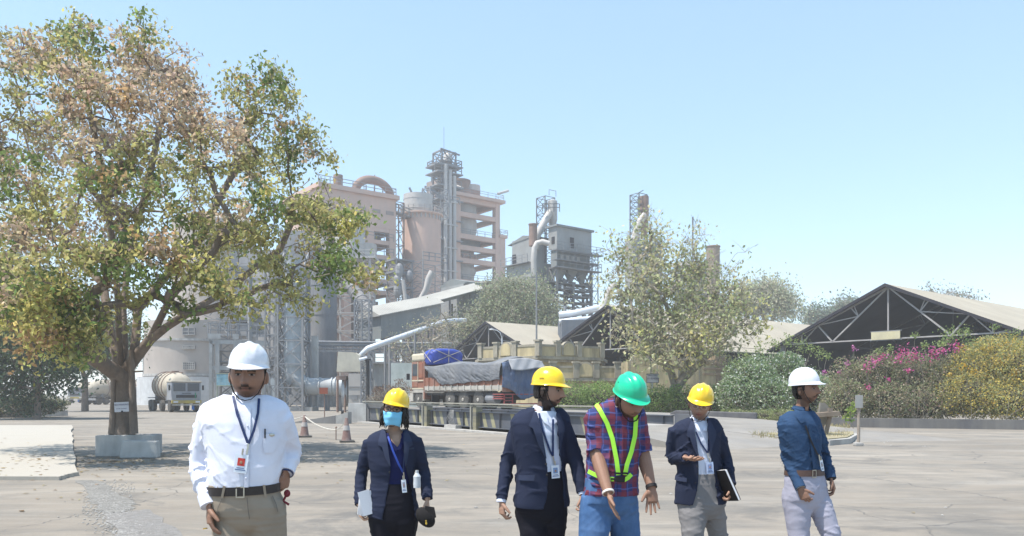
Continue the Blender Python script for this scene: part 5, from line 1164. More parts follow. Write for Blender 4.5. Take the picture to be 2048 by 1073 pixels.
def circ_targets(circs, D, n, depth=1.0, sq=None, seed=1, base_px=None):
    r = random.Random(seed); out = []; ar = [c[2] ** 2 for c in circs]; tot = sum(ar)
    for c, w_ in zip(circs, ar):
        k = max(2, int(n * w_ / tot)); dy = c[3] if len(c) > 3 else 0
        ctr = W(c[0], c[1], D + dy); R_ = c[2] / F * (D + dy)
        for _ in range(k):
            v = Vector((r.gauss(0, 1), r.gauss(0, 1), r.gauss(0, 1))).normalized() * r.random() ** .33
            out.append(ctr + Vector((v.x * R_, v.y * R_ * depth, v.z * R_)))
    return out
# ---- the big tree on the left
D = 19.4; P = lambda x, y, dy=0: W(x, y, D + dy)
trunk = [(P(244, 874), .32), (P(244, 862), .29), (P(243, 840), .245), (P(243, 810), .235), (P(242, 775), .24), (P(242, 752), .26)]
limbs = [
 (5, [P(222, 740, -.3), P(190, 718, -.8), P(120, 690, -1.5), P(60, 640, -2.2)]),
 (5, [P(232, 715, .2), P(216, 640, .5), P(207, 570, .8), P(130, 480, 1.4), P(70, 360, 1.8), P(40, 220, 2)]),
 (5, [P(240, 700, -.1), P(236, 600, -.3), P(228, 500, -.5), P(205, 350, -.8), P(170, 180, -1), P(150, 90, -1)]),
 (5, [P(250, 700, .2), P(246, 610, .5), P(262, 500, .9), P(300, 350, 1.2), P(330, 200, 1.5)]),
 (5, [P(268, 720, 0), P(300, 680, -.3), P(368, 632, -.8), P(432, 612, -1.2), P(560, 570, -1.6), P(660, 548, -1.8)]),
 ((4, 0), [P(276, 620, .3), P(330, 555, .6), P(400, 480, .9), P(470, 340, 1.0), P(550, 210, 1.0)]),
 ((4, 1), [P(345, 590, -.8), P(430, 500, -1.4), P(540, 430, -1.8), P(620, 360, -1.9)]),
 ((5, 1), [P(370, 440, 1.8), P(400, 300, 2.3), P(380, 210, 2.4)]),
 ((2, 1), [P(280, 420, -2), P(320, 280, -2.6), P(290, 160, -2.8)]),
 ((4, 2), [P(440, 590, .6), P(560, 500, 1.4), P(680, 460, 1.6)]),
 ((0, 1), [P(150, 600, -2.2), P(90, 450, -2.8), P(40, 350, -3)]),
 ((1, 1), [P(140, 560, 2.4), P(20, 470, 3.0), P(-80, 400, 3)]),
]
circs = [(20, 120, 75, 1), (95, 110, 60, -1.2), (150, 75, 48, .5), (180, 110, 50, 0), (268, 85, 48, 0), (300, 130, 70, 1.5), (345, 160, 60, .6), (360, 230, 80, -1), (200, 210, 110, -1.8),
 (540, 190, 58, 1), (480, 215, 65, .3), (570, 215, 40, .6), (575, 275, 42, .2), (520, 320, 80, 1.8), (440, 300, 75, -1.5), (330, 330, 110, 2.2), (220, 360, 110, -2.5), (90, 300, 120, 1.8), (20, 400, 110, -1.5),
 (-90, 220, 130, 0), (-100, 420, 130, .5), (600, 300, 45, .8), (635, 305, 20, .4), (600, 400, 75, 1.2), (500, 430, 90, -1.8), (640, 440, 60, -.4), (690, 435, 34, -.4), (700, 545, 28, -1.2), (735, 553, 20, -1.2), (640, 520, 55, -1.0), (560, 540, 50, -1.6), (400, 450, 90, .5),
 (130, 520, 110, -3), (300, 520, 80, -2.8), (370, 560, 60, -2.5), (440, 590, 50, -2.2), (500, 585, 40, -2.2), (580, 595, 22, -1.8), (350, 610, 36, -2.4), (270, 625, 40, -2.6), (60, 620, 70, -3), (120, 660, 60, -3.0), (170, 640, 60, -2.6), (130, 725, 32, -3), (95, 700, 45, -3), (20, 560, 80, -2), (-60, 600, 90, -1), (430, 520, 60, 2.5), (200, 470, 80, 2.5)]
circs = [(c[0], c[1], c[2] * .86) + tuple(c[3:]) for c in circs]; TG = circ_targets(circs, D, 1120, 1.15, seed=3) + [W(x, y, D + dy) for x, y, dy in ((748, 550, -1.2), (736, 560, -1.1), (722, 545, -1.3), (715, 428, -.4), (722, 434, -.4), (700, 425, -.3), (645, 305, .4), (655, 312, .4), (640, 290, .4), (690, 555, -1.2), (665, 540, -1), (705, 500, -.8), (690, 480, -.6), (615, 605, -1.7), (600, 598, -1.8))]
def col_main(t):
    px = t.x / t.y * F + CX; py = HY - (t.z - CAMZ) / t.y * F; n = mnoise.noise(t * .55); n2 = mnoise.noise(t * 1.3 + Vector((9, 3, 1)))
    tan, olive, green, yel, rust = (.52, .41, .29), (.43, .41, .17), (.20, .27, .09), (.54, .50, .18), (.46, .31, .16)
    w_ = dict(tan=.9, olive=1.0, green=.35, yel=.25, rust=.25)
    if py < 330: w_['tan'] += .9; w_['yel'] *= .5
    if px > 480: w_['olive'] += .7; w_['green'] += .3; w_['yel'] += .25; w_['tan'] *= .5
    if py > 520: w_['green'] += .5; w_['yel'] += .6; w_['tan'] *= .25; w_['olive'] += .5
    if px < 190 and py > 560: w_['rust'] += 1.1; w_['green'] += .3
    if px > 620 and py > 480: w_['green'] += 1.6; w_['rust'] = 0; w_['tan'] = .1
    keys = list(w_); vals = [w_[k] for k in keys]; s = sum(vals); x = ((n * 1.3 + n2 * .9 + random.gauss(0, .13)) * .5 + .5) % 1.0 * s
    for k, v in zip(keys, vals):
        x -= v
        if x <= 0: break
    return {'tan': tan, 'olive': olive, 'green': green, 'yel': yel, 'rust': rust}[k]
big = grow_tree('big_tree', 'big broad tree with tan, olive and green leaves standing in the concrete planter', 'tree', Vector((-9.77, 19.4, .3)), trunk, limbs, TG, 52000, .125, .125, col_main, m_bark, r_trunk=.25, twig=.42, bare=.06, jit=.3, tip=.0085, pw=2.5)
b = MB()
for k, (x0, y0, x1, y1) in enumerate(((262, 700, 268, 868), (228, 745, 224, 868))):
    b.tube([P(x0, y0, -.25), P((x0 + x1) / 2, (y0 + y1) / 2, -.24), P(x1, y1, -.26)], [.06, .08, .10] if k == 0 else [.04, .06, .09], 10, cap=False)
b.tube([P(262, 744, -.22), P(285, 743, -.3)], [.03, .02], 6)
b.build('buttress', m_bark, big, smooth=True)
# ---- sparse tree behind the hedge
D = 48; P = lambda x, y, dy=0: W(x, y, D + dy)
trunk = [(flat(1349, D), .42), (P(1350, 800), .38), (P(1350, 778), .36)]
limbs = [(2, [P(1340, 745, -.3), P(1300, 700, -1), P(1265, 640, -1.5), P(1262, 540, -1.5)]), (2, [P(1330, 690, .5), P(1318, 600, .5), P(1300, 500, .2), P(1300, 425, 0)]),
 (2, [P(1372, 740, .3), P(1385, 640, .6), P(1388, 540, .6), P(1390, 480, .6)]), (2, [P(1390, 735, -.4), P(1440, 695, -.8), P(1490, 640, -1), P(1500, 560, -1)]), ((2, 1), [P(1430, 570, 1.5), P(1470, 510, 1.5)]), ((0, 1), [P(1260, 690, -1.8), P(1225, 640, -1.5)])]
circs = [(1298, 445, 20), (1300, 480, 34), (1262, 505, 38), (1320, 520, 36), (1250, 560, 42), (1290, 580, 62, -1.5), (1330, 610, 70, 1), (1245, 625, 28), (1390, 560, 55), (1385, 515, 36, .5), (1440, 580, 50, .5), (1400, 640, 70, -1.5), (1460, 640, 62), (1500, 655, 32), (1470, 600, 34), (1350, 680, 62, -1.5), (1270, 665, 48, -1), (1430, 690, 45, -1.5), (1300, 700, 40, -2)]
TG = circ_targets(circs, D, 620, 1.0, seed=5)
def col_sp(t):
    n = mnoise.noise(t * .35); g_ = (.50, .49, .30)
    return (.56, .54, .22) if n > .2 else (.36, .39, .2) if n < -.15 else g_
TG += [P(x, y, dy) for x, y, dy in ((1225, 470, 0), (1215, 500, .4), (1235, 520, -.3), (1490, 505, 1), (1475, 530, .5), (1410, 470, .8), (1385, 462, .5), (1220, 590, 0), (1530, 640, 0))]
grow_tree('sparse_tree', 'sparse dusty tree with thin pale green leaves before the open sheds', 'tree', flat(1349, D), trunk, limbs, TG, 9500, .25, .30, col_sp, m_bark2, r_trunk=.36, twig=1.0, bare=.12, jit=.3, minr=.014, tip=.012)
# ---- simple trees: crowns of scattered clumps, smaller in view
def soft_tree(label, px, D, circs, n, leaf_s, cols, wts, bark=m_bark2, name='tree', grp=None, fill=.32, depth=1, bare=0):
    P = lambda x, y: W(x, y, D); top = max(CAMZ, Zp(max(c[1] for c in circs), D)); base = flat(px, D); h = top * .55 + .3
    trunk = [(base, .028 * D * .16), (base + UP * h * .5, .024 * D * .16), (base + UP * h, .02 * D * .16)]
    TG = circ_targets(circs, D, max(40, int(n / 55)), depth, seed=int(px))
    pal = [tuple(c) for c in cols]
    def cf(t): return pal[min(len(pal) - 1, int(((mnoise.noise(t * .4) * 1.2 + .5) % 1) * len(pal)))]
    limbs = [(2, [base + UP * (h + 1) + Vector((random.uniform(-1, 1), random.uniform(-1, 1), 0)) * top * .15]) for _ in range(3)]
    return grow_tree(name, label, 'tree', base, trunk, limbs, TG, n, leaf_s, fill * D / 48, cf, bark, group=grp, r_trunk=.02 * D * .14, twig=1.0 * D / 60, bare=bare, jit=.25, minr=.0003 * D, tip=.0003 * D)
pale = [(.33, .36, .23), (.27, .31, .18), (.39, .41, .29)]
soft_tree('round pale green tree between the cream building and the galleries', 1020, 108, [(1020, 620, 55), (960, 655, 42), (1070, 625, 48), (1100, 645, 28), (1000, 590, 34), (1060, 585, 26), (1030, 575, 20), (930, 680, 26), (990, 680, 40), (1080, 660, 40), (950, 640, 24)], 26000, .34, pale, None, fill=.36)
soft_tree('bare twiggy shrubby tree left of the round green tree', 850, 68, [(850, 660, 34), (820, 700, 32), (880, 690, 34), (800, 690, 22), (870, 640, 28), (900, 660, 28), (840, 720, 30)], 3200, .17, [(.40, .38, .26), (.44, .44, .26), (.34, .31, .24)], None, bare=.6)
soft_tree('pale distant tree rising over the middle shed roof', 1530, 125, [(1530, 600, 36), (1500, 592, 22), (1565, 612, 26), (1490, 610, 20), (1545, 590, 24)], 9000, .42, [(.48, .48, .33), (.42, .44, .3)], None, fill=.4)
soft_tree('small distant bluish tree beside the near shed gable', 1635, 140, [(1632, 630, 12), (1650, 636, 12), (1618, 638, 10)], 1800, .5, [(.2, .25, .19)], None, fill=.3)
soft_tree('tiny distant tree behind the near shed roof, left of its roof slope', 1690, 140, [(1694, 612, 10), (1680, 622, 10)], 900, .5, [(.22, .26, .19)], None, fill=.3)
soft_tree('distant tree tops showing over the near shed roof', 1892, 100, [(1888, 590, 12), (1912, 592, 12), (1935, 600, 12), (1868, 584, 10), (1900, 620, 30)], 1800, .3, [(.24, .26, .2)], None, fill=.3, bare=.4)
dk = [(.11, .16, .09), (.15, .20, .10), (.09, .13, .085)]
soft_tree('dark green tree at the far left edge behind the planter bushes', 75, 46, [(20, 690, 70), (90, 700, 60), (40, 620, 70), (-40, 640, 90), (120, 640, 50), (110, 745, 36), (30, 560, 50), (60, 770, 40), (0, 760, 50)], 26000, .2, dk, None, m_bark, fill=.42)
soft_tree('dark spreading tree behind the big trunk', 170, 66, [(170, 700, 45), (210, 715, 34), (130, 690, 50), (185, 670, 44), (225, 690, 34), (240, 660, 30), (160, 640, 50)], 16000, .24, dk, None, m_bark, fill=.42)
soft_tree('hazy grey green trees far beyond the left yard', 70, 150, [(40, 560, 60), (120, 570, 50), (-20, 590, 60), (90, 620, 60), (30, 640, 60), (180, 610, 50)], 9000, .6, [(.16, .2, .15), (.2, .23, .18)], None, m_bark, fill=.5)
# ---- shrubs and hedges
def shrub(name, label, cat, blobs, n, leaf_s, cols, wts, core=.52, base=None, stems=0, up=0, grp=None, inner=.55):
    """blobs: (centre, rx, ry, rz); leaves scattered through the outer shell, dark filler core inside"""
    base = base or Vector((blobs[0][0].x, blobs[0][0].y, 0)); rt = root(name, label, cat, base, group=grp)
    vol = [(b_[1] * b_[3] + b_[1] * b_[2] + b_[2] * b_[3]) for b_ in blobs]; C = []; K = []
    for b_, v in zip(blobs, vol):
        k = int(n * v / sum(vol)); d = rng.normal(size=(k, 3)); d /= np.linalg.norm(d, axis=1)[:, None]
        cl = rng.normal(size=(max(6, k // 40), 3)); cl /= np.linalg.norm(cl, axis=1)[:, None]        # leaf clumps
        own = cl[rng.integers(0, len(cl), k)]; d = own + rng.normal(size=(k, 3)) * .22; d /= np.linalg.norm(d, axis=1)[:, None]
        rr_ = inner + (1.06 - inner) * rng.random(k) ** .6 + .10 * np.sin(own[:, 0] * 9 + own[:, 2] * 7)
        p = np.array(b_[0]) + d * rr_[:, None] * np.array([b_[1], b_[2], b_[3]]); C.append(p)
    C = np.concatenate(C); C[:, 2] = np.maximum(C[:, 2], .05); col = palette(len(C), cols, wts)
    leaf_mesh('leaves', C, leaf_s * rng.uniform(.6, 1.3, len(C)), col, rt, .1)
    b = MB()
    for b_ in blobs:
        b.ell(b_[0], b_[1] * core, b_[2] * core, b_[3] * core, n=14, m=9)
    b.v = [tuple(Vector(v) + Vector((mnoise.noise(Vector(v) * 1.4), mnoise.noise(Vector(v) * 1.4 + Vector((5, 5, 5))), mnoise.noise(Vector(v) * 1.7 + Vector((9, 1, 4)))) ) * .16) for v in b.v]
    b.build('dark_core', m_core, rt, smooth=True)  # dark blobs added to fill the inside and stop see-through
    if stems:
        b = MB()
        for _ in range(stems):
            bb = random.choice(blobs); p = Vector((bb[0].x + random.uniform(-.8, .8) * bb[1], bb[0].y - random.uniform(.2, .9) * bb[2], max(.05, bb[0].z - bb[3]))); e = bb[0] + Vector((random.uniform(-.9, .9) * bb[1], -random.uniform(.6, 1.0) * bb[2], random.uniform(-.2, .7) * bb[3]))
            b.tube([p, p.lerp(e, .5) + Vector((random.uniform(-.1, .1), -.1, .1)), e], [.012, .01, .005], 3, cap=False)
        b.build('stems', m_bark2, rt)
    return rt
def Bl(px, py, D, rx, rz, ry=None): c = W(px, py, D); return (c, rx / F * D, (ry or rx * .8) / F * D, rz / F * D)
grn = [(.22, .33, .09), (.30, .40, .14), (.14, .21, .07), (.38, .44, .2)]; gw = [3, 3, 2, 1]
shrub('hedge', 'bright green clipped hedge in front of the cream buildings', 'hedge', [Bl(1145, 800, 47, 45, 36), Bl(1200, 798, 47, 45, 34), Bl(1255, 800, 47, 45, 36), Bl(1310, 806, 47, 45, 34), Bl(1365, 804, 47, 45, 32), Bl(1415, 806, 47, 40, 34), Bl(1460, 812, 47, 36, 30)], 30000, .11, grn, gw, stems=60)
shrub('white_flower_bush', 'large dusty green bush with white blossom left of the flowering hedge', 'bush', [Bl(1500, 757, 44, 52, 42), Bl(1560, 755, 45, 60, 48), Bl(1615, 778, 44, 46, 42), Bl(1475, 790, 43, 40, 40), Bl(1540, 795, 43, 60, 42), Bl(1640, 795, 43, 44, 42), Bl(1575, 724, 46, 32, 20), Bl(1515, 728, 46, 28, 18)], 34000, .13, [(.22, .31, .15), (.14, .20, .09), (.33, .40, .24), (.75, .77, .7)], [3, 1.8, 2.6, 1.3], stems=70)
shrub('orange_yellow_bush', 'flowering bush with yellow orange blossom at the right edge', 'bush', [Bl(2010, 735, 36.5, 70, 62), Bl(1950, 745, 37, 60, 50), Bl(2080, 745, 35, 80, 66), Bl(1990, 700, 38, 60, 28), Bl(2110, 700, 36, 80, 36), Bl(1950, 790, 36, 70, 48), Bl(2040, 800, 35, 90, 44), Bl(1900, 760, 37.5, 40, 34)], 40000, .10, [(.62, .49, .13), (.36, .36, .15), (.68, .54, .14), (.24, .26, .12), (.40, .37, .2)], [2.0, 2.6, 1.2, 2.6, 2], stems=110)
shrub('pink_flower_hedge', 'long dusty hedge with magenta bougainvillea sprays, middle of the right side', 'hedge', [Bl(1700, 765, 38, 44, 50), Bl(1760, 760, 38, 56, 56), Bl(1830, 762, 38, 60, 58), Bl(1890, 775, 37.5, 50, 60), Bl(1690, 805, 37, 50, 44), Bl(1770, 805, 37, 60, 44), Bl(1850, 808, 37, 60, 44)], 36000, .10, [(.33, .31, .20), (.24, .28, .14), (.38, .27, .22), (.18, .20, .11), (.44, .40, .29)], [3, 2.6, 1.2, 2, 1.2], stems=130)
def sprays(label, spots, cols, size=.09, grp=None, dens=60, name='bougainvillea_spray', cat='flowers', stem=True):
    c0 = W(*spots[0][:3]); rt = root(name, label, cat, Vector((c0.x, c0.y, 0))); C = []; b = MB()
    for px, py, D_, r_ in spots:
        c = W(px, py, D_); R_ = r_ / F * D_; k = int(dens * (R_ * 3) ** 1.5) + 14; C.append(np.array(c) + rng.normal(size=(k, 3)) * R_ * .5)
        b = MB(); b.tube([c + Vector((random.uniform(-.4, .4), .5, -1.1 - R_)), c + Vector((random.uniform(-.1, .1), .2, -.5)), c], [.02, .014, .006], 4); b.build('stem', m_bark2, rt)
    C = np.concatenate(C); leaf_mesh('blossom', C, size * rng.uniform(.7, 1.3, len(C)), palette(len(C), cols, [1] * len(cols)), rt, 0, asp=.9); return rt
mg = [(.60, .10, .32), (.66, .2, .42), (.48, .08, .2)]
sprays('magenta blossom sprays on top of the dusty hedge', [(1810, 705, 37.3, 16), (1832, 712, 37.2, 16), (1795, 718, 37.2, 10), (1750, 722, 37.2, 12), (1735, 735, 37, 9), (1765, 715, 37.4, 9), (1868, 705, 37, 14), (1910, 695, 37, 13), (1885, 702, 36.9, 9), (1818, 742, 36.7, 7), (1737, 775, 36.2, 5), (1778, 760, 36.4, 4)], mg)
sprays('loose pink blossoms hanging in front of the dark shed', [(1695, 727, 38, 7), (1708, 697, 38.3, 5), (1680, 745, 37.6, 4), (1650, 745, 40, 5)], [(.5, .15, .38), (.6, .25, .45)])
sprays('upright green shoots rising above the flowering hedge', [(1900, 672, 37.5, 20), (1930, 668, 37.5, 16), (1880, 690, 37.4, 14), (1990, 655, 38, 7), (1850, 690, 37.5, 9), (1830, 672, 37.6, 6), (1950, 690, 37.5, 16), (2030, 672, 38, 14), (1600, 690, 45, 16), (1640, 706, 45, 12), (1520, 700, 44, 13), (1548, 690, 44, 12), (1575, 682, 44, 13), (1622, 700, 44, 10), (1655, 712, 43, 8), (1490, 712, 44, 10), (1470, 730, 43.5, 9), (1760, 704, 37.6, 8), (1780, 698, 37.6, 7)], [(.22, .29, .10), (.30, .36, .15)], dens=90, name='green_shoots', cat='shoots')
sprays('orange yellow blossom clusters over the right bush', [(1998, 722, 35.6, 14), (2030, 745, 35, 12), (1925, 732, 36, 9), (1945, 745, 35.8, 10), (2015, 690, 36.5, 14), (1975, 700, 36.5, 12), (2040, 700, 36, 14), (1920, 700, 37, 8), (1900, 752, 36.4, 6)], [(.62, .42, .05), (.58, .36, .06), (.6, .48, .12)], name='orange_blossom', cat='flowers')
shrub('planter_bushes', 'low scrubby bushes filling the whitewashed kerb planter at left', 'bush', [Bl(30, 812, 50, 50, 20, 50), Bl(80, 808, 50, 44, 20, 50), Bl(-30, 808, 50, 50, 26, 50), Bl(115, 812, 50, 20, 14, 30)], 9000, .12, [(.16, .18, .10), (.24, .24, .15), (.11, .12, .07)], [2, 2, 1], stems=50)
def fern(px, py, D_, label, n=46, ln=1.0):
    P_ = W(px, py, D_); P_.z = 0; rt = root('cycad', label, 'plant', P_, group='cycads in the garden strip'); C = []; b = MB(); b.tube([P_, P_ + UP * .35], [.12, .1], 8)
    for k in range(n):
        a = random.uniform(0, 6.28); e = random.uniform(.25, 1.2); pts = [P_ + UP * .35 + Vector((math.cos(a), math.sin(a), 0)) * ln * t * math.cos(e) + UP * (ln * t * math.sin(e) - .55 * ln * t * t) for t in np.linspace(0, 1, 9)]
        b.tube(pts, .012, 3, cap=False)
        for i in range(1, 9):
            for s in (-1, 1): C.append(pts[i] + Vector((-math.sin(a), math.cos(a), .2)) * s * .09)
            C.append(pts[i])
    b.build('stem', m_bark2, rt); leaf_mesh('fronds', np.array([list(c) for c in C]), .20, palette(len(C), [(.17, .22, .08), (.24, .27, .12)], [1, 1]), rt, 0, asp=.22)
fern(1462, 835, 39, 'larger cycad beside the yellow-helmeted man'); fern(1552, 835, 40, 'smaller cycad behind the dark parapet end', 40, .85)
shrub('low_hedge', 'low clipped pale green hedge behind the dark parapet', 'hedge', [Bl(1480, 835, 38.5, 30, 16), Bl(1520, 834, 38.5, 34, 15), Bl(1560, 833, 38.5, 34, 15), Bl(1600, 832, 38.5, 34, 15), Bl(1640, 835, 38.5, 26, 14)], 9000, .07, [(.28, .32, .14), (.36, .38, .2), (.18, .21, .1)], [2, 2, 1], stems=20)
P = flat(1700, 33.5); sprays('small bright green sapling against the planter wall', [(1702, 822, 33.6, 9), (1695, 835, 33.6, 9), (1708, 810, 33.6, 5)], [(.28, .36, .08), (.2, .3, .07)], size=.12, name='sapling', cat='plant')
shrub('dry_shrub', 'bare brown twiggy shrub behind the weighbridge rail', 'bush', [Bl(770, 790, 47, 26, 22), Bl(800, 782, 47.5, 26, 24), Bl(752, 800, 46.5, 20, 16)], 2500, .08, [(.2, .13, .10), (.26, .2, .15)], [1, 1], core=.35, stems=220)
# dry grass tufts (nobody could count them)
C = []
for _ in range(5200):
    if random.random() < .6: p = G(random.uniform(1500, 1700), random.uniform(856, 886))
    else: p = G(random.uniform(1440, 1660), random.uniform(848, 862))
    k = any(0 for _ in ()); C.append((p.x, p.y, .16))
C = np.array(C); keep = C[:, 0] > -99
N_ = len(C); hgt = rng.uniform(.06, .2, N_); a = rng.uniform(0, 6.28, N_); C[:, 2] = .12
q0 = C + np.stack([np.cos(a), np.sin(a), 0 * a], 1) * .012; q1 = C - np.stack([np.cos(a), np.sin(a), 0 * a], 1) * .012; q2 = C + np.stack([rng.normal(size=N_) * .06, rng.normal(size=N_) * .06, hgt], 1)
Vg = np.stack([q0, q1, q2], 1).reshape(-1, 3); tag(npmesh('dry_grass', Vg, np.arange(N_ * 3).reshape(-1, 3), m_leaf, None, col=np.repeat(palette(N_, [(.42, .36, .2), (.3, .27, .14)], [1, 1]), 3, axis=0)), 'dry straw grass on the kerb island', kind='stuff')

# fallen leaves under the big tree (nobody could count them)
C = []; r = random.Random(8)
for _ in range(900):
    a, d = r.uniform(0, 6.28), abs(r.gauss(0, 4.2)); p = Vector((-9 + d * math.cos(a) * 1.2, 17.5 + d * math.sin(a), .012))
    if p.y > 6: C.append((p.x, p.y, .075 if (p.x < -8.2 - (p.y - 13.75) * .56 and p.y > 13.8) else .012))
C = np.array(C); N_ = len(C); a = rng.uniform(0, 6.28, N_); u = np.stack([np.cos(a), np.sin(a), 0 * a], 1); v = np.stack([-np.sin(a), np.cos(a), .25 + 0 * a], 1); sz = rng.uniform(.03, .07, N_)[:, None]
Vg = np.stack([C - u * sz, C + v * sz * .5, C + u * sz, C - v * sz * .5 + np.array([0, 0, .012])], 1).reshape(-1, 3); tag(npmesh('fallen_leaves', Vg, np.arange(N_ * 4).reshape(-1, 4), m_leaf, None, col=np.repeat(palette(N_, [(.32, .22, .11), (.22, .15, .08), (.4, .32, .16)], [1, 1, 1]), 4, axis=0)), 'dry fallen leaves scattered round the planter', kind='stuff')
# ================================================================ PEOPLE
def cloth(name, col, rough=.85, bs=500, **k): return mat(name, col, rough, nv=k.pop('nv', .08), ns=k.pop('ns', 5), bump=k.pop('bump', .15), bs=bs, spec=.12, **k)
m_skin = mat('skin', attr=True, rough=.55, nv=.07, ns=25, bump=.12, bs=220, spec=.35)
m_hair = mat('black_hair', (.018, .014, .012), .6, nv=.3, ns=40, bump=.6, bs=120)
m_navy = cloth('navy_suit_wool', (.022, .028, .054)); m_navy_lit = cloth('navy_wool_lit', (.034, .043, .078))  # lapels and flaps: same wool, light on them painted as a paler navy
m_wshirt = cloth('white_cotton', (.66, .68, .78)); m_lshirt = cloth('pale_blue_cotton', (.60, .65, .78)); m_nblouse = cloth('dark_blue_blouse', (.012, .016, .07))
m_denim_s = cloth('denim_blue_shirt_cotton', (.028, .06, .125), nv=.16, ns=9); m_khaki = cloth('grey_khaki_twill', (.29, .245, .195)); m_grey_t = cloth('grey_twill', (.20, .195, .20)); m_lilac_t = cloth('pale_lilac_grey_twill', (.34, .34, .42))
m_blk_t = cloth('black_trouser_cloth', (.012, .012, .018)); m_jean = cloth('bright_blue_denim', (.055, .12, .26), nv=.25, ns=7, dirt=(.12, .2, .36), da=.5, ds=(6, 6, 3)); m_belt = mat('dark_leather', (.035, .03, .03), .5); m_brown_b = mat('brown_leather', (.08, .045, .035), .5)
m_buckle = mat('dull_buckle_metal', (.5, .48, .42), .35, .8, bump=0); m_lan = mat('navy_lanyard_ribbon', (.015, .03, .10), .6, bump=0); m_card = mat('badge_plastic', (.68, .74, .82), .3, bump=0, nv=.05); m_strap = mat('black_webbing', (.015, .013, .014), .7, bump=0)
m_lime = mat('lime_reflective_tape', (.36, .78, .06), .6, nv=.08, ns=6, bump=.1, bs=200); m_shoe = mat('black_shoe_leather', (.02, .02, .02), .4)
def hatm(n, c): return mat(n, c, .28, nv=.06, ns=9, bump=.04, bs=60, spec=.5, coat=.4, dirt=tuple(v * .62 + .05 for v in c), da=.35, ds=(14, 14, 22))
m_hat_w = hatm('white_helmet_plastic', (.68, .70, .76)); m_hat_y = hatm('yellow_helmet_plastic', (.85, .56, .01)); m_hat_g = hatm('green_helmet_plastic', (.0, .50, .27))
def plaid():
    m = bpy.data.materials.new('red_blue_plaid_cotton'); m.use_nodes = True; t = m.node_tree; N = t.nodes.new; L = t.links.new; b = t.nodes['Principled BSDF']; b.inputs['Roughness'].default_value = .85
    tc = N('ShaderNodeTexCoord'); no = N('ShaderNodeTexNoise'); no.inputs['Scale'].default_value = 6; L(tc.outputs['Object'], no.inputs[0])
    va = N('ShaderNodeVectorMath'); va.operation = 'MULTIPLY_ADD'; va.inputs[1].default_value = (.05, .05, .05); L(no.outputs[1], va.inputs[0]); L(tc.outputs['Object'], va.inputs[2])
    sp = N('ShaderNodeSeparateXYZ'); L(va.outputs[0], sp.inputs[0])
    def band(s, sc, ph, th):
        a = N('ShaderNodeMath'); a.operation = 'MULTIPLY_ADD'; a.inputs[1].default_value = sc; a.inputs[2].default_value = ph; L(s, a.inputs[0])
        f = N('ShaderNodeMath'); f.operation = 'FRACT'; L(a.outputs[0], f.inputs[0]); g = N('ShaderNodeMath'); g.operation = 'LESS_THAN'; g.inputs[1].default_value = th; L(f.outputs[0], g.inputs[0]); return g.outputs[0]
    def mix(f, a, c, amt=1):
        x = N('ShaderNodeMix'); x.data_type = 'RGBA'; mu = N('ShaderNodeMath'); mu.operation = 'MULTIPLY'; mu.inputs[1].default_value = amt; L(f, mu.inputs[0]); L(mu.outputs[0], x.inputs[0])
        L(a, x.inputs[6]) if not isinstance(a, tuple) else setattr(x.inputs[6], 'default_value', a); x.inputs[7].default_value = c; return x.outputs[2]
    c = mix(band(sp.outputs[0], 12, .1, .42), (.02, .032, .13, 1), (.17, .022, .03, 1), .7); c = mix(band(sp.outputs[2], 12, .3, .42), c, (.20, .03, .04, 1), .5)
    c = mix(band(sp.outputs[0], 12, .6, .08), c, (.07, .10, .30, 1), .7); c = mix(band(sp.outputs[2], 12, .7, .10), c, (.08, .11, .32, 1), .7); c = mix(band(sp.outputs[2], 12, .25, .04), c, (.02, .02, .07, 1), .8)
    L(c, b.inputs['Base Color']); return m
m_plaid = plaid()

def remesh(mb, voxel, smooth=3):
    me = bpy.data.meshes.new('tmp'); me.from_pydata([tuple(v) for v in mb.v], [], mb.f); o = bpy.data.objects.new('tmp', me); scene.collection.objects.link(o)
    r = o.modifiers.new('r', 'REMESH'); r.mode = 'VOXEL'; r.voxel_size = voxel; r.adaptivity = 0
    if smooth: s = o.modifiers.new('s', 'SMOOTH'); s.factor = .5; s.iterations = smooth
    dg = bpy.context.evaluated_depsgraph_get(); e = o.evaluated_get(dg); m2 = e.to_mesh()
    Vv = np.empty(len(m2.vertices) * 3, dtype=np.float32); m2.vertices.foreach_get('co', Vv); Nn = np.empty(len(m2.vertices) * 3, dtype=np.float32); m2.vertices.foreach_get('normal', Nn)
    n = len(m2.polygons); lt = np.empty(n, dtype=np.int32); m2.polygons.foreach_get('loop_total', lt); li = np.empty(len(m2.loops), dtype=np.int32); m2.loops.foreach_get('vertex_index', li)
    if (lt == 4).all(): Fq = li.reshape(-1, 4)
    else:
        m2.calc_loop_triangles(); Fq = np.empty(len(m2.loop_triangles) * 3, dtype=np.int32); m2.loop_triangles.foreach_get('vertices', Fq); Fq = Fq.reshape(-1, 3)
    Fq = Fq.copy(); e.to_mesh_clear(); bpy.data.objects.remove(o); bpy.data.meshes.remove(me)
    return Vv.reshape(-1, 3).astype(float), Nn.reshape(-1, 3).astype(float), Fq
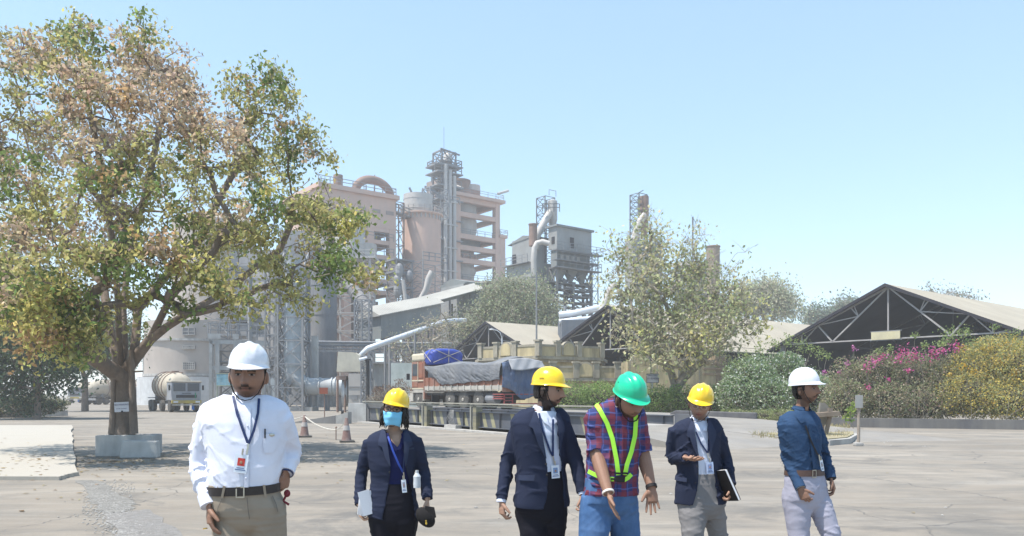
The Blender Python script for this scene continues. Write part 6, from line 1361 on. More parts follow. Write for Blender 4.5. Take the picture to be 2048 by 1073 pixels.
def wrinkle(Vv, Nn, amp, spots=(), seed=0, k=(38, 38, 60), sharp=1.0):
    """soft cloth folds: warped ridges, stronger close to the listed joints"""
    r = np.random.default_rng(seed); w_ = np.zeros(len(Vv)); msk = np.full(len(Vv), .35)
    for p, rad, s in spots: msk += s * np.exp(-((Vv - np.array(p)) ** 2).sum(1) / rad ** 2)
    for i in range(4):
        kk = r.normal(size=3) * np.array([.35, .35, 1.0]); kk /= np.linalg.norm(kk); kk = kk * np.array(k) * (.5 + .35 * i) * .9
        k2 = r.normal(size=3) * 14; ph = r.uniform(0, 6, 2); s = np.sin(Vv @ kk + 1.8 * np.sin(Vv @ k2 + ph[0]) + ph[1]); w_ += (1 - 2.2 * np.abs(s) ** .55) / (1 + .4 * i) if i != 1 else s * .7
    k3 = r.normal(size=3) * 5; w_ = np.maximum(w_ * (.6 + .4 * np.sin(Vv @ k3)), -.9)
    return Vv + Nn * (amp * w_ * np.minimum(msk, 1.9) * sharp)[:, None]

class Torso:
    """stack of superelliptic sections given where they are seen: (py, px, half width px, depth m, dy m)"""
    def __init__(s, D, rings, yaw=0, e=.84):
        s.D = D; s.e = e; s.yaw = R(yaw); rings = sorted(rings, key=lambda r: -r[0]); s.py = np.array([r[0] for r in rings], float)[::-1]
        g_ = lambda i: np.array([r[i] for r in rings], float)[::-1]
        s.px, s.hw, s.ry, s.dy = g_(1), g_(2), g_(3), g_(4)
    def ring(s, py, off=0):
        f = lambda a: float(np.interp(py, s.py, a)); D = s.D + f(s.dy); c = W(f(s.px), py, D); ry = f(s.ry) + off
        hw = f(s.hw) / F * D; cy, sy = abs(math.cos(s.yaw)), abs(math.sin(s.yaw))
        rx = math.sqrt(max(1e-5, (hw ** 2 - (f(s.ry) * sy * .9) ** 2))) / cy if cy > .3 else hw
        return c, rx + off, ry
    def pt(s, py, phi, off=0):
        c, rx, ry = s.ring(py, off); sn, cs = math.sin(phi), math.cos(phi)
        x = rx * math.copysign(abs(sn) ** s.e, sn); y = -ry * math.copysign(abs(cs) ** s.e, cs)
        return Vector((c.x + x * math.cos(s.yaw) - y * math.sin(s.yaw), c.y + x * math.sin(s.yaw) + y * math.cos(s.yaw), c.z))
    def phi_at(s, px, py, off=0):
        ph = np.linspace(-1.75, 1.75, 141) - s.yaw; ph = np.linspace(-1.57 + -s.yaw * .6, 1.57 - s.yaw * .6, 141)
        X = [(lambda p: p.x / p.y * F + CX)(s.pt(py, a, off)) for a in ph]; X = np.maximum.accumulate(np.array(X)); return float(np.interp(px, X, ph))
    def front(s, px, py, off=0): return s.pt(py, s.phi_at(px, py, off), off)
    def solid(s, b, off=0, py0=None, py1=None, n=40, m=None):
        y0, y1 = py0 or s.py[0], py1 or s.py[-1]; m = m or max(8, int((y1 - y0) / 5)); vs = [s.pt(y0 + (y1 - y0) * i / m, 2 * math.pi * k / n, off) for i in range(m + 1) for k in range(n)]
        fs = [(i * n + k, (i + 1) * n + k, (i + 1) * n + (k + 1) % n, i * n + (k + 1) % n) for i in range(m) for k in range(n)]; fs += [tuple(range(n)), tuple(range(m * n, m * n + n))[::-1]]
        b.add(vs, fs)
    def shell(s, b, left, right, off=.012, th=.016, n=56, hem=None):
        """open-fronted shell; left/right = [(py, px)] edges of the opening"""
        ly, lx = zip(*left); ry_, rx_ = zip(*right); y0, y1 = min(ly), max(max(ly), max(ry_)); m = int((y1 - y0) / 3.5); outer = []; inner = []
        for i in range(m + 1):
            t = i / m; pl = s.phi_at(np.interp(y0 + (y1 - y0) * t, ly, lx), y0 + (y1 - y0) * t, off); pr = s.phi_at(np.interp(y0 + (y1 - y0) * t, ry_, rx_), y0 + (y1 - y0) * t, off)
            ro, ri = [], []
            for k in range(n + 1):
                ph = pr + (2 * math.pi + pl - pr) * k / n; py = y0 + (y1 - y0) * t
                if hem: py = y0 + (hem(ph) - y0) * t
                ro.append(s.pt(py, ph, off)); ri.append(s.pt(py, ph, off - th))
            outer.append(ro); inner.append(ri)
        q = n + 1; vs = [p for r in outer for p in r] + [p for r in inner for p in r]; B0 = (m + 1) * q; fs = []
        for i in range(m):
            for k in range(n):
                a, b_, c, d = i * q + k, i * q + k + 1, (i + 1) * q + k + 1, (i + 1) * q + k; fs.append((a, d, c, b_)); fs.append((a + B0, b_ + B0, c + B0, d + B0))
            for k in (0, n): a, d = i * q + k, (i + 1) * q + k; fs.append((a, a + B0, d + B0, d) if k == 0 else (a, d, d + B0, a + B0))
        for k in range(n): fs.append((k, k + 1, k + 1 + B0, k + B0)); z_ = m * q; fs.append((z_ + k, z_ + k + B0, z_ + k + 1 + B0, z_ + k + 1))
        b.add(vs, fs)
def ribbon(name, T_, pts, wd, off, m, parent, th=.003, n=None, edge=None):
    """strap lying on the torso front through pixel points"""
    b = MB(); P_ = []
    for (x0, y0), (x1, y1) in zip(pts[:-1], pts[1:]):
        k = max(2, int(abs(y1 - y0) / 4) + int(abs(x1 - x0) / 6))
        for i in range(k): P_.append((x0 + (x1 - x0) * i / k, y0 + (y1 - y0) * i / k))
    P_.append(pts[-1]); hw = wd / 2 * F / T_.D; L1 = []; R1 = []
    for i, (x, y) in enumerate(P_):
        x0, y0 = P_[max(0, i - 1)]; x1, y1 = P_[min(len(P_) - 1, i + 1)]; d = math.hypot(x1 - x0, y1 - y0) or 1; nx, ny = -(y1 - y0) / d, (x1 - x0) / d
        L1.append((x + nx * hw, y + ny * hw)); R1.append((x - nx * hw, y - ny * hw))
    return patch(name, T_, L1, R1, off, m, parent, th, 3)
def patch(name, T_, Lp, Rp, off, m, parent, th=.003, nc=6, local=False):
    """panel between two pixel edges, laid on the torso front"""
    if nc > 3:                                       # refine along the edges
        def ref(P_):
            o = []
            for a, c in zip(P_[:-1], P_[1:]):
                for i in range(5): o.append((a[0] + (c[0] - a[0]) * i / 5, a[1] + (c[1] - a[1]) * i / 5))
            return o + [P_[-1]]
        Lp, Rp = ref(Lp), ref(Rp)
    vs = []; q = nc + 1
    for (lx, ly), (rx_, ry_) in zip(Lp, Rp):
        for o_ in (off + th, off):
            for k in range(q): t = k / nc; vs.append(T_.front(lx + (rx_ - lx) * t, ly + (ry_ - ly) * t, o_))
    fs = []; m_ = len(Lp); s = 2 * q
    for i in range(m_ - 1):
        for k in range(nc):
            a = i * s + k; fs.append((a, a + s, a + s + 1, a + 1)); fs.append((a + q, a + q + 1, a + q + s + 1, a + q + s))
        a = i * s; fs.append((a, a + q, a + q + s, a + s)); a += nc; fs.append((a, a + s, a + q + s, a + q))
    fs.append(tuple(range(q)) + tuple(range(2 * q - 1, q - 1, -1))); z_ = (m_ - 1) * s; fs.append(tuple(range(z_ + q, z_ + 2 * q)) + tuple(range(z_ + q - 1, z_ - 1, -1)))
    b = MB(); b.add(vs, fs); return b.build(name, m, parent, smooth='auto')

def head_rot(yaw, pitch, roll): return Matrix.Rotation(R(yaw), 3, 'Z') @ Matrix.Rotation(R(roll), 3, 'Y') @ Matrix.Rotation(R(pitch), 3, 'X')
def add_head(b, c, Rm, s, wide=1.0, jaw=.26):
    n, m = 120, 90; vs = []
    g_ = lambda v, a, w_: math.exp(-((v - a) / w_) ** 2)
    for i in range(m + 1):
        th = math.pi * i / m
        for k in range(n):
            ph = 2 * math.pi * k / n; x = .077 * math.sin(th) * math.sin(ph) * wide; y = -.098 * math.sin(th) * math.cos(ph); z = .118 * math.cos(th)
            lo = max(0, -z / .118); x *= 1 - jaw * lo ** 1.6
            if z < 0: z *= 1 - .02 * lo
            if y < 0:
                y = -abs(y) ** .88 * .098 ** .12; y += .004 * g_(z, .06, .03)
                fr = min(1, max(0, -math.cos(math.pi - ph) if False else math.cos(ph))) ; fr = fr ** .5 if fr > 0 else 0
                ax = abs(x); d = 0
                nz = .030 * math.exp(-((z + .034) / .014) ** 2) + .017 * math.exp(-((z + .008) / .022) ** 2)
                d += nz * g_(x, 0, .0095 + .003 * (z < -.02)); d += .011 * g_(ax, .014, .007) * g_(z, -.036, .008)
                d -= .013 * g_(ax, .032, .017) * g_(z, .003, .012); d += .007 * g_(ax, .032, .011) * g_(z, .001, .0075)
                d += .005 * g_(z, .027, .009) * g_(ax, .028, .03); d += .0085 * g_(z, -.060, .005) * g_(x, 0, .019); d += .0095 * g_(z, -.073, .006) * g_(x, 0, .017); d -= .005 * g_(z, -.0665, .0022) * g_(x, 0, .02)
                d += .006 * g_(z, -.102, .014) * g_(x, 0, .02); d += .004 * g_(ax, .05, .018) * g_(z, -.018, .02); d -= .003 * g_(z, -.087, .006) * g_(x, 0, .02)
                y -= d * fr
            if y > 0 and z < -.03: y *= 1 - .45 * min(1, (-z - .03) / .08)
            vs.append(c + Rm @ (Vector((x, y, z)) * s))
    fs = [(i * n + k, (i + 1) * n + k, (i + 1) * n + (k + 1) % n, i * n + (k + 1) % n) for i in range(m) for k in range(n)]; b.add(vs, fs)
    for sx in (-1, 1):
        e = Rm @ Matrix.Rotation(R(18 * sx), 3, 'Z')
        b.ell(c + Rm @ (Vector((.080 * wide * sx, .012, -.012)) * s), .009 * s, .019 * s, .031 * s, e, 14, 10); b.ell(c + Rm @ (Vector((.077 * wide * sx, .008, -.034)) * s), .008 * s, .010 * s, .012 * s, e, 10, 8)
def add_hand(b, wr, d, nrm, s=1.0, thumb=1, curl=.35, spread=.12, tcurl=.3, cl=None, palm_l=.095):
    """wr wrist, d towards the fingers, nrm out of the palm, thumb=+1 on the side d x nrm"""
    d = Vector(d).normalized(); nrm = Vector(nrm); nrm = (nrm - d * nrm.dot(d)).normalized(); sd = d.cross(nrm) * thumb
    b.tube([wr - d * .03 * s, wr + d * .02 * s, wr + d * .055 * s, wr + d * palm_l * .97 * s], [.026 * s, .031 * s, .040 * s, .038 * s], 14, sq=.42, up=sd)
    b.ell(wr + d * .035 * s + sd * .020 * s + nrm * .006 * s, .017 * s, .017 * s, .024 * s)
    lens = (.074, .083, .077, .060)
    for i in range(4):
        o = (1.5 - i) * .0205 * s; base = wr + d * (palm_l - (.006 if i in (0, 2) else .014 if i == 3 else 0)) * s + sd * o
        dd = (d + sd * (1.5 - i) * spread).normalized(); ln = lens[i] * s; p = base - dd * .015 * s; pts = [p, base]; a = 0; cc = (cl[i] if cl else curl * (1 + .12 * i))
        for f_, k_ in ((.46, .8), (.30, 1.1), (.24, .8)):
            a += cc * k_; dr = dd * math.cos(a) + nrm * math.sin(a); base = base + dr * ln * f_; pts.append(base)
        b.tube(pts, [.0095 * s, .0092 * s, .0085 * s, .0078 * s, .0062 * s], 8)
    tb_ = wr + d * .028 * s + sd * .026 * s; td = (d * .72 + sd * .70 + nrm * (.15 + tcurl * .6)).normalized(); td2 = (td + nrm * tcurl * .7 + d * .25 - sd * tcurl * .3).normalized()
    b.tube([tb_ - td * .012 * s, tb_ + td * .030 * s, tb_ + td * .03 * s + td2 * .028 * s, tb_ + td * .03 * s + td2 * .05 * s], [.014 * s, .0125 * s, .0105 * s, .0075 * s], 8)
def skin_cols(Vv, c, Rm, s, tone, o):
    """face marks by place: brows, eyes, lips, beard, hair"""
    L_ = (Vv - np.array(c)) @ np.array(Rm) / s; x, y, z = L_[:, 0], L_[:, 1], L_[:, 2]; ax = np.abs(x); N_ = len(Vv)
    col = np.tile(np.array(tone), (N_, 1)).astype(float); head = (np.abs(x) < .1) & (np.abs(y) < .14) & (np.abs(z) < .14); fr = head & (y < -.03)
    def put(mask, cc, a):
        a = np.broadcast_to(a, (N_,)) * mask; col[:] = col * (1 - a[:, None]) + np.array(cc) * a[:, None]
    G_ = lambda v, a, w_: np.exp(-((v - a) / w_) ** 2)
    lip = o.get('lip', (tone[0] * .85, tone[1] * .6, tone[2] * .6)); blk = (.012, .009, .008)
    put(fr, (tone[0] * .62, tone[1] * .55, tone[2] * .5), .55 * G_(ax, .032, .02) * G_(z, .004, .013))  # eye-socket shade painted into the skin colour
    if not o.get('mask'):
        bd = o.get('beard', 0); st = (z < -.02) * (1 - G_(z, -.02, .02))
        if bd: put(head & (y < .03), blk, bd * np.maximum(np.clip((-.068 - z - .35 * np.clip(.03 - ax, 0, 1) + .35 * np.clip(y + .07, 0, .06)) / .012, 0, 1), np.clip((y + .026) / .01, 0, 1) * (z < .01) * (ax > .04)) * (1 - .8 * G_(x, 0, .02) * G_(z, -.075, .012)))
        if o.get('stubble'): put(fr & (z < -.045), blk, o['stubble'] * np.clip((-.045 - z) / .02, 0, 1) * G_(x, 0, .05))
        if o.get('goatee'): put(fr, blk, np.clip(o['goatee'] * 1.6 * G_(x, 0, .027) * G_(z, -.097, .016), 0, o['goatee']))
        put(fr, lip, .8 * G_(x, 0, .021) * (np.abs(z + .0665) < .0105)); put(fr, blk, .8 * (ax < .021) * G_(z, -.0665, .0024))
        if o.get('stache'): put(fr & (y < -.06), blk, np.clip(o['stache'] * 1.7 * G_(ax, .008, .024) * G_(z, -.0515 - .012 * (ax > .018), .0075), 0, o['stache']))
        put(fr, (tone[0] * .4, tone[1] * .35, tone[2] * .35), .8 * G_(ax, .0085, .0045) * G_(z, -.0445, .003))
    put(fr, blk, np.clip(1.5 * G_(z, .0245 - .25 * np.abs(ax - .03), .0048), 0, .9) * (ax > .012) * (ax < .05))
    ew = ((ax - .032) / .0145) ** 2 + ((z - .0025) / (.0056 * o.get('eye', 1))) ** 2 < 1; put(fr & ew, (.27, .23, .20), .75); put(fr & ew & (np.abs(ax - .032 - 0 * x) < .0058), (.01, .007, .006), 1.0)
    put(fr, blk, .85 * (ax > .017) * (ax < .049) * G_(z, .0085, .0022))
    hl = o.get('hairline', .062); put(head & ((z > hl) | ((y > .012) & (z > -.075 + 0 * y)) | ((y > -.045) & (z > -.005) & (ax > .05) & (y > -.03))) & ~((ax > .073) & (z < .022) & (y > -.012) & (y < .036)), blk, .96)
    return np.clip(col, 0, 1)
def helmet(c, Rm, s, m, parent, extra=None, zoff=0, ridge=1.0, txt=None):
    n, m_ = 96, 34; vs = []
    for i in range(m_ + 1):
        t = i / m_
        for k in range(n):
            ph = 2 * math.pi * k / n; fx, fy = math.sin(ph), -math.cos(ph); front = max(0, -fy)
            if t <= .8:
                a = t / .8 * math.pi / 2; rr_ = math.sin(a) ** .86; zz = math.cos(a) ** .92; rx, ry = .096 * rr_, .119 * rr_
                x, y, z = rx * fx, ry * fy + .006, .052 + .110 * zz
                rg = .0095 * ridge * math.exp(-(x / .016) ** 2) * (1 if -.10 < y else .5) * min(1, zz * 2.2); rg += .0050 * ridge * (math.exp(-((abs(x) - .043) / .009) ** 2)) * min(1, zz * 1.6); z += rg
            else:
                u = (t - .8) / .2; e = .009 + .036 * front ** 2.2; x, y = (.096 + u * e * .8) * fx, (.119 + u * e) * fy + .006; z = .052 - .012 * u - .012 * u * front ** 3 - .004 * math.sin(u * 3.14)
            vs.append(c + Rm @ (Vector((x, y, z + zoff)) * s))
    q = len(vs); inn = [c + (v - c) * .965 - Rm @ Vector((0, 0, .003)) for v in vs]
    fs = [(i * n + k, (i + 1) * n + k, (i + 1) * n + (k + 1) % n, i * n + (k + 1) % n) for i in range(m_) for k in range(n)]; fs += [tuple(q + j for j in f[::-1]) for f in fs]
    fs += [(m_ * n + k, q + m_ * n + k, q + m_ * n + (k + 1) % n, m_ * n + (k + 1) % n) for k in range(n)]
    b = MB(); b.add(vs + inn, fs); h = b.build('helmet', m, parent, smooth='auto')
    b = MB(); P_ = [(-.088, .0, .048), (-.083, -.022, 0), (-.077, -.034, -.045), (-.058, -.05, -.088), (-.028, -.064, -.118), (0, -.068, -.124)]; P_ += [(-x, y, z) for x, y, z in P_[-2::-1]]
    b.tube([c + Rm @ (Vector(p) * s) for p in P_], .0042 * s, 6, sq=.5); b.build('chin_strap', m_strap, parent, smooth=True)
    if extra: extra(h)
    return h
def hair_cap(c, Rm, s, parent, low=-.06, vol=1.0, front=-.028, wav=0, seed=0):
    b = MB(); n, m_ = 40, 26; vs = []; ok = {}
    for i in range(m_ + 1):
        th = math.pi * i / m_
        for k in range(n):
            ph = 2 * math.pi * k / n; p = Vector((.084 * vol * math.sin(th) * math.sin(ph), -.104 * vol * math.sin(th) * math.cos(ph) + .004, .122 * math.cos(th))); p *= 1 + .03 * mnoise.noise(p * 60 + Vector((seed, 0, 0))); vs.append(c + Rm @ (p * s)); ok[i * n + k] = p.z > low and (p.y > front or p.z > .065) and not (abs(p.x) > .066 and p.z < .02 and -.014 < p.y < .034)
    fs = [f for f in [(i * n + k, (i + 1) * n + k, (i + 1) * n + (k + 1) % n, i * n + (k + 1) % n) for i in range(m_) for k in range(n)] if all(ok[j] for j in f)]
    b.add(vs, fs)
    if wav:
        r = random.Random(seed)
        for _ in range(wav):
            a = r.uniform(.9, 2 * math.pi - .9); p0 = Vector((.083 * math.sin(a), -.1 * math.cos(a), r.uniform(-.02, .03))); pts = []
            L_ = r.uniform(.06, .13)
            for j in range(7): t = j / 6; pts.append(c + Rm @ ((p0 + Vector((p0.x * .25 * t + .007 * math.sin(t * 9 + a * 7), .006 * math.cos(t * 8 + a) + .02 * t, -L_ * t))) * s))
            b.tube(pts, [.010 * s, .012 * s, .012 * s, .011 * s, .009 * s, .006 * s, .002 * s], 6)
    o = b.build('hair', m_hair, parent, smooth=True)
    sl = o.modifiers.new('thickness', 'SOLIDIFY'); sl.thickness = .006; return o

def person(label, D, base_px, head, headrot, hs, torso, yaw, arms, legs, tone, opts, voxel=.0036):
    """arms: list of dict(pts=[(px,py,dy)x3], hand=(dir,nrm,thumb,curl,spread...)); returns root and torso"""
    root_ = bpy.data.objects.new('person', None); base = flat(base_px, D); root_.location = base; link(root_); tag(root_, label, 'person')
    T_ = Torso(D, torso, yaw); Rm = head_rot(*headrot); hc = W(head[0], head[1], D + head[2])
    b = MB(); add_head(b, hc, Rm, hs, opts.get('wide', 1), opts.get('jaw', .26))
    c0, rx, ry = T_.ring(T_.py[0] + 4); nk = hc + Rm @ (Vector((0, .022, -.075)) * hs); nr = opts.get('neck', .056)
    b.tube([nk + UP * .05, nk, nk.lerp(c0, .5), c0, c0 - UP * .06], [nr * .9, nr, nr, nr * 1.12, nr * 1.3], 18)
    # core under the clothes
    T2 = T_; yy = list(T_.py); vs = MB(); n = 20; m_ = 16; y0, y1 = T_.py[0] + 2, T_.py[-1]
    P_ = [T_.pt(y0 + (y1 - y0) * i / m_, 2 * math.pi * k / n, -.022) for i in range(m_ + 1) for k in range(n)]
    b.add(P_, [(i * n + k, (i + 1) * n + k, (i + 1) * n + (k + 1) % n, i * n + (k + 1) % n) for i in range(m_) for k in range(n)] + [tuple(range(n)), tuple(range(m_ * n, m_ * n + n))[::-1]])
    for a in arms:
        p = [W(x, y, D + dy) for x, y, dy in a['pts']]; r_ = a.get('r', (.034, .030, .030, .026)); a['w'] = p; t = p[1].lerp(p[2], .35)
        b.tube([p[0], p[0].lerp(p[1], .5), p[1], t, p[2]], [r_[0], r_[0] * .95, r_[1], r_[2], r_[3]], 14); h = a['hand']; add_hand(b, p[2], **h)
    for lg in legs:
        p = [W(x, y, D + dy) for x, y, dy in lg['pts']]; p[-1].z = max(p[-1].z, .09); lg['w'] = p; b.tube([p[0] + UP * .05, p[0].lerp(p[1], .5), p[1], p[1].lerp(p[2], .35), p[2]], [.07, .062, .05, .045, .035], 14)
        b.tube([p[2] - UP * .0, p[2] + Vector((lg.get('tx', 0), -.05, -.045)), p[2] + Vector((lg.get('tx', 0) * 3, -.15, -.06))], [.036, .034, .022], 10)
    Vv, Nn, Fq = remesh(b, voxel, 1); col = skin_cols(Vv, hc, Rm, hs, tone, opts)
    Vc = Vv
    npmesh('body', Vc, Fq, m_skin, root_, smooth=True, col=col)
    # shoes
    for lg in legs:
        p = lg['w'][-1]; b = MB(); tx = lg.get('tx', 0); q = Vector((p.x, p.y, p.z - .045))
        b.tube([q + Vector((-tx, .05, 0)), q + Vector((0, 0, .012)), q + Vector((tx * 2, -.09, 0)), q + Vector((tx * 4, -.19, -.008)), q + Vector((tx * 4.6, -.215, -.01))], [.036, .045, .046, .040, .02], 14, sq=.9); b.build('shoe', m_shoe, root_, smooth=True)
    hair_cap(hc, Rm, hs, root_, **opts.get('hair', {}))
    return root_, T_, hc, Rm
def trousers(root_, T_, legs, m, py_top, amp=.006, rad=(.098, .082, .066, .056), seed=1, voxel=.008):
    b = MB(); T_.solid(b, .010, py_top, T_.py[-1]); c, rx, ry = T_.ring(T_.py[-1], .01); b.ell(c, rx * .97, ry * .97, .11, Matrix.Rotation(T_.yaw, 3, 'Z'), 28, 16)
    for lg in legs:
        p = lg['w']; r_ = list(lg.get('rad', rad)); e = p[2] + UP * .01; h0 = p[0]; r_[0] = max(r_[0], rx + .004 - abs(h0.x - c.x))
        b.tube([h0 + UP * .03, h0 - UP * .05, h0.lerp(p[1], .5), p[1], p[1].lerp(e, .4), e], [r_[0] * .9, r_[0], (r_[0] + r_[1]) / 2, r_[1], r_[2], r_[3]], 22)
    Vv, Nn, Fq = remesh(b, voxel, 4); sp = []
    for lg in legs: sp += [(lg['w'][0] - UP * .06, .16, .9), (lg['w'][1], .14, 1.2), (lg['w'][2] + UP * .05, .14, 1.2)]
    return npmesh('trousers', wrinkle(Vv, Nn, amp, sp, seed), Fq, m, root_, smooth=True)
def garment(name, root_, T_, arms, m, py0, py1, off=.006, amp=.004, sl=(.068, .058, .052, .044), cut=1.0, shell=None, seed=2, voxel=.0065, hem=None, th=.016, sh=.06, cuffs=None, extra=None, kk=(38, 38, 60)):
    b = MB()
    if shell: T_.shell(b, shell[0], shell[1], off, th, hem=hem); T_.solid(b, off - .002, T_.py[0] + 6, T_.py[0] + 6.2) if False else None
    else: T_.solid(b, off, py0, py1)
    sp = [(T_.ring(py1)[0], .3, .5)]
    for a in arms:
        p = a['w']; r_ = a.get('sl', sl); e = p[1].lerp(p[2], a.get('cut', cut)) if a.get('cut', cut) <= 1 else p[2]; s0 = p[0] + (T_.ring(T_.py[0] + 30)[0] - p[0]).normalized() * .03
        if a.get('short'):
            e = p[0].lerp(p[1], a['short']); b.tube([s0, p[0], p[0].lerp(e, .6), e], [r_[0] * .9, r_[0], r_[1], r_[1] * 1.02], 24)
            b.tube([e - (e - p[0]).normalized() * .035, e + (e - p[0]).normalized() * .008], [r_[1] * 1.10, r_[1] * 1.10], 24)
        else:
            mid = p[1].lerp(e, .5); b.tube([s0, p[0], p[0].lerp(p[1], .5), p[1] - (p[1] - p[0]) * .06, p[1] + (e - p[1]) * .08, mid, e], [r_[0] * .86, r_[0], (r_[0] + r_[1]) / 2 * 1.02, r_[1], r_[1], r_[2], r_[3]], 24)
        sp += [(p[1], .13, 1.5), (p[0], .09, .8), (e, .12, 1.1)]
    if extra: extra(b)
    Vv, Nn, Fq = remesh(b, voxel, 4); return npmesh(name, wrinkle(Vv, Nn, amp, sp, seed, kk), Fq, m, root_, smooth=True)
def collar(root_, T_, m, py, hgt=.035, r_=.068, gap=.5, c=None, flare=1.12, lean=0, pts=True):
    """stand and fall collar round the neck, open at the front"""
    c = c or T_.ring(py)[0]; b = MB(); n = 28; vs = []
    for j in range(3):
        for k in range(n + 1):
            a = gap + (2 * math.pi - 2 * gap) * k / n; f_ = abs(k / n - .5) * 2
            rr_ = (r_ * 1.0, r_ * .93, r_ * flare)[j]; z_ = (0, hgt, hgt * .15 - (.02 * f_ ** 4 if pts else 0))[j]; a2 = a + T_.yaw * -1
            vs.append(c + Vector((rr_ * math.sin(a + T_.yaw * 0) * math.cos(T_.yaw) + rr_ * math.cos(a) * math.sin(T_.yaw), rr_ * math.sin(a) * math.sin(T_.yaw) - rr_ * math.cos(a) * math.cos(T_.yaw), z_ + lean * math.cos(a) - .012 * max(0, math.cos(a)))))
    q = n + 1; fs = [(j * q + k, j * q + k + 1, (j + 1) * q + k + 1, (j + 1) * q + k) for j in range(2 if pts else 1) for k in range(n)]; b.add(vs, fs)
    o = b.build('collar', m, root_, smooth=True); s = o.modifiers.new('thickness', 'SOLIDIFY'); s.thickness = .004; return o
def badge(root_, T_, px, py, w_, h_, tilt, m=m_card, photo=(.45, .05, .04), off=.018, name='id_badge'):
    c = T_.front(px, py, off); Rr = Matrix.Rotation(T_.yaw * .7, 3, 'Z') @ Matrix.Rotation(R(tilt), 3, 'Y'); ex, ey, ez = Rr @ Vector((1, 0, 0)), Rr @ Vector((0, 1, 0)), Rr @ Vector((0, 0, 1))
    b = MB(); b.obox(c - ex * w_ / 2 - ez * h_ / 2, ex * w_, ey * .003, ez * h_); o = b.build(name, m, root_)
    b = MB(); b.obox(c - ex * w_ * .28 - ez * h_ * .12 - ey * .0015, ex * w_ * .56, ey * .001, ez * h_ * .42); b.build('badge_photo', mat('badge_photo_%d' % int(photo[0] * 99), photo, .5, bump=0), o)
    b = MB(); b.ell(c + ez * h_ * .07 - ey * .0025, w_ * .11, .001, h_ * .09); b.build('portrait', mat('portrait_skin', (.35, .2, .13), .6, bump=0), o)
    b = MB(); b.obox(c - ex * w_ * .4 - ez * h_ * .36 - ey * .0015, ex * w_ * .8, ey * .001, ez * h_ * .05); b.obox(c - ex * w_ * .3 - ez * h_ * .26 - ey * .0015, ex * w_ * .6, ey * .001, ez * h_ * .04); b.build('badge_lines', mat('badge_print', (.1, .15, .3), .6, bump=0), o)
    b = MB(); b.tube([c + ez * h_ / 2 - ey * .002, c + ez * (h_ / 2 + .03) - ey * .002], .005, 6); b.build('clip', m_buckle, o); return o
def ring_band(name, m, parent, c, ax, r_, wd, th=.004):
    b = MB(); ax = Vector(ax).normalized(); b.lathe([(r_, -wd / 2), (r_ + th, -wd / 2 * .8), (r_ + th, wd / 2 * .8), (r_, wd / 2)], c, 22, axis=ax); return b.build(name, m, parent, smooth='auto')
def belt(root_, T_, py0, py1, m, bpx, tilt=0, off=.016):
    b = MB(); n = 48; vs = []
    for j, (py, o_) in enumerate(((py0, off - .006), (py0, off), (py1, off), (py1, off - .006))):
        for k in range(n): ph = 2 * math.pi * k / n; vs.append(T_.pt(py + tilt * math.sin(ph), ph, o_))
    b.add(vs, [(j * n + k, (j + 1) * n + k, (j + 1) * n + (k + 1) % n, j * n + (k + 1) % n) for j in range(3) for k in range(n)]); o = b.build('belt', m, root_, smooth='auto')
    c = T_.front(bpx, (py0 + py1) / 2 + 1, off + .003); ex = Matrix.Rotation(T_.yaw, 3, 'Z') @ Vector((1, 0, 0)); h_ = abs(py1 - py0) / F * T_.D * 1.15
    b = MB()
    for s in (-1, 1): b.obox(c + ex * (s * .019 - .003) - UP * h_ / 2, ex * .006, Vector((0, .004, 0)), UP * h_); b.obox(c - ex * .021 + UP * (s * h_ / 2 - .003), ex * .042, Vector((0, .004, 0)), UP * .006)
    b.build('buckle', m_buckle, o); return o
def buttons(root_, T_, pts, m=m_card, off=.012, r_=.006):
    for px, py in pts: c = T_.front(px, py, off); b = MB(); b.ell(c, r_, .003, r_, n=10, m=6); b.build('button', m, root_)

TONE_D = (.26, .145, .10); TONE_M = (.33, .195, .14); TONE_L = (.44, .28, .2)
# ---------------------------------------------------------------- man in white shirt
D = 4.13
arms = [dict(pts=[(418, 832, 0), (397, 928, .02), (418, 1012, -.10)], hand=dict(d=(.12, -.12, -1), nrm=(.75, .45, 0), s=1.0, thumb=1, curl=.42, spread=.07)),
        dict(pts=[(561, 838, .0), (584, 903, .13), (573, 945, .03)], hand=dict(d=(-.22, .1, -1), nrm=(-.8, .4, .1), s=.95, thumb=-1, curl=.75, spread=.03))]
legs = [dict(pts=[(462, 1010, 0), (470, 1170, -.05), (462, 1335, .12)], rad=(.108, .088, .07, .06)), dict(pts=[(530, 1010, 0), (545, 1175, .1), (560, 1340, .25)], rad=(.108, .088, .07, .06))]
tr = [(786, 495, 27, .066, .03), (792, 494, 42, .078, .03), (798, 492, 60, .090, .02), (806, 490, 76, .102, .02), (818, 489, 84, .115, .01), (845, 490, 83, .125, 0), (880, 493, 77, .135, 0), (915, 493, 70, .142, 0), (945, 491, 68, .15, 0), (968, 489, 65, .148, 0), (988, 490, 64, .14, 0), (1012, 496, 70, .138, 0), (1030, 497, 70, .125, 0)]
p1_, T1, hc, Rm = person('man in white shirt and white helmet walking at far left, hand on hip', D, 495, (497, 751, -.03), (8, 1, 1), 1.06, tr, 4, arms, legs, TONE_D, dict(wide=1.10, jaw=.13, neck=.064, stache=.9, stubble=.35, goatee=.35, eye=.85))
trousers(p1_, T1, legs, m_khaki, 966, .005, seed=3); arms[1]['cut'] = 1.0
garment('shirt', p1_, T1, arms, m_wshirt, 790, 978, .014, .0065, (.068, .060, .053, .041), seed=4)
for a in arms:
    e = (a['w'][2] - a['w'][1]).normalized(); b = MB(); b.tube([a['w'][2] - e * .065, a['w'][2] + e * .002], [.046, .043], 24); b.build('cuff', m_wshirt, p1_, smooth='auto')
collar(p1_, T1, m_wshirt, 797, .034, .074, .30, flare=1.0, pts=False, lean=.012)
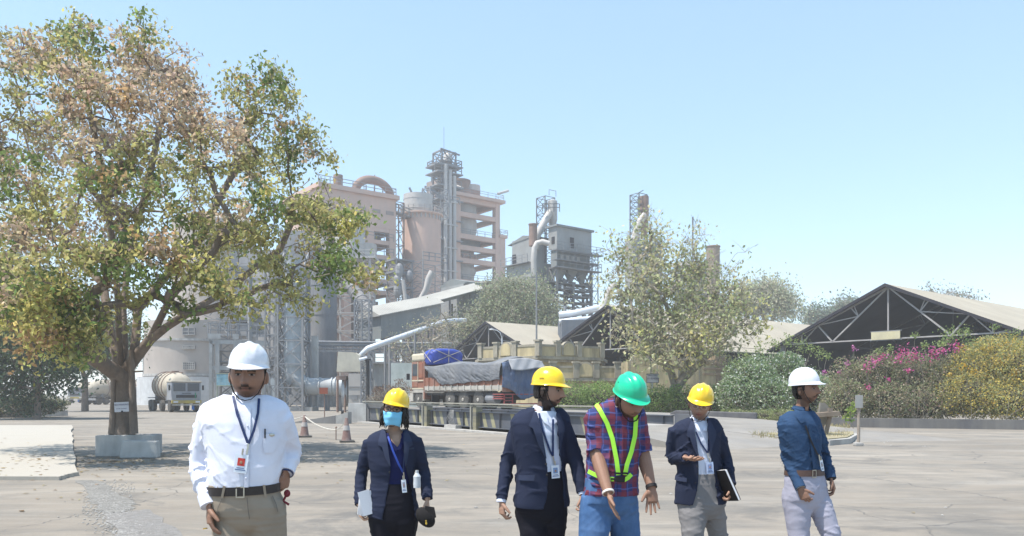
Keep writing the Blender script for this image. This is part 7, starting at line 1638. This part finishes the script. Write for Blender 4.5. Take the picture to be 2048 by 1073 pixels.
patch('placket', T1, [(493, 815), (491, 880), (489, 930), (488, 968)], [(502, 815), (500, 880), (498, 930), (497, 968)], .017, m_wshirt, p1_)
patch('pocket', T1, [(527, 866), (526, 890), (529, 903)], [(557, 866), (557, 888), (546, 903)], .0175, m_wshirt, p1_)
buttons(p1_, T1, [(495, 850), (494, 885), (493, 920), (492, 950)], m_wshirt, .022, .005)
b = MB(); b.tube([T1.front(530, 856, .02), T1.front(530, 874, .024)], .004, 8); b.build('pen', m_blackp, p1_)
b = MB(); b.ell(T1.front(543, 868, .024), .017, .004, .009); b.build('pocket_pin', m_buckle, p1_, smooth=True)
belt(p1_, T1, 968, 985, m_belt, 480, -2.5)
ribbon('lanyard', T1, [(466, 792), (474, 825), (486, 858), (496, 884)], .014, .020, m_lan, p1_); ribbon('lanyard', T1, [(518, 797), (516, 825), (508, 858), (497, 884)], .014, .021, m_lan, p1_)
ribbon('lanyard_clip', T1, [(497, 884), (493, 905)], .010, .021, m_buckle, p1_); badge(p1_, T1, 482, 922, .066, .095, 8, photo=(.5, .05, .04), off=.028)
helmet(hc, Rm @ Matrix.Rotation(R(1), 3, 'Y'), 1.06, m_hat_w, p1_)
ring_band('wristwatch', mat('dark_blue_strap', (.02, .03, .09), .5), p1_, arms[1]['w'][2] - UP * .002, arms[1]['w'][2] - arms[1]['w'][1], .034, .022)
ring_band('ring', mat('gold', (.8, .55, .15), .3, .9, bump=0), p1_, arms[0]['w'][2] + Vector((-.012, -.02, -.115)), (.1, 0, -1), .0095, .005, .002)
for x0, x1 in ((449, 444), (528, 531)):
    b = MB(); a_, c_ = T1.front(x0, 965, .022), T1.front(x1, 988, .022); b.bar(a_, c_, .012, .004, up=(0, 1, 0)); b.build('belt_loop', m_khaki, p1_)
b = MB(); q = arms[1]['w'][2] + Vector((.012, -.03, -.11)); b.tube([q + UP * .02, q, q + Vector((-.02, 0, -.04)), q + Vector((.01, 0, -.06))], .007, 6); b.ell(q, .018, .01, .02)
tag(b.build('red_tassel', mat('dark_red_cord', (.16, .02, .03), .8), loc=q), 'dark red cord tassel hanging at the white-shirted man\'s hand', 'tassel')

for nm, pts in (('fly_seam', [(494, 988), (496, 1010), (499, 1030)]), ('pocket_seam', [(444, 990), (436, 1008), (433, 1026)]), ('pocket_seam', [(545, 988), (552, 1004), (556, 1020)])): ribbon(nm, T1, pts, .004, .0185, mat('seam_shadow_cloth', (.17, .145, .12), .9), p1_, .002)
# ---------------------------------------------------------------- woman with mask
D = 5.8
arms = [dict(pts=[(740, 886, 0), (722, 950, .04), (719, 1012, -.06)], r=(.03, .028, .026, .022), hand=dict(d=(.15, -.1, -1), nrm=(1, .1, 0), s=.86, thumb=1, curl=.7, spread=.04)),
        dict(pts=[(831, 882, 0), (848, 945, .04), (855, 1000, -.08)], r=(.03, .028, .026, .022), hand=dict(d=(0, -.15, -1), nrm=(-1, .2, 0), s=.86, thumb=-1, curl=.7, spread=.04))]
legs = [dict(pts=[(767, 1026, 0), (769, 1110, -.03), (770, 1180, .1)], rad=(.098, .080, .06, .055)), dict(pts=[(804, 1026, 0), (806, 1112, .06), (812, 1180, .2)], rad=(.098, .080, .06, .055))]
tr = [(857, 788, 15, .052, .03), (861, 788, 25, .060, .03), (866, 787, 37, .072, .02), (873, 786, 45, .085, .01), (882, 785, 48, .095, 0), (902, 785, 45, .108, 0), (930, 785, 41, .118, 0), (960, 785, 38, .10, 0), (990, 785, 42, .115, 0), (1020, 786, 47, .125, 0), (1040, 787, 48, .12, 0)]
w_, T2, hc, Rm = person('woman in navy blazer with yellow helmet, glasses and blue face mask', D, 788, (789, 822, -.02), (-2, -5, 2), 1.0, tr, 0, arms, legs, TONE_L, dict(wide=.96, jaw=.3, neck=.043, mask=True, eye=1.0, hairline=.075, hair=dict(vol=1.10, low=-.10, front=-.01, wav=70, seed=3)))
trousers(w_, T2, legs, m_blk_t, 965, .004, seed=5)
garment('blouse', w_, T2, [], m_nblouse, 862, 972, .006, .003, seed=6, shell=([(860, 770), (880, 783), (897, 794), (900, 795.5), (972, 795.5)], [(860, 807), (880, 801), (897, 796), (900, 795.6), (972, 795.6)]))
ribbon('neckline', T2, [(773, 866), (777, 880), (794, 898)], .03, .010, m_nblouse, w_, .005); ribbon('neckline', T2, [(806, 866), (808, 880), (796, 898)], .03, .010, m_nblouse, w_, .005)
b = MB(); P_ = [T2.front(772, 872, .009), T2.front(806, 872, .009), T2.front(796, 896, .010)]
le = [(859, 768), (900, 777), (926, 781), (945, 781), (976, 776), (1010, 770), (1034, 764)]; re = [(859, 808), (900, 808), (926, 811), (945, 815), (976, 824), (1010, 829), (1034, 833)]
garment('blazer', w_, T2, arms, m_navy, 872, 1034, .020, .0065, (.056, .050, .046, .045), shell=(le, re), seed=7)
patch('lapel', T2, [(763, 858), (757, 878), (756, 888), (764, 892), (770, 912), (779, 928)], [(770, 858), (774, 880), (776, 890), (777, 898), (779, 914), (781, 929)], .026, m_navy_lit, w_, .009)
patch('lapel', T2, [(807, 858), (807, 880), (808, 890), (808, 900), (809, 914), (810, 928)], [(814, 858), (823, 878), (826, 888), (819, 893), (816, 912), (812, 929)], .026, m_navy_lit, w_, .009)
patch('pocket_welt', T2, [(815, 895), (815, 898)], [(828, 894), (828, 897)], .024, m_navy_lit, w_, .004, 3)
ribbon('lanyard', T2, [(776, 872), (786, 900), (797, 925), (806, 942)], .014, .016, mat('bright_blue_lanyard', (.02, .06, .35), .6, bump=0), w_); ribbon('lanyard', T2, [(809, 905), (807, 925), (807, 942)], .010, .018, m_lan, w_); ribbon('lanyard_clip', T2, [(807, 942), (809, 958)], .008, .02, m_buckle, w_); badge(w_, T2, 808, 969, .034, .095, -6, photo=(.3, .32, .4), off=.03)
buttons(w_, T2, [(779, 941)], m_blackp, .026, .007)
Rh = Rm @ Matrix.Rotation(R(10), 3, 'Y'); helmet(hc, Rh, .99, m_hat_y, w_, zoff=.006)
S = lambda x, y, z: hc + Rm @ Vector((x, y, z))
b = MB(); n, m_ = 16, 12; vs = []                     # surgical mask
for i in range(m_ + 1):
    for k in range(n + 1):
        u = k / n * 2 - 1; v = i / m_; x = u * (.070 - .018 * v ** 2); z = -.018 - .092 * v + .012 * abs(u) ** 2 * (1 - 2 * v); y = -.112 + .055 * abs(u) ** 2.2 - .022 * math.exp(-(u / .35) ** 2) * math.sin(math.pi * min(1, v * 1.1 + .15)) + .016 * v * v
        z += 0; y -= .002 * math.sin(v * 18); vs.append(S(x, y, z))
q = n + 1; b.add(vs, [(i * q + k, (i + 1) * q + k, (i + 1) * q + k + 1, i * q + k + 1) for i in range(m_) for k in range(n)]); mk = b.build('face_mask', mat('pale_blue_mask', (.20, .55, .80), .8, bump=.1, bs=300, nv=.04), w_, smooth=True); so = mk.modifiers.new('thickness', 'SOLIDIFY'); so.thickness = .003; so.offset = 1
b = MB()
for s_ in (-1, 1): b.tube([S(s_ * .066, -.066, -.02), S(s_ * .08, 0, .0)], .002, 5); b.tube([S(s_ * .054, -.05, -.10), S(s_ * .08, .005, -.03)], .002, 5)
b.build('mask_loop', mat('white_elastic', (.7, .7, .7), .8, bump=0), mk)
b = MB()
for s_ in (-1, 1):
    pts = [S(s_ * (.034 + .026 * math.copysign(abs(math.cos(a)) ** .7, math.cos(a))), -.108 + .012 * (abs(math.cos(a)) if math.cos(a) > 0 else 0), .002 + .017 * math.copysign(abs(math.sin(a)) ** .8, math.sin(a))) for a in [2 * math.pi * k / 20 for k in range(21)]]
    b.tube(pts, .0028, 6); b.tube([S(s_ * .06, -.096, .010), S(s_ * .08, -.02, .012)], .0025, 5)
b.tube([S(-.009, -.114, .006), S(.009, -.114, .006)], .003, 6); b.build('glasses', mat('dark_plum_frame', (.06, .015, .025), .3, bump=0), w_)
# papers, cap, bottle
def thing_mb(mb, name, label, cat, m, loc, **k): o = mb.build(name, m, loc=loc, **k); return tag(o, label, cat)
c = W(733, 1003, 5.68); b = MB()
for k in range(5):
    Rr = Matrix.Rotation(R(-14 + k * 5), 3, 'Y') @ Matrix.Rotation(R(35 + 3 * k), 3, 'Z'); ex, ez, ey = Rr @ Vector((1, 0, 0)), Rr @ Vector((0, 0, 1)), Rr @ Vector((0, 1, 0)); o = c + ey * .006 * k - ex * .05 - ez * .10; b.obox(o, ex * (.09 + .012 * k), ey * .003, ez * (.18 - .01 * k))
thing_mb(b, 'papers', 'folded white papers held low by the masked woman', 'papers', mat('white_paper', (.75, .76, .80), .8, bump=0, nv=.04), c)
c = W(851, 1035, 5.62); b = MB(); Rr = Matrix.Rotation(R(-40), 3, 'Y'); b.ell(c, .058, .05, .085, Rr, 22, 14); q = c + Vector((.03, -.01, .035))
b.prism([q + Vector((-.03, 0, .05)), q + Vector((.035, 0, .04)), q + Vector((.05, -.01, -.03)), q + Vector((.02, -.01, -.05)), q + Vector((-.035, 0, -.04))], Vector((.0, -.014, 0)))
cp = thing_mb(b, 'cap', 'black peaked cap dangling from the masked woman\'s hand', 'cap', mat('black_felt', (.012, .011, .012), .9, bump=.2), c, smooth='auto')
b = MB(); b.ell(c + Vector((.012, -.055, -.035)), .007, .006, .011); b.ell(c + Vector((.010, -.058, -.018)), .005, .004, .005); b.build('cap_emblem', mat('gold_thread', (.6, .4, .06), .6, bump=0), cp)
c = W(834, 960, 5.66); b = MB(); b.lathe([(.012, .05), (.012, .07), (.0, .07)], c, 14); b.lathe([(.0, -.06), (.026, -.058), (.028, -.03), (.026, .0), (.028, .025), (.012, .05)], c, 18); thing_mb(b, 'water_bottle', 'small clear water bottle tucked under the masked woman\'s arm', 'bottle', mat('clear_plastic', (.5, .54, .58), .15, bump=0, spec=.6), c, smooth='auto')

# ---------------------------------------------------------------- man in navy jacket looking right
D = 5.4
arms = [dict(pts=[(1039, 854, .02), (1014, 925, .05), (1003, 1002, -.04)], hand=dict(d=(.05, -.1, -1), nrm=(.9, .4, 0), s=1.0, thumb=1, curl=.75, spread=.03)),
        dict(pts=[(1124, 850, .02), (1150, 915, .03), (1166, 986, -.06)], hand=dict(d=(.12, -.05, -1), nrm=(-.9, .4, 0), s=.98, thumb=-1, curl=.85, spread=.03))]
legs = [dict(pts=[(1062, 1010, 0), (1072, 1120, -.06), (1085, 1195, .12)], rad=(.10, .08, .064, .056)), dict(pts=[(1106, 1010, .02), (1104, 1118, .08), (1096, 1200, .3)], rad=(.10, .08, .064, .056))]
tr = [(812, 1092, 20, .060, .03), (817, 1089, 30, .070, .03), (823, 1086, 40, .080, .02), (831, 1083, 49, .094, .02), (843, 1081, 54, .106, .01), (865, 1080, 52, .118, 0), (900, 1080, 47, .12, 0), (940, 1082, 43, .112, 0), (975, 1083, 46, .118, 0), (1005, 1083, 50, .122, 0), (1020, 1083, 48, .12, 0)]
m3, T3, hc, Rm = person('bearded man in open navy suit jacket and yellow helmet looking right', D, 1085, (1098, 782, -.02), (62, 2, 0), 1.02, tr, 22, arms, legs, TONE_M, dict(beard=.93, stache=.9, neck=.054, hair=dict(low=-.065, vol=1.04, front=-.03, seed=5)))
trousers(m3, T3, legs, m_blk_t, 940, .005, seed=8); garment('shirt', m3, T3, [], m_lshirt, 822, 970, .006, .004, seed=9)
for a in arms:
    e = (a['w'][2] - a['w'][1]).normalized(); b = MB(); b.tube([a['w'][2] - e * .05, a['w'][2] + e * .012], [.035, .034], 22); b.build('cuff', m_lshirt, m3, smooth='auto')
collar(m3, T3, m_lshirt, 821, .034, .070, .5, flare=1.2)
patch('collar_point', T3, [(1083, 824), (1082, 834), (1088, 844)], [(1094, 830), (1096, 842), (1100, 852)], .013, m_lshirt, m3); patch('collar_point', T3, [(1106, 830), (1104, 842), (1106, 850)], [(1112, 824), (1117, 832), (1116, 842)], .013, m_lshirt, m3)
le = [(815, 1068), (860, 1080), (895, 1090), (930, 1096), (965, 1097), (992, 1096), (1014, 1088)]; re = [(815, 1112), (860, 1117), (895, 1120), (930, 1125), (965, 1128), (992, 1130), (1014, 1131)]
garment('suit_jacket', m3, T3, arms, m_navy, 832, 1012, .022, .0068, (.066, .057, .051, .047), shell=(le, re), seed=10)
patch('lapel', T3, [(1068, 822), (1062, 840), (1057, 850), (1066, 855), (1076, 885), (1090, 912)], [(1074, 824), (1080, 846), (1083, 856), (1085, 868), (1089, 890), (1093, 914)], .029, m_navy_lit, m3, .010)
patch('lapel', T3, [(1112, 828), (1115, 848), (1117, 862), (1118, 880), (1120, 900)], [(1118, 826), (1128, 846), (1130, 856), (1125, 880), (1121, 901)], .029, m_navy_lit, m3, .010)
patch('pocket_flap', T3, [(1037, 948), (1037, 957)], [(1070, 945), (1068, 957)], .030, m_navy_lit, m3, .004, 3)
buttons(m3, T3, [(1092, 925), (1094, 946)], m_blackp, .03, .008)
ribbon('lanyard', T3, [(1078, 826), (1086, 860), (1100, 900), (1106, 910)], .014, .014, m_lan, m3); ribbon('lanyard', T3, [(1106, 838), (1106, 870), (1106, 910)], .014, .015, m_lan, m3); ribbon('lanyard_clip', T3, [(1106, 910), (1109, 925)], .008, .016, m_buckle, m3); badge(m3, T3, 1111, 941, .058, .09, -4, photo=(.2, .3, .5), off=.02)
def htxt(h):
    o = text('SAFEX', 'lettering', mat('black_print', (.02, .02, .02), .7, bump=0), .013, (0, 0, 0), (0, 0, 0), None, .0006); p = hc + Rm @ Vector((-.096 * 1.02, .012, .085)); e_x = Rm @ Vector((0, -1, 0)); e_z = Rm @ Vector((.28, 0, 1)).normalized(); e_n = e_x.cross(e_z); M_ = Matrix((e_x, e_z, e_n)).transposed().to_4x4(); o.parent = h; o.location = p - origin_of(h); o.rotation_euler = M_.to_euler()
helmet(hc, Rm, 1.02, m_hat_y, m3, extra=htxt, ridge=.5)

# ---------------------------------------------------------------- man in plaid shirt with lime harness
D = 5.25
arms = [dict(pts=[(1188, 840, .0), (1194, 910, -.10), (1217, 988, -.28)], r=(.040, .049, .046, .031), sl=(.080, .070), short=.92, hand=dict(d=(.28, -.25, -1), nrm=(.75, -.1, .25), s=1.03, thumb=1, curl=.16, spread=.05, tcurl=.1)),
        dict(pts=[(1272, 838, .02), (1286, 910, .0), (1303, 975, -.12)], r=(.040, .049, .046, .031), sl=(.078, .068), short=.9, hand=dict(d=(.03, -.1, -1), nrm=(.1, -1, .1), s=1.03, thumb=1, curl=.10, spread=.14, tcurl=.1))]
legs = [dict(pts=[(1193, 1000, 0), (1184, 1120, -.08), (1176, 1215, .05)], rad=(.118, .098, .082, .07)), dict(pts=[(1244, 1000, .04), (1256, 1125, .12), (1262, 1225, .35)], rad=(.118, .098, .082, .07))]
tr = [(802, 1238, 24, .072, -.05), (807, 1237, 34, .085, -.04), (813, 1235, 44, .10, -.03), (821, 1232, 53, .115, -.02), (834, 1230, 58, .13, -.01), (860, 1229, 55, .14, 0), (895, 1226, 49, .15, 0), (930, 1224, 48, .158, 0), (958, 1222, 48, .155, 0), (985, 1221, 50, .148, 0), (1005, 1219, 52, .14, 0)]
m4, T4, hc, Rm = person('heavy man in red and blue plaid shirt with lime harness and green helmet looking down', D, 1222, (1260, 799, -.15), (22, 23, -5), 1.06, tr, 10, arms, legs, TONE_D, dict(wide=1.08, jaw=.14, neck=.064, beard=.75, stache=.5, eye=.4, hair=dict(low=-.08, vol=1.02)))
trousers(m4, T4, legs, m_jean, 955, .007, seed=11)
T4b = Torso(D, [(r[0], r[1] + (1 if r[0] > 950 else 0), r[2], r[3], r[4]) for r in tr], 10)
garment('shirt', m4, T4b, arms, m_plaid, 804, 990, .016, .008, seed=12)
collar(m4, T4, m_plaid, 810, .036, .084, .55, flare=1.22, c=T4.ring(810)[0] + Vector((0, 0, .0)), lean=.02)
patch('placket', T4, [(1240, 848), (1238, 900), (1234, 945), (1236, 985)], [(1247, 848), (1246, 900), (1241, 945), (1243, 985)], .020, m_plaid, m4)
ribbon('harness_strap', T4, [(1190, 806), (1200, 820), (1214, 845), (1225, 875), (1233, 915), (1237, 945)], .030, .026, m_lime, m4, .004); ribbon('harness_strap', T4, [(1270, 815), (1272, 840), (1270, 870), (1263, 900), (1254, 925), (1250, 945)], .030, .026, m_lime, m4, .004)
ribbon('harness_belt', T4, [(1176, 940), (1195, 947), (1215, 952), (1228, 953)], .028, .026, m_lime, m4, .004); ribbon('harness_belt', T4, [(1248, 955), (1256, 951), (1263, 944)], .028, .026, m_lime, m4, .004); ribbon('harness_buckle', T4, [(1230, 952), (1250, 954)], .036, .028, m_strap, m4, .006)
for x, y in ((1237, 941), (1250, 941), (1228, 952)): ribbon('strap_slider', T4, [(x - 6, y), (x + 6, y + 1)], .012, .032, m_strap, m4, .004)
helmet(hc, Rm, 1.06, m_hat_g, m4)
b = MB()
for k in range(6): b.ell(hc + Rm @ Vector((-.088 + .004 * k, .03 - .017 * k, .118)), .004, .006, .003, n=8, m=5)
b.build('helmet_vents', mat('dark_green_slots', (.0, .10, .06), .6, bump=0), m4)
e = arms[0]['w'][2] - arms[0]['w'][1]; ring_band('bracelet', mat('white_beads', (.7, .66, .62), .5), m4, arms[0]['w'][2] - e.normalized() * .01, e, .034, .016, .006); e = arms[1]['w'][2] - arms[1]['w'][1]; ring_band('wristwatch', m_strap, m4, arms[1]['w'][2] - e.normalized() * .005, e, .034, .026)
b = MB(); b.ell(hc + Rm @ Vector((-.088, .01, -.045)), .008, .008, .008); b.build('earring', mat('pearl', (.7, .66, .6), .2, bump=0), m4)

# ---------------------------------------------------------------- man in navy blazer gesturing
D = 6.2
arms = [dict(pts=[(1350, 861, 0), (1342, 918, .06), (1372, 916, -.16)], r=(.032, .029, .029, .025), hand=dict(d=(.45, -.85, -.05), nrm=(.3, -.1, 1), s=.98, thumb=-1, curl=.22, spread=.14, tcurl=.3)),
        dict(pts=[(1431, 859, 0), (1453, 918, .04), (1463, 972, -.10)], r=(.032, .029, .029, .025), hand=dict(d=(-.12, -.1, -1), nrm=(-1, .3, 0), s=.95, thumb=-1, curl=.8, spread=.03))]
legs = [dict(pts=[(1386, 1000, 0), (1386, 1085, -.10), (1384, 1150, .05)], rad=(.098, .082, .068, .06)), dict(pts=[(1424, 1000, .02), (1436, 1075, .12), (1418, 1135, .45)], rad=(.098, .082, .068, .06))]
tr = [(833, 1402, 15, .058, .0), (837, 1401, 24, .068, .01), (842, 1398, 34, .080, .01), (849, 1395, 42, .094, .01), (859, 1393, 45, .106, 0), (882, 1394, 42, .115, 0), (915, 1395, 39, .115, 0), (950, 1397, 38, .11, 0), (980, 1398, 43, .118, 0), (1005, 1401, 46, .12, 0), (1015, 1402, 45, .118, 0)]
m5, T5, hc, Rm = person('young man in navy blazer and grey trousers with yellow helmet, gesturing', D, 1400, (1400, 809, -.06), (-14, 11, 8), 1.0, tr, 2, arms, legs, TONE_M, dict(neck=.052, stubble=.35, eye=.7, lip=(.30, .1, .09), hair=dict(low=-.06)))
trousers(m5, T5, legs, m_grey_t, 945, .006, seed=13); garment('shirt', m5, T5, [], m_lshirt, 841, 958, .006, .004, seed=14)
collar(m5, T5, m_lshirt, 840, .030, .068, .5, flare=1.2)
patch('collar_point', T5, [(1388, 842), (1390, 852), (1396, 862)], [(1396, 846), (1400, 858), (1402, 862)], .013, m_lshirt, m5); patch('collar_point', T5, [(1406, 856), (1406, 860)], [(1416, 844), (1414, 862)], .013, m_lshirt, m5, nc=4)
le = [(835, 1386), (875, 1391), (905, 1397), (930, 1399), (960, 1398), (985, 1394), (1008, 1386)]; re = [(835, 1414), (875, 1417), (905, 1420), (930, 1427), (960, 1432), (985, 1435), (1008, 1437)]
garment('blazer', m5, T5, arms, m_navy, 852, 1008, .022, .007, (.064, .056, .050, .047), shell=(le, re), seed=15)
patch('lapel', T5, [(1382, 842), (1374, 862), (1373, 870), (1380, 874), (1386, 892), (1396, 912)], [(1388, 842), (1390, 866), (1392, 874), (1394, 884), (1396, 900), (1399, 914)], .029, m_navy_lit, m5, .010)
patch('lapel', T5, [(1415, 842), (1416, 864), (1418, 876), (1419, 890), (1420, 908)], [(1421, 840), (1432, 862), (1433, 870), (1427, 888), (1421, 910)], .029, m_navy_lit, m5, .010)
patch('pocket_flap', T5, [(1346, 953), (1346, 960)], [(1374, 953), (1373, 961)], .030, m_navy_lit, m5, .004, 3); buttons(m5, T5, [(1394, 930), (1394, 945), (1391, 962)], m_blackp, .03, .007)
ribbon('lanyard', T5, [(1392, 862), (1402, 885), (1415, 904)], .013, .014, m_lan, m5); ribbon('lanyard', T5, [(1418, 880), (1416, 904)], .013, .015, m_lan, m5); ribbon('lanyard_clip', T5, [(1415, 904), (1417, 916)], .008, .018, m_buckle, m5); badge(m5, T5, 1420, 933, .056, .092, -3, photo=(.25, .3, .5), off=.026, m=mat('bluish_badge', (.5, .6, .82), .4, bump=0))
helmet(hc, Rm @ Matrix.Rotation(R(2), 3, 'Y'), 1.03, m_hat_y, m5, zoff=-.004)
S = lambda x, y, z: hc + Rm @ Vector((x, y, z)); b = MB()
for s_ in (-1, 1): b.tube([S(s_ * .034 + .022 * math.cos(a), -.108, -.002 + .015 * math.sin(a)) for a in [2 * math.pi * k / 16 for k in range(17)]], .0018, 5); b.tube([S(s_ * .056, -.104, .004), S(s_ * .08, -.02, .008)], .0018, 5)
b.tube([S(-.012, -.112, 0), S(.012, -.112, 0)], .002, 5); b.build('glasses', m_buckle, m5)
c = W(1453, 972, 6.05); Rr = Matrix.Rotation(R(-24), 3, 'Y') @ Matrix.Rotation(R(-70), 3, 'Z'); ex, ey, ez = Rr @ Vector((1, 0, 0)), Rr @ Vector((0, 1, 0)), Rr @ Vector((0, 0, 1)); o = c - ex * .09 - ez * .13
ntb = root('notebook', 'black notebook with white pages clasped against the blazer man\'s side', 'notebook', c)
b = MB(); b.obox(o, ex * .16, ey * .003, ez * .26); b.obox(o + ey * .022, ex * .16, ey * .003, ez * .26); b.build('cover', m_strap, ntb); b = MB(); b.obox(o + ey * .0035 + ex * .003 + ez * .004, ex * .152, ey * .018, ez * .252); b.build('pages', mat('white_paper', (.75, .76, .80)), ntb)

# ---------------------------------------------------------------- man in blue denim shirt at right
arms = [dict(pts=[(1569, 850, -.05), (1577, 925, -.02), (1601, 976, -.16)], r=(.032, .029, .029, .025), hand=dict(d=(.4, -.15, -1), nrm=(.5, .6, -.1), s=.98, thumb=1, curl=.75, spread=.04)),
        dict(pts=[(1628, 845, .10), (1650, 910, .12), (1662, 957, .02)], r=(.032, .029, .029, .025), hand=dict(d=(.25, -.05, -1), nrm=(-.9, .3, 0), s=.98, thumb=-1, curl=.6, spread=.04))]
legs = [dict(pts=[(1594, 985, -.02), (1598, 1085, -.05), (1596, 1165, .15)], rad=(.096, .08, .066, .058)), dict(pts=[(1630, 985, .04), (1662, 1070, -.05), (1690, 1150, .1)], rad=(.096, .08, .066, .058))]
tr = [(819, 1604, 16, .058, .02), (824, 1602, 25, .068, .02), (829, 1600, 33, .080, .02), (837, 1599, 40, .094, .01), (848, 1598, 42, .106, 0), (875, 1600, 40, .118, 0), (910, 1604, 36, .112, 0), (938, 1608, 34, .102, 0), (958, 1610, 39, .11, 0), (985, 1612, 43, .118, 0), (1000, 1612, 43, .115, 0)]
m6, T6, hc, Rm = person('slim man in tucked blue shirt and pale trousers with white helmet at far right', D, 1605, (1611, 779, -.02), (44, -4, -4), 1.0, tr, 28, arms, legs, TONE_D, dict(beard=.55, stache=.85, neck=.050, jaw=.3, hair=dict(low=-.07)))
trousers(m6, T6, legs, m_lilac_t, 938, .006, seed=16)
garment('shirt', m6, T6, arms, m_denim_s, 822, 946, .012, .0078, (.060, .052, .046, .040), seed=17)
for a in arms:
    e = (a['w'][2] - a['w'][1]).normalized(); b = MB(); b.tube([a['w'][2] - e * .055, a['w'][2] + e * .004], [.043, .041], 22); b.build('cuff', m_denim_s, m6, smooth='auto')
collar(m6, T6, m_denim_s, 821, .034, .066, .45, flare=1.2)
patch('collar_point', T6, [(1588, 818), (1591, 832), (1602, 846)], [(1600, 822), (1608, 834), (1612, 842)], .018, m_denim_s, m6)
patch('placket', T6, [(1617, 850), (1621, 890), (1626, 935)], [(1623, 850), (1627, 890), (1632, 935)], .016, m_denim_s, m6); belt(m6, T6, 938, 950, m_brown_b, 1629)
ribbon('lanyard', T6, [(1611, 850), (1622, 880), (1634, 905), (1640, 912)], .012, .020, m_strap, m6); ribbon('lanyard_clip', T6, [(1638, 908), (1640, 920)], .01, .022, m_buckle, m6); badge(m6, T6, 1644, 930, .030, .09, -12, photo=(.3, .3, .35), off=.02)
helmet(hc, Rm, 1.03, m_hat_w, m6); ring_band('wristwatch', m_buckle, m6, arms[0]['w'][2], arms[0]['w'][2] - arms[0]['w'][1], .030, .014); ring_band('wristwatch', m_strap, m6, arms[1]['w'][2], arms[1]['w'][2] - arms[1]['w'][1], .032, .022)
# ================================================================ dust haze
b = MB(); b.obox((-425, -45, -1), (850, 0, 0), (0, 570, 0), (0, 0, 64)); hz = MB(); hz = b
hm = bpy.data.materials.new('dust_haze'); hm.use_nodes = True; t = hm.node_tree; t.nodes.clear()
vo = t.nodes.new('ShaderNodeVolumePrincipled'); vo.inputs['Color'].default_value = (.92, .94, .98, 1); vo.inputs['Density'].default_value = .00105; vo.inputs['Anisotropy'].default_value = .1
oo = t.nodes.new('ShaderNodeOutputMaterial'); t.links.new(vo.outputs[0], oo.inputs['Volume'])
hz = b.build('haze', hm); tag(hz, 'thin pale dust haze over the whole works', kind='stuff'); hz.visible_shadow = True
g_ = bpy.data.objects.get('ground')
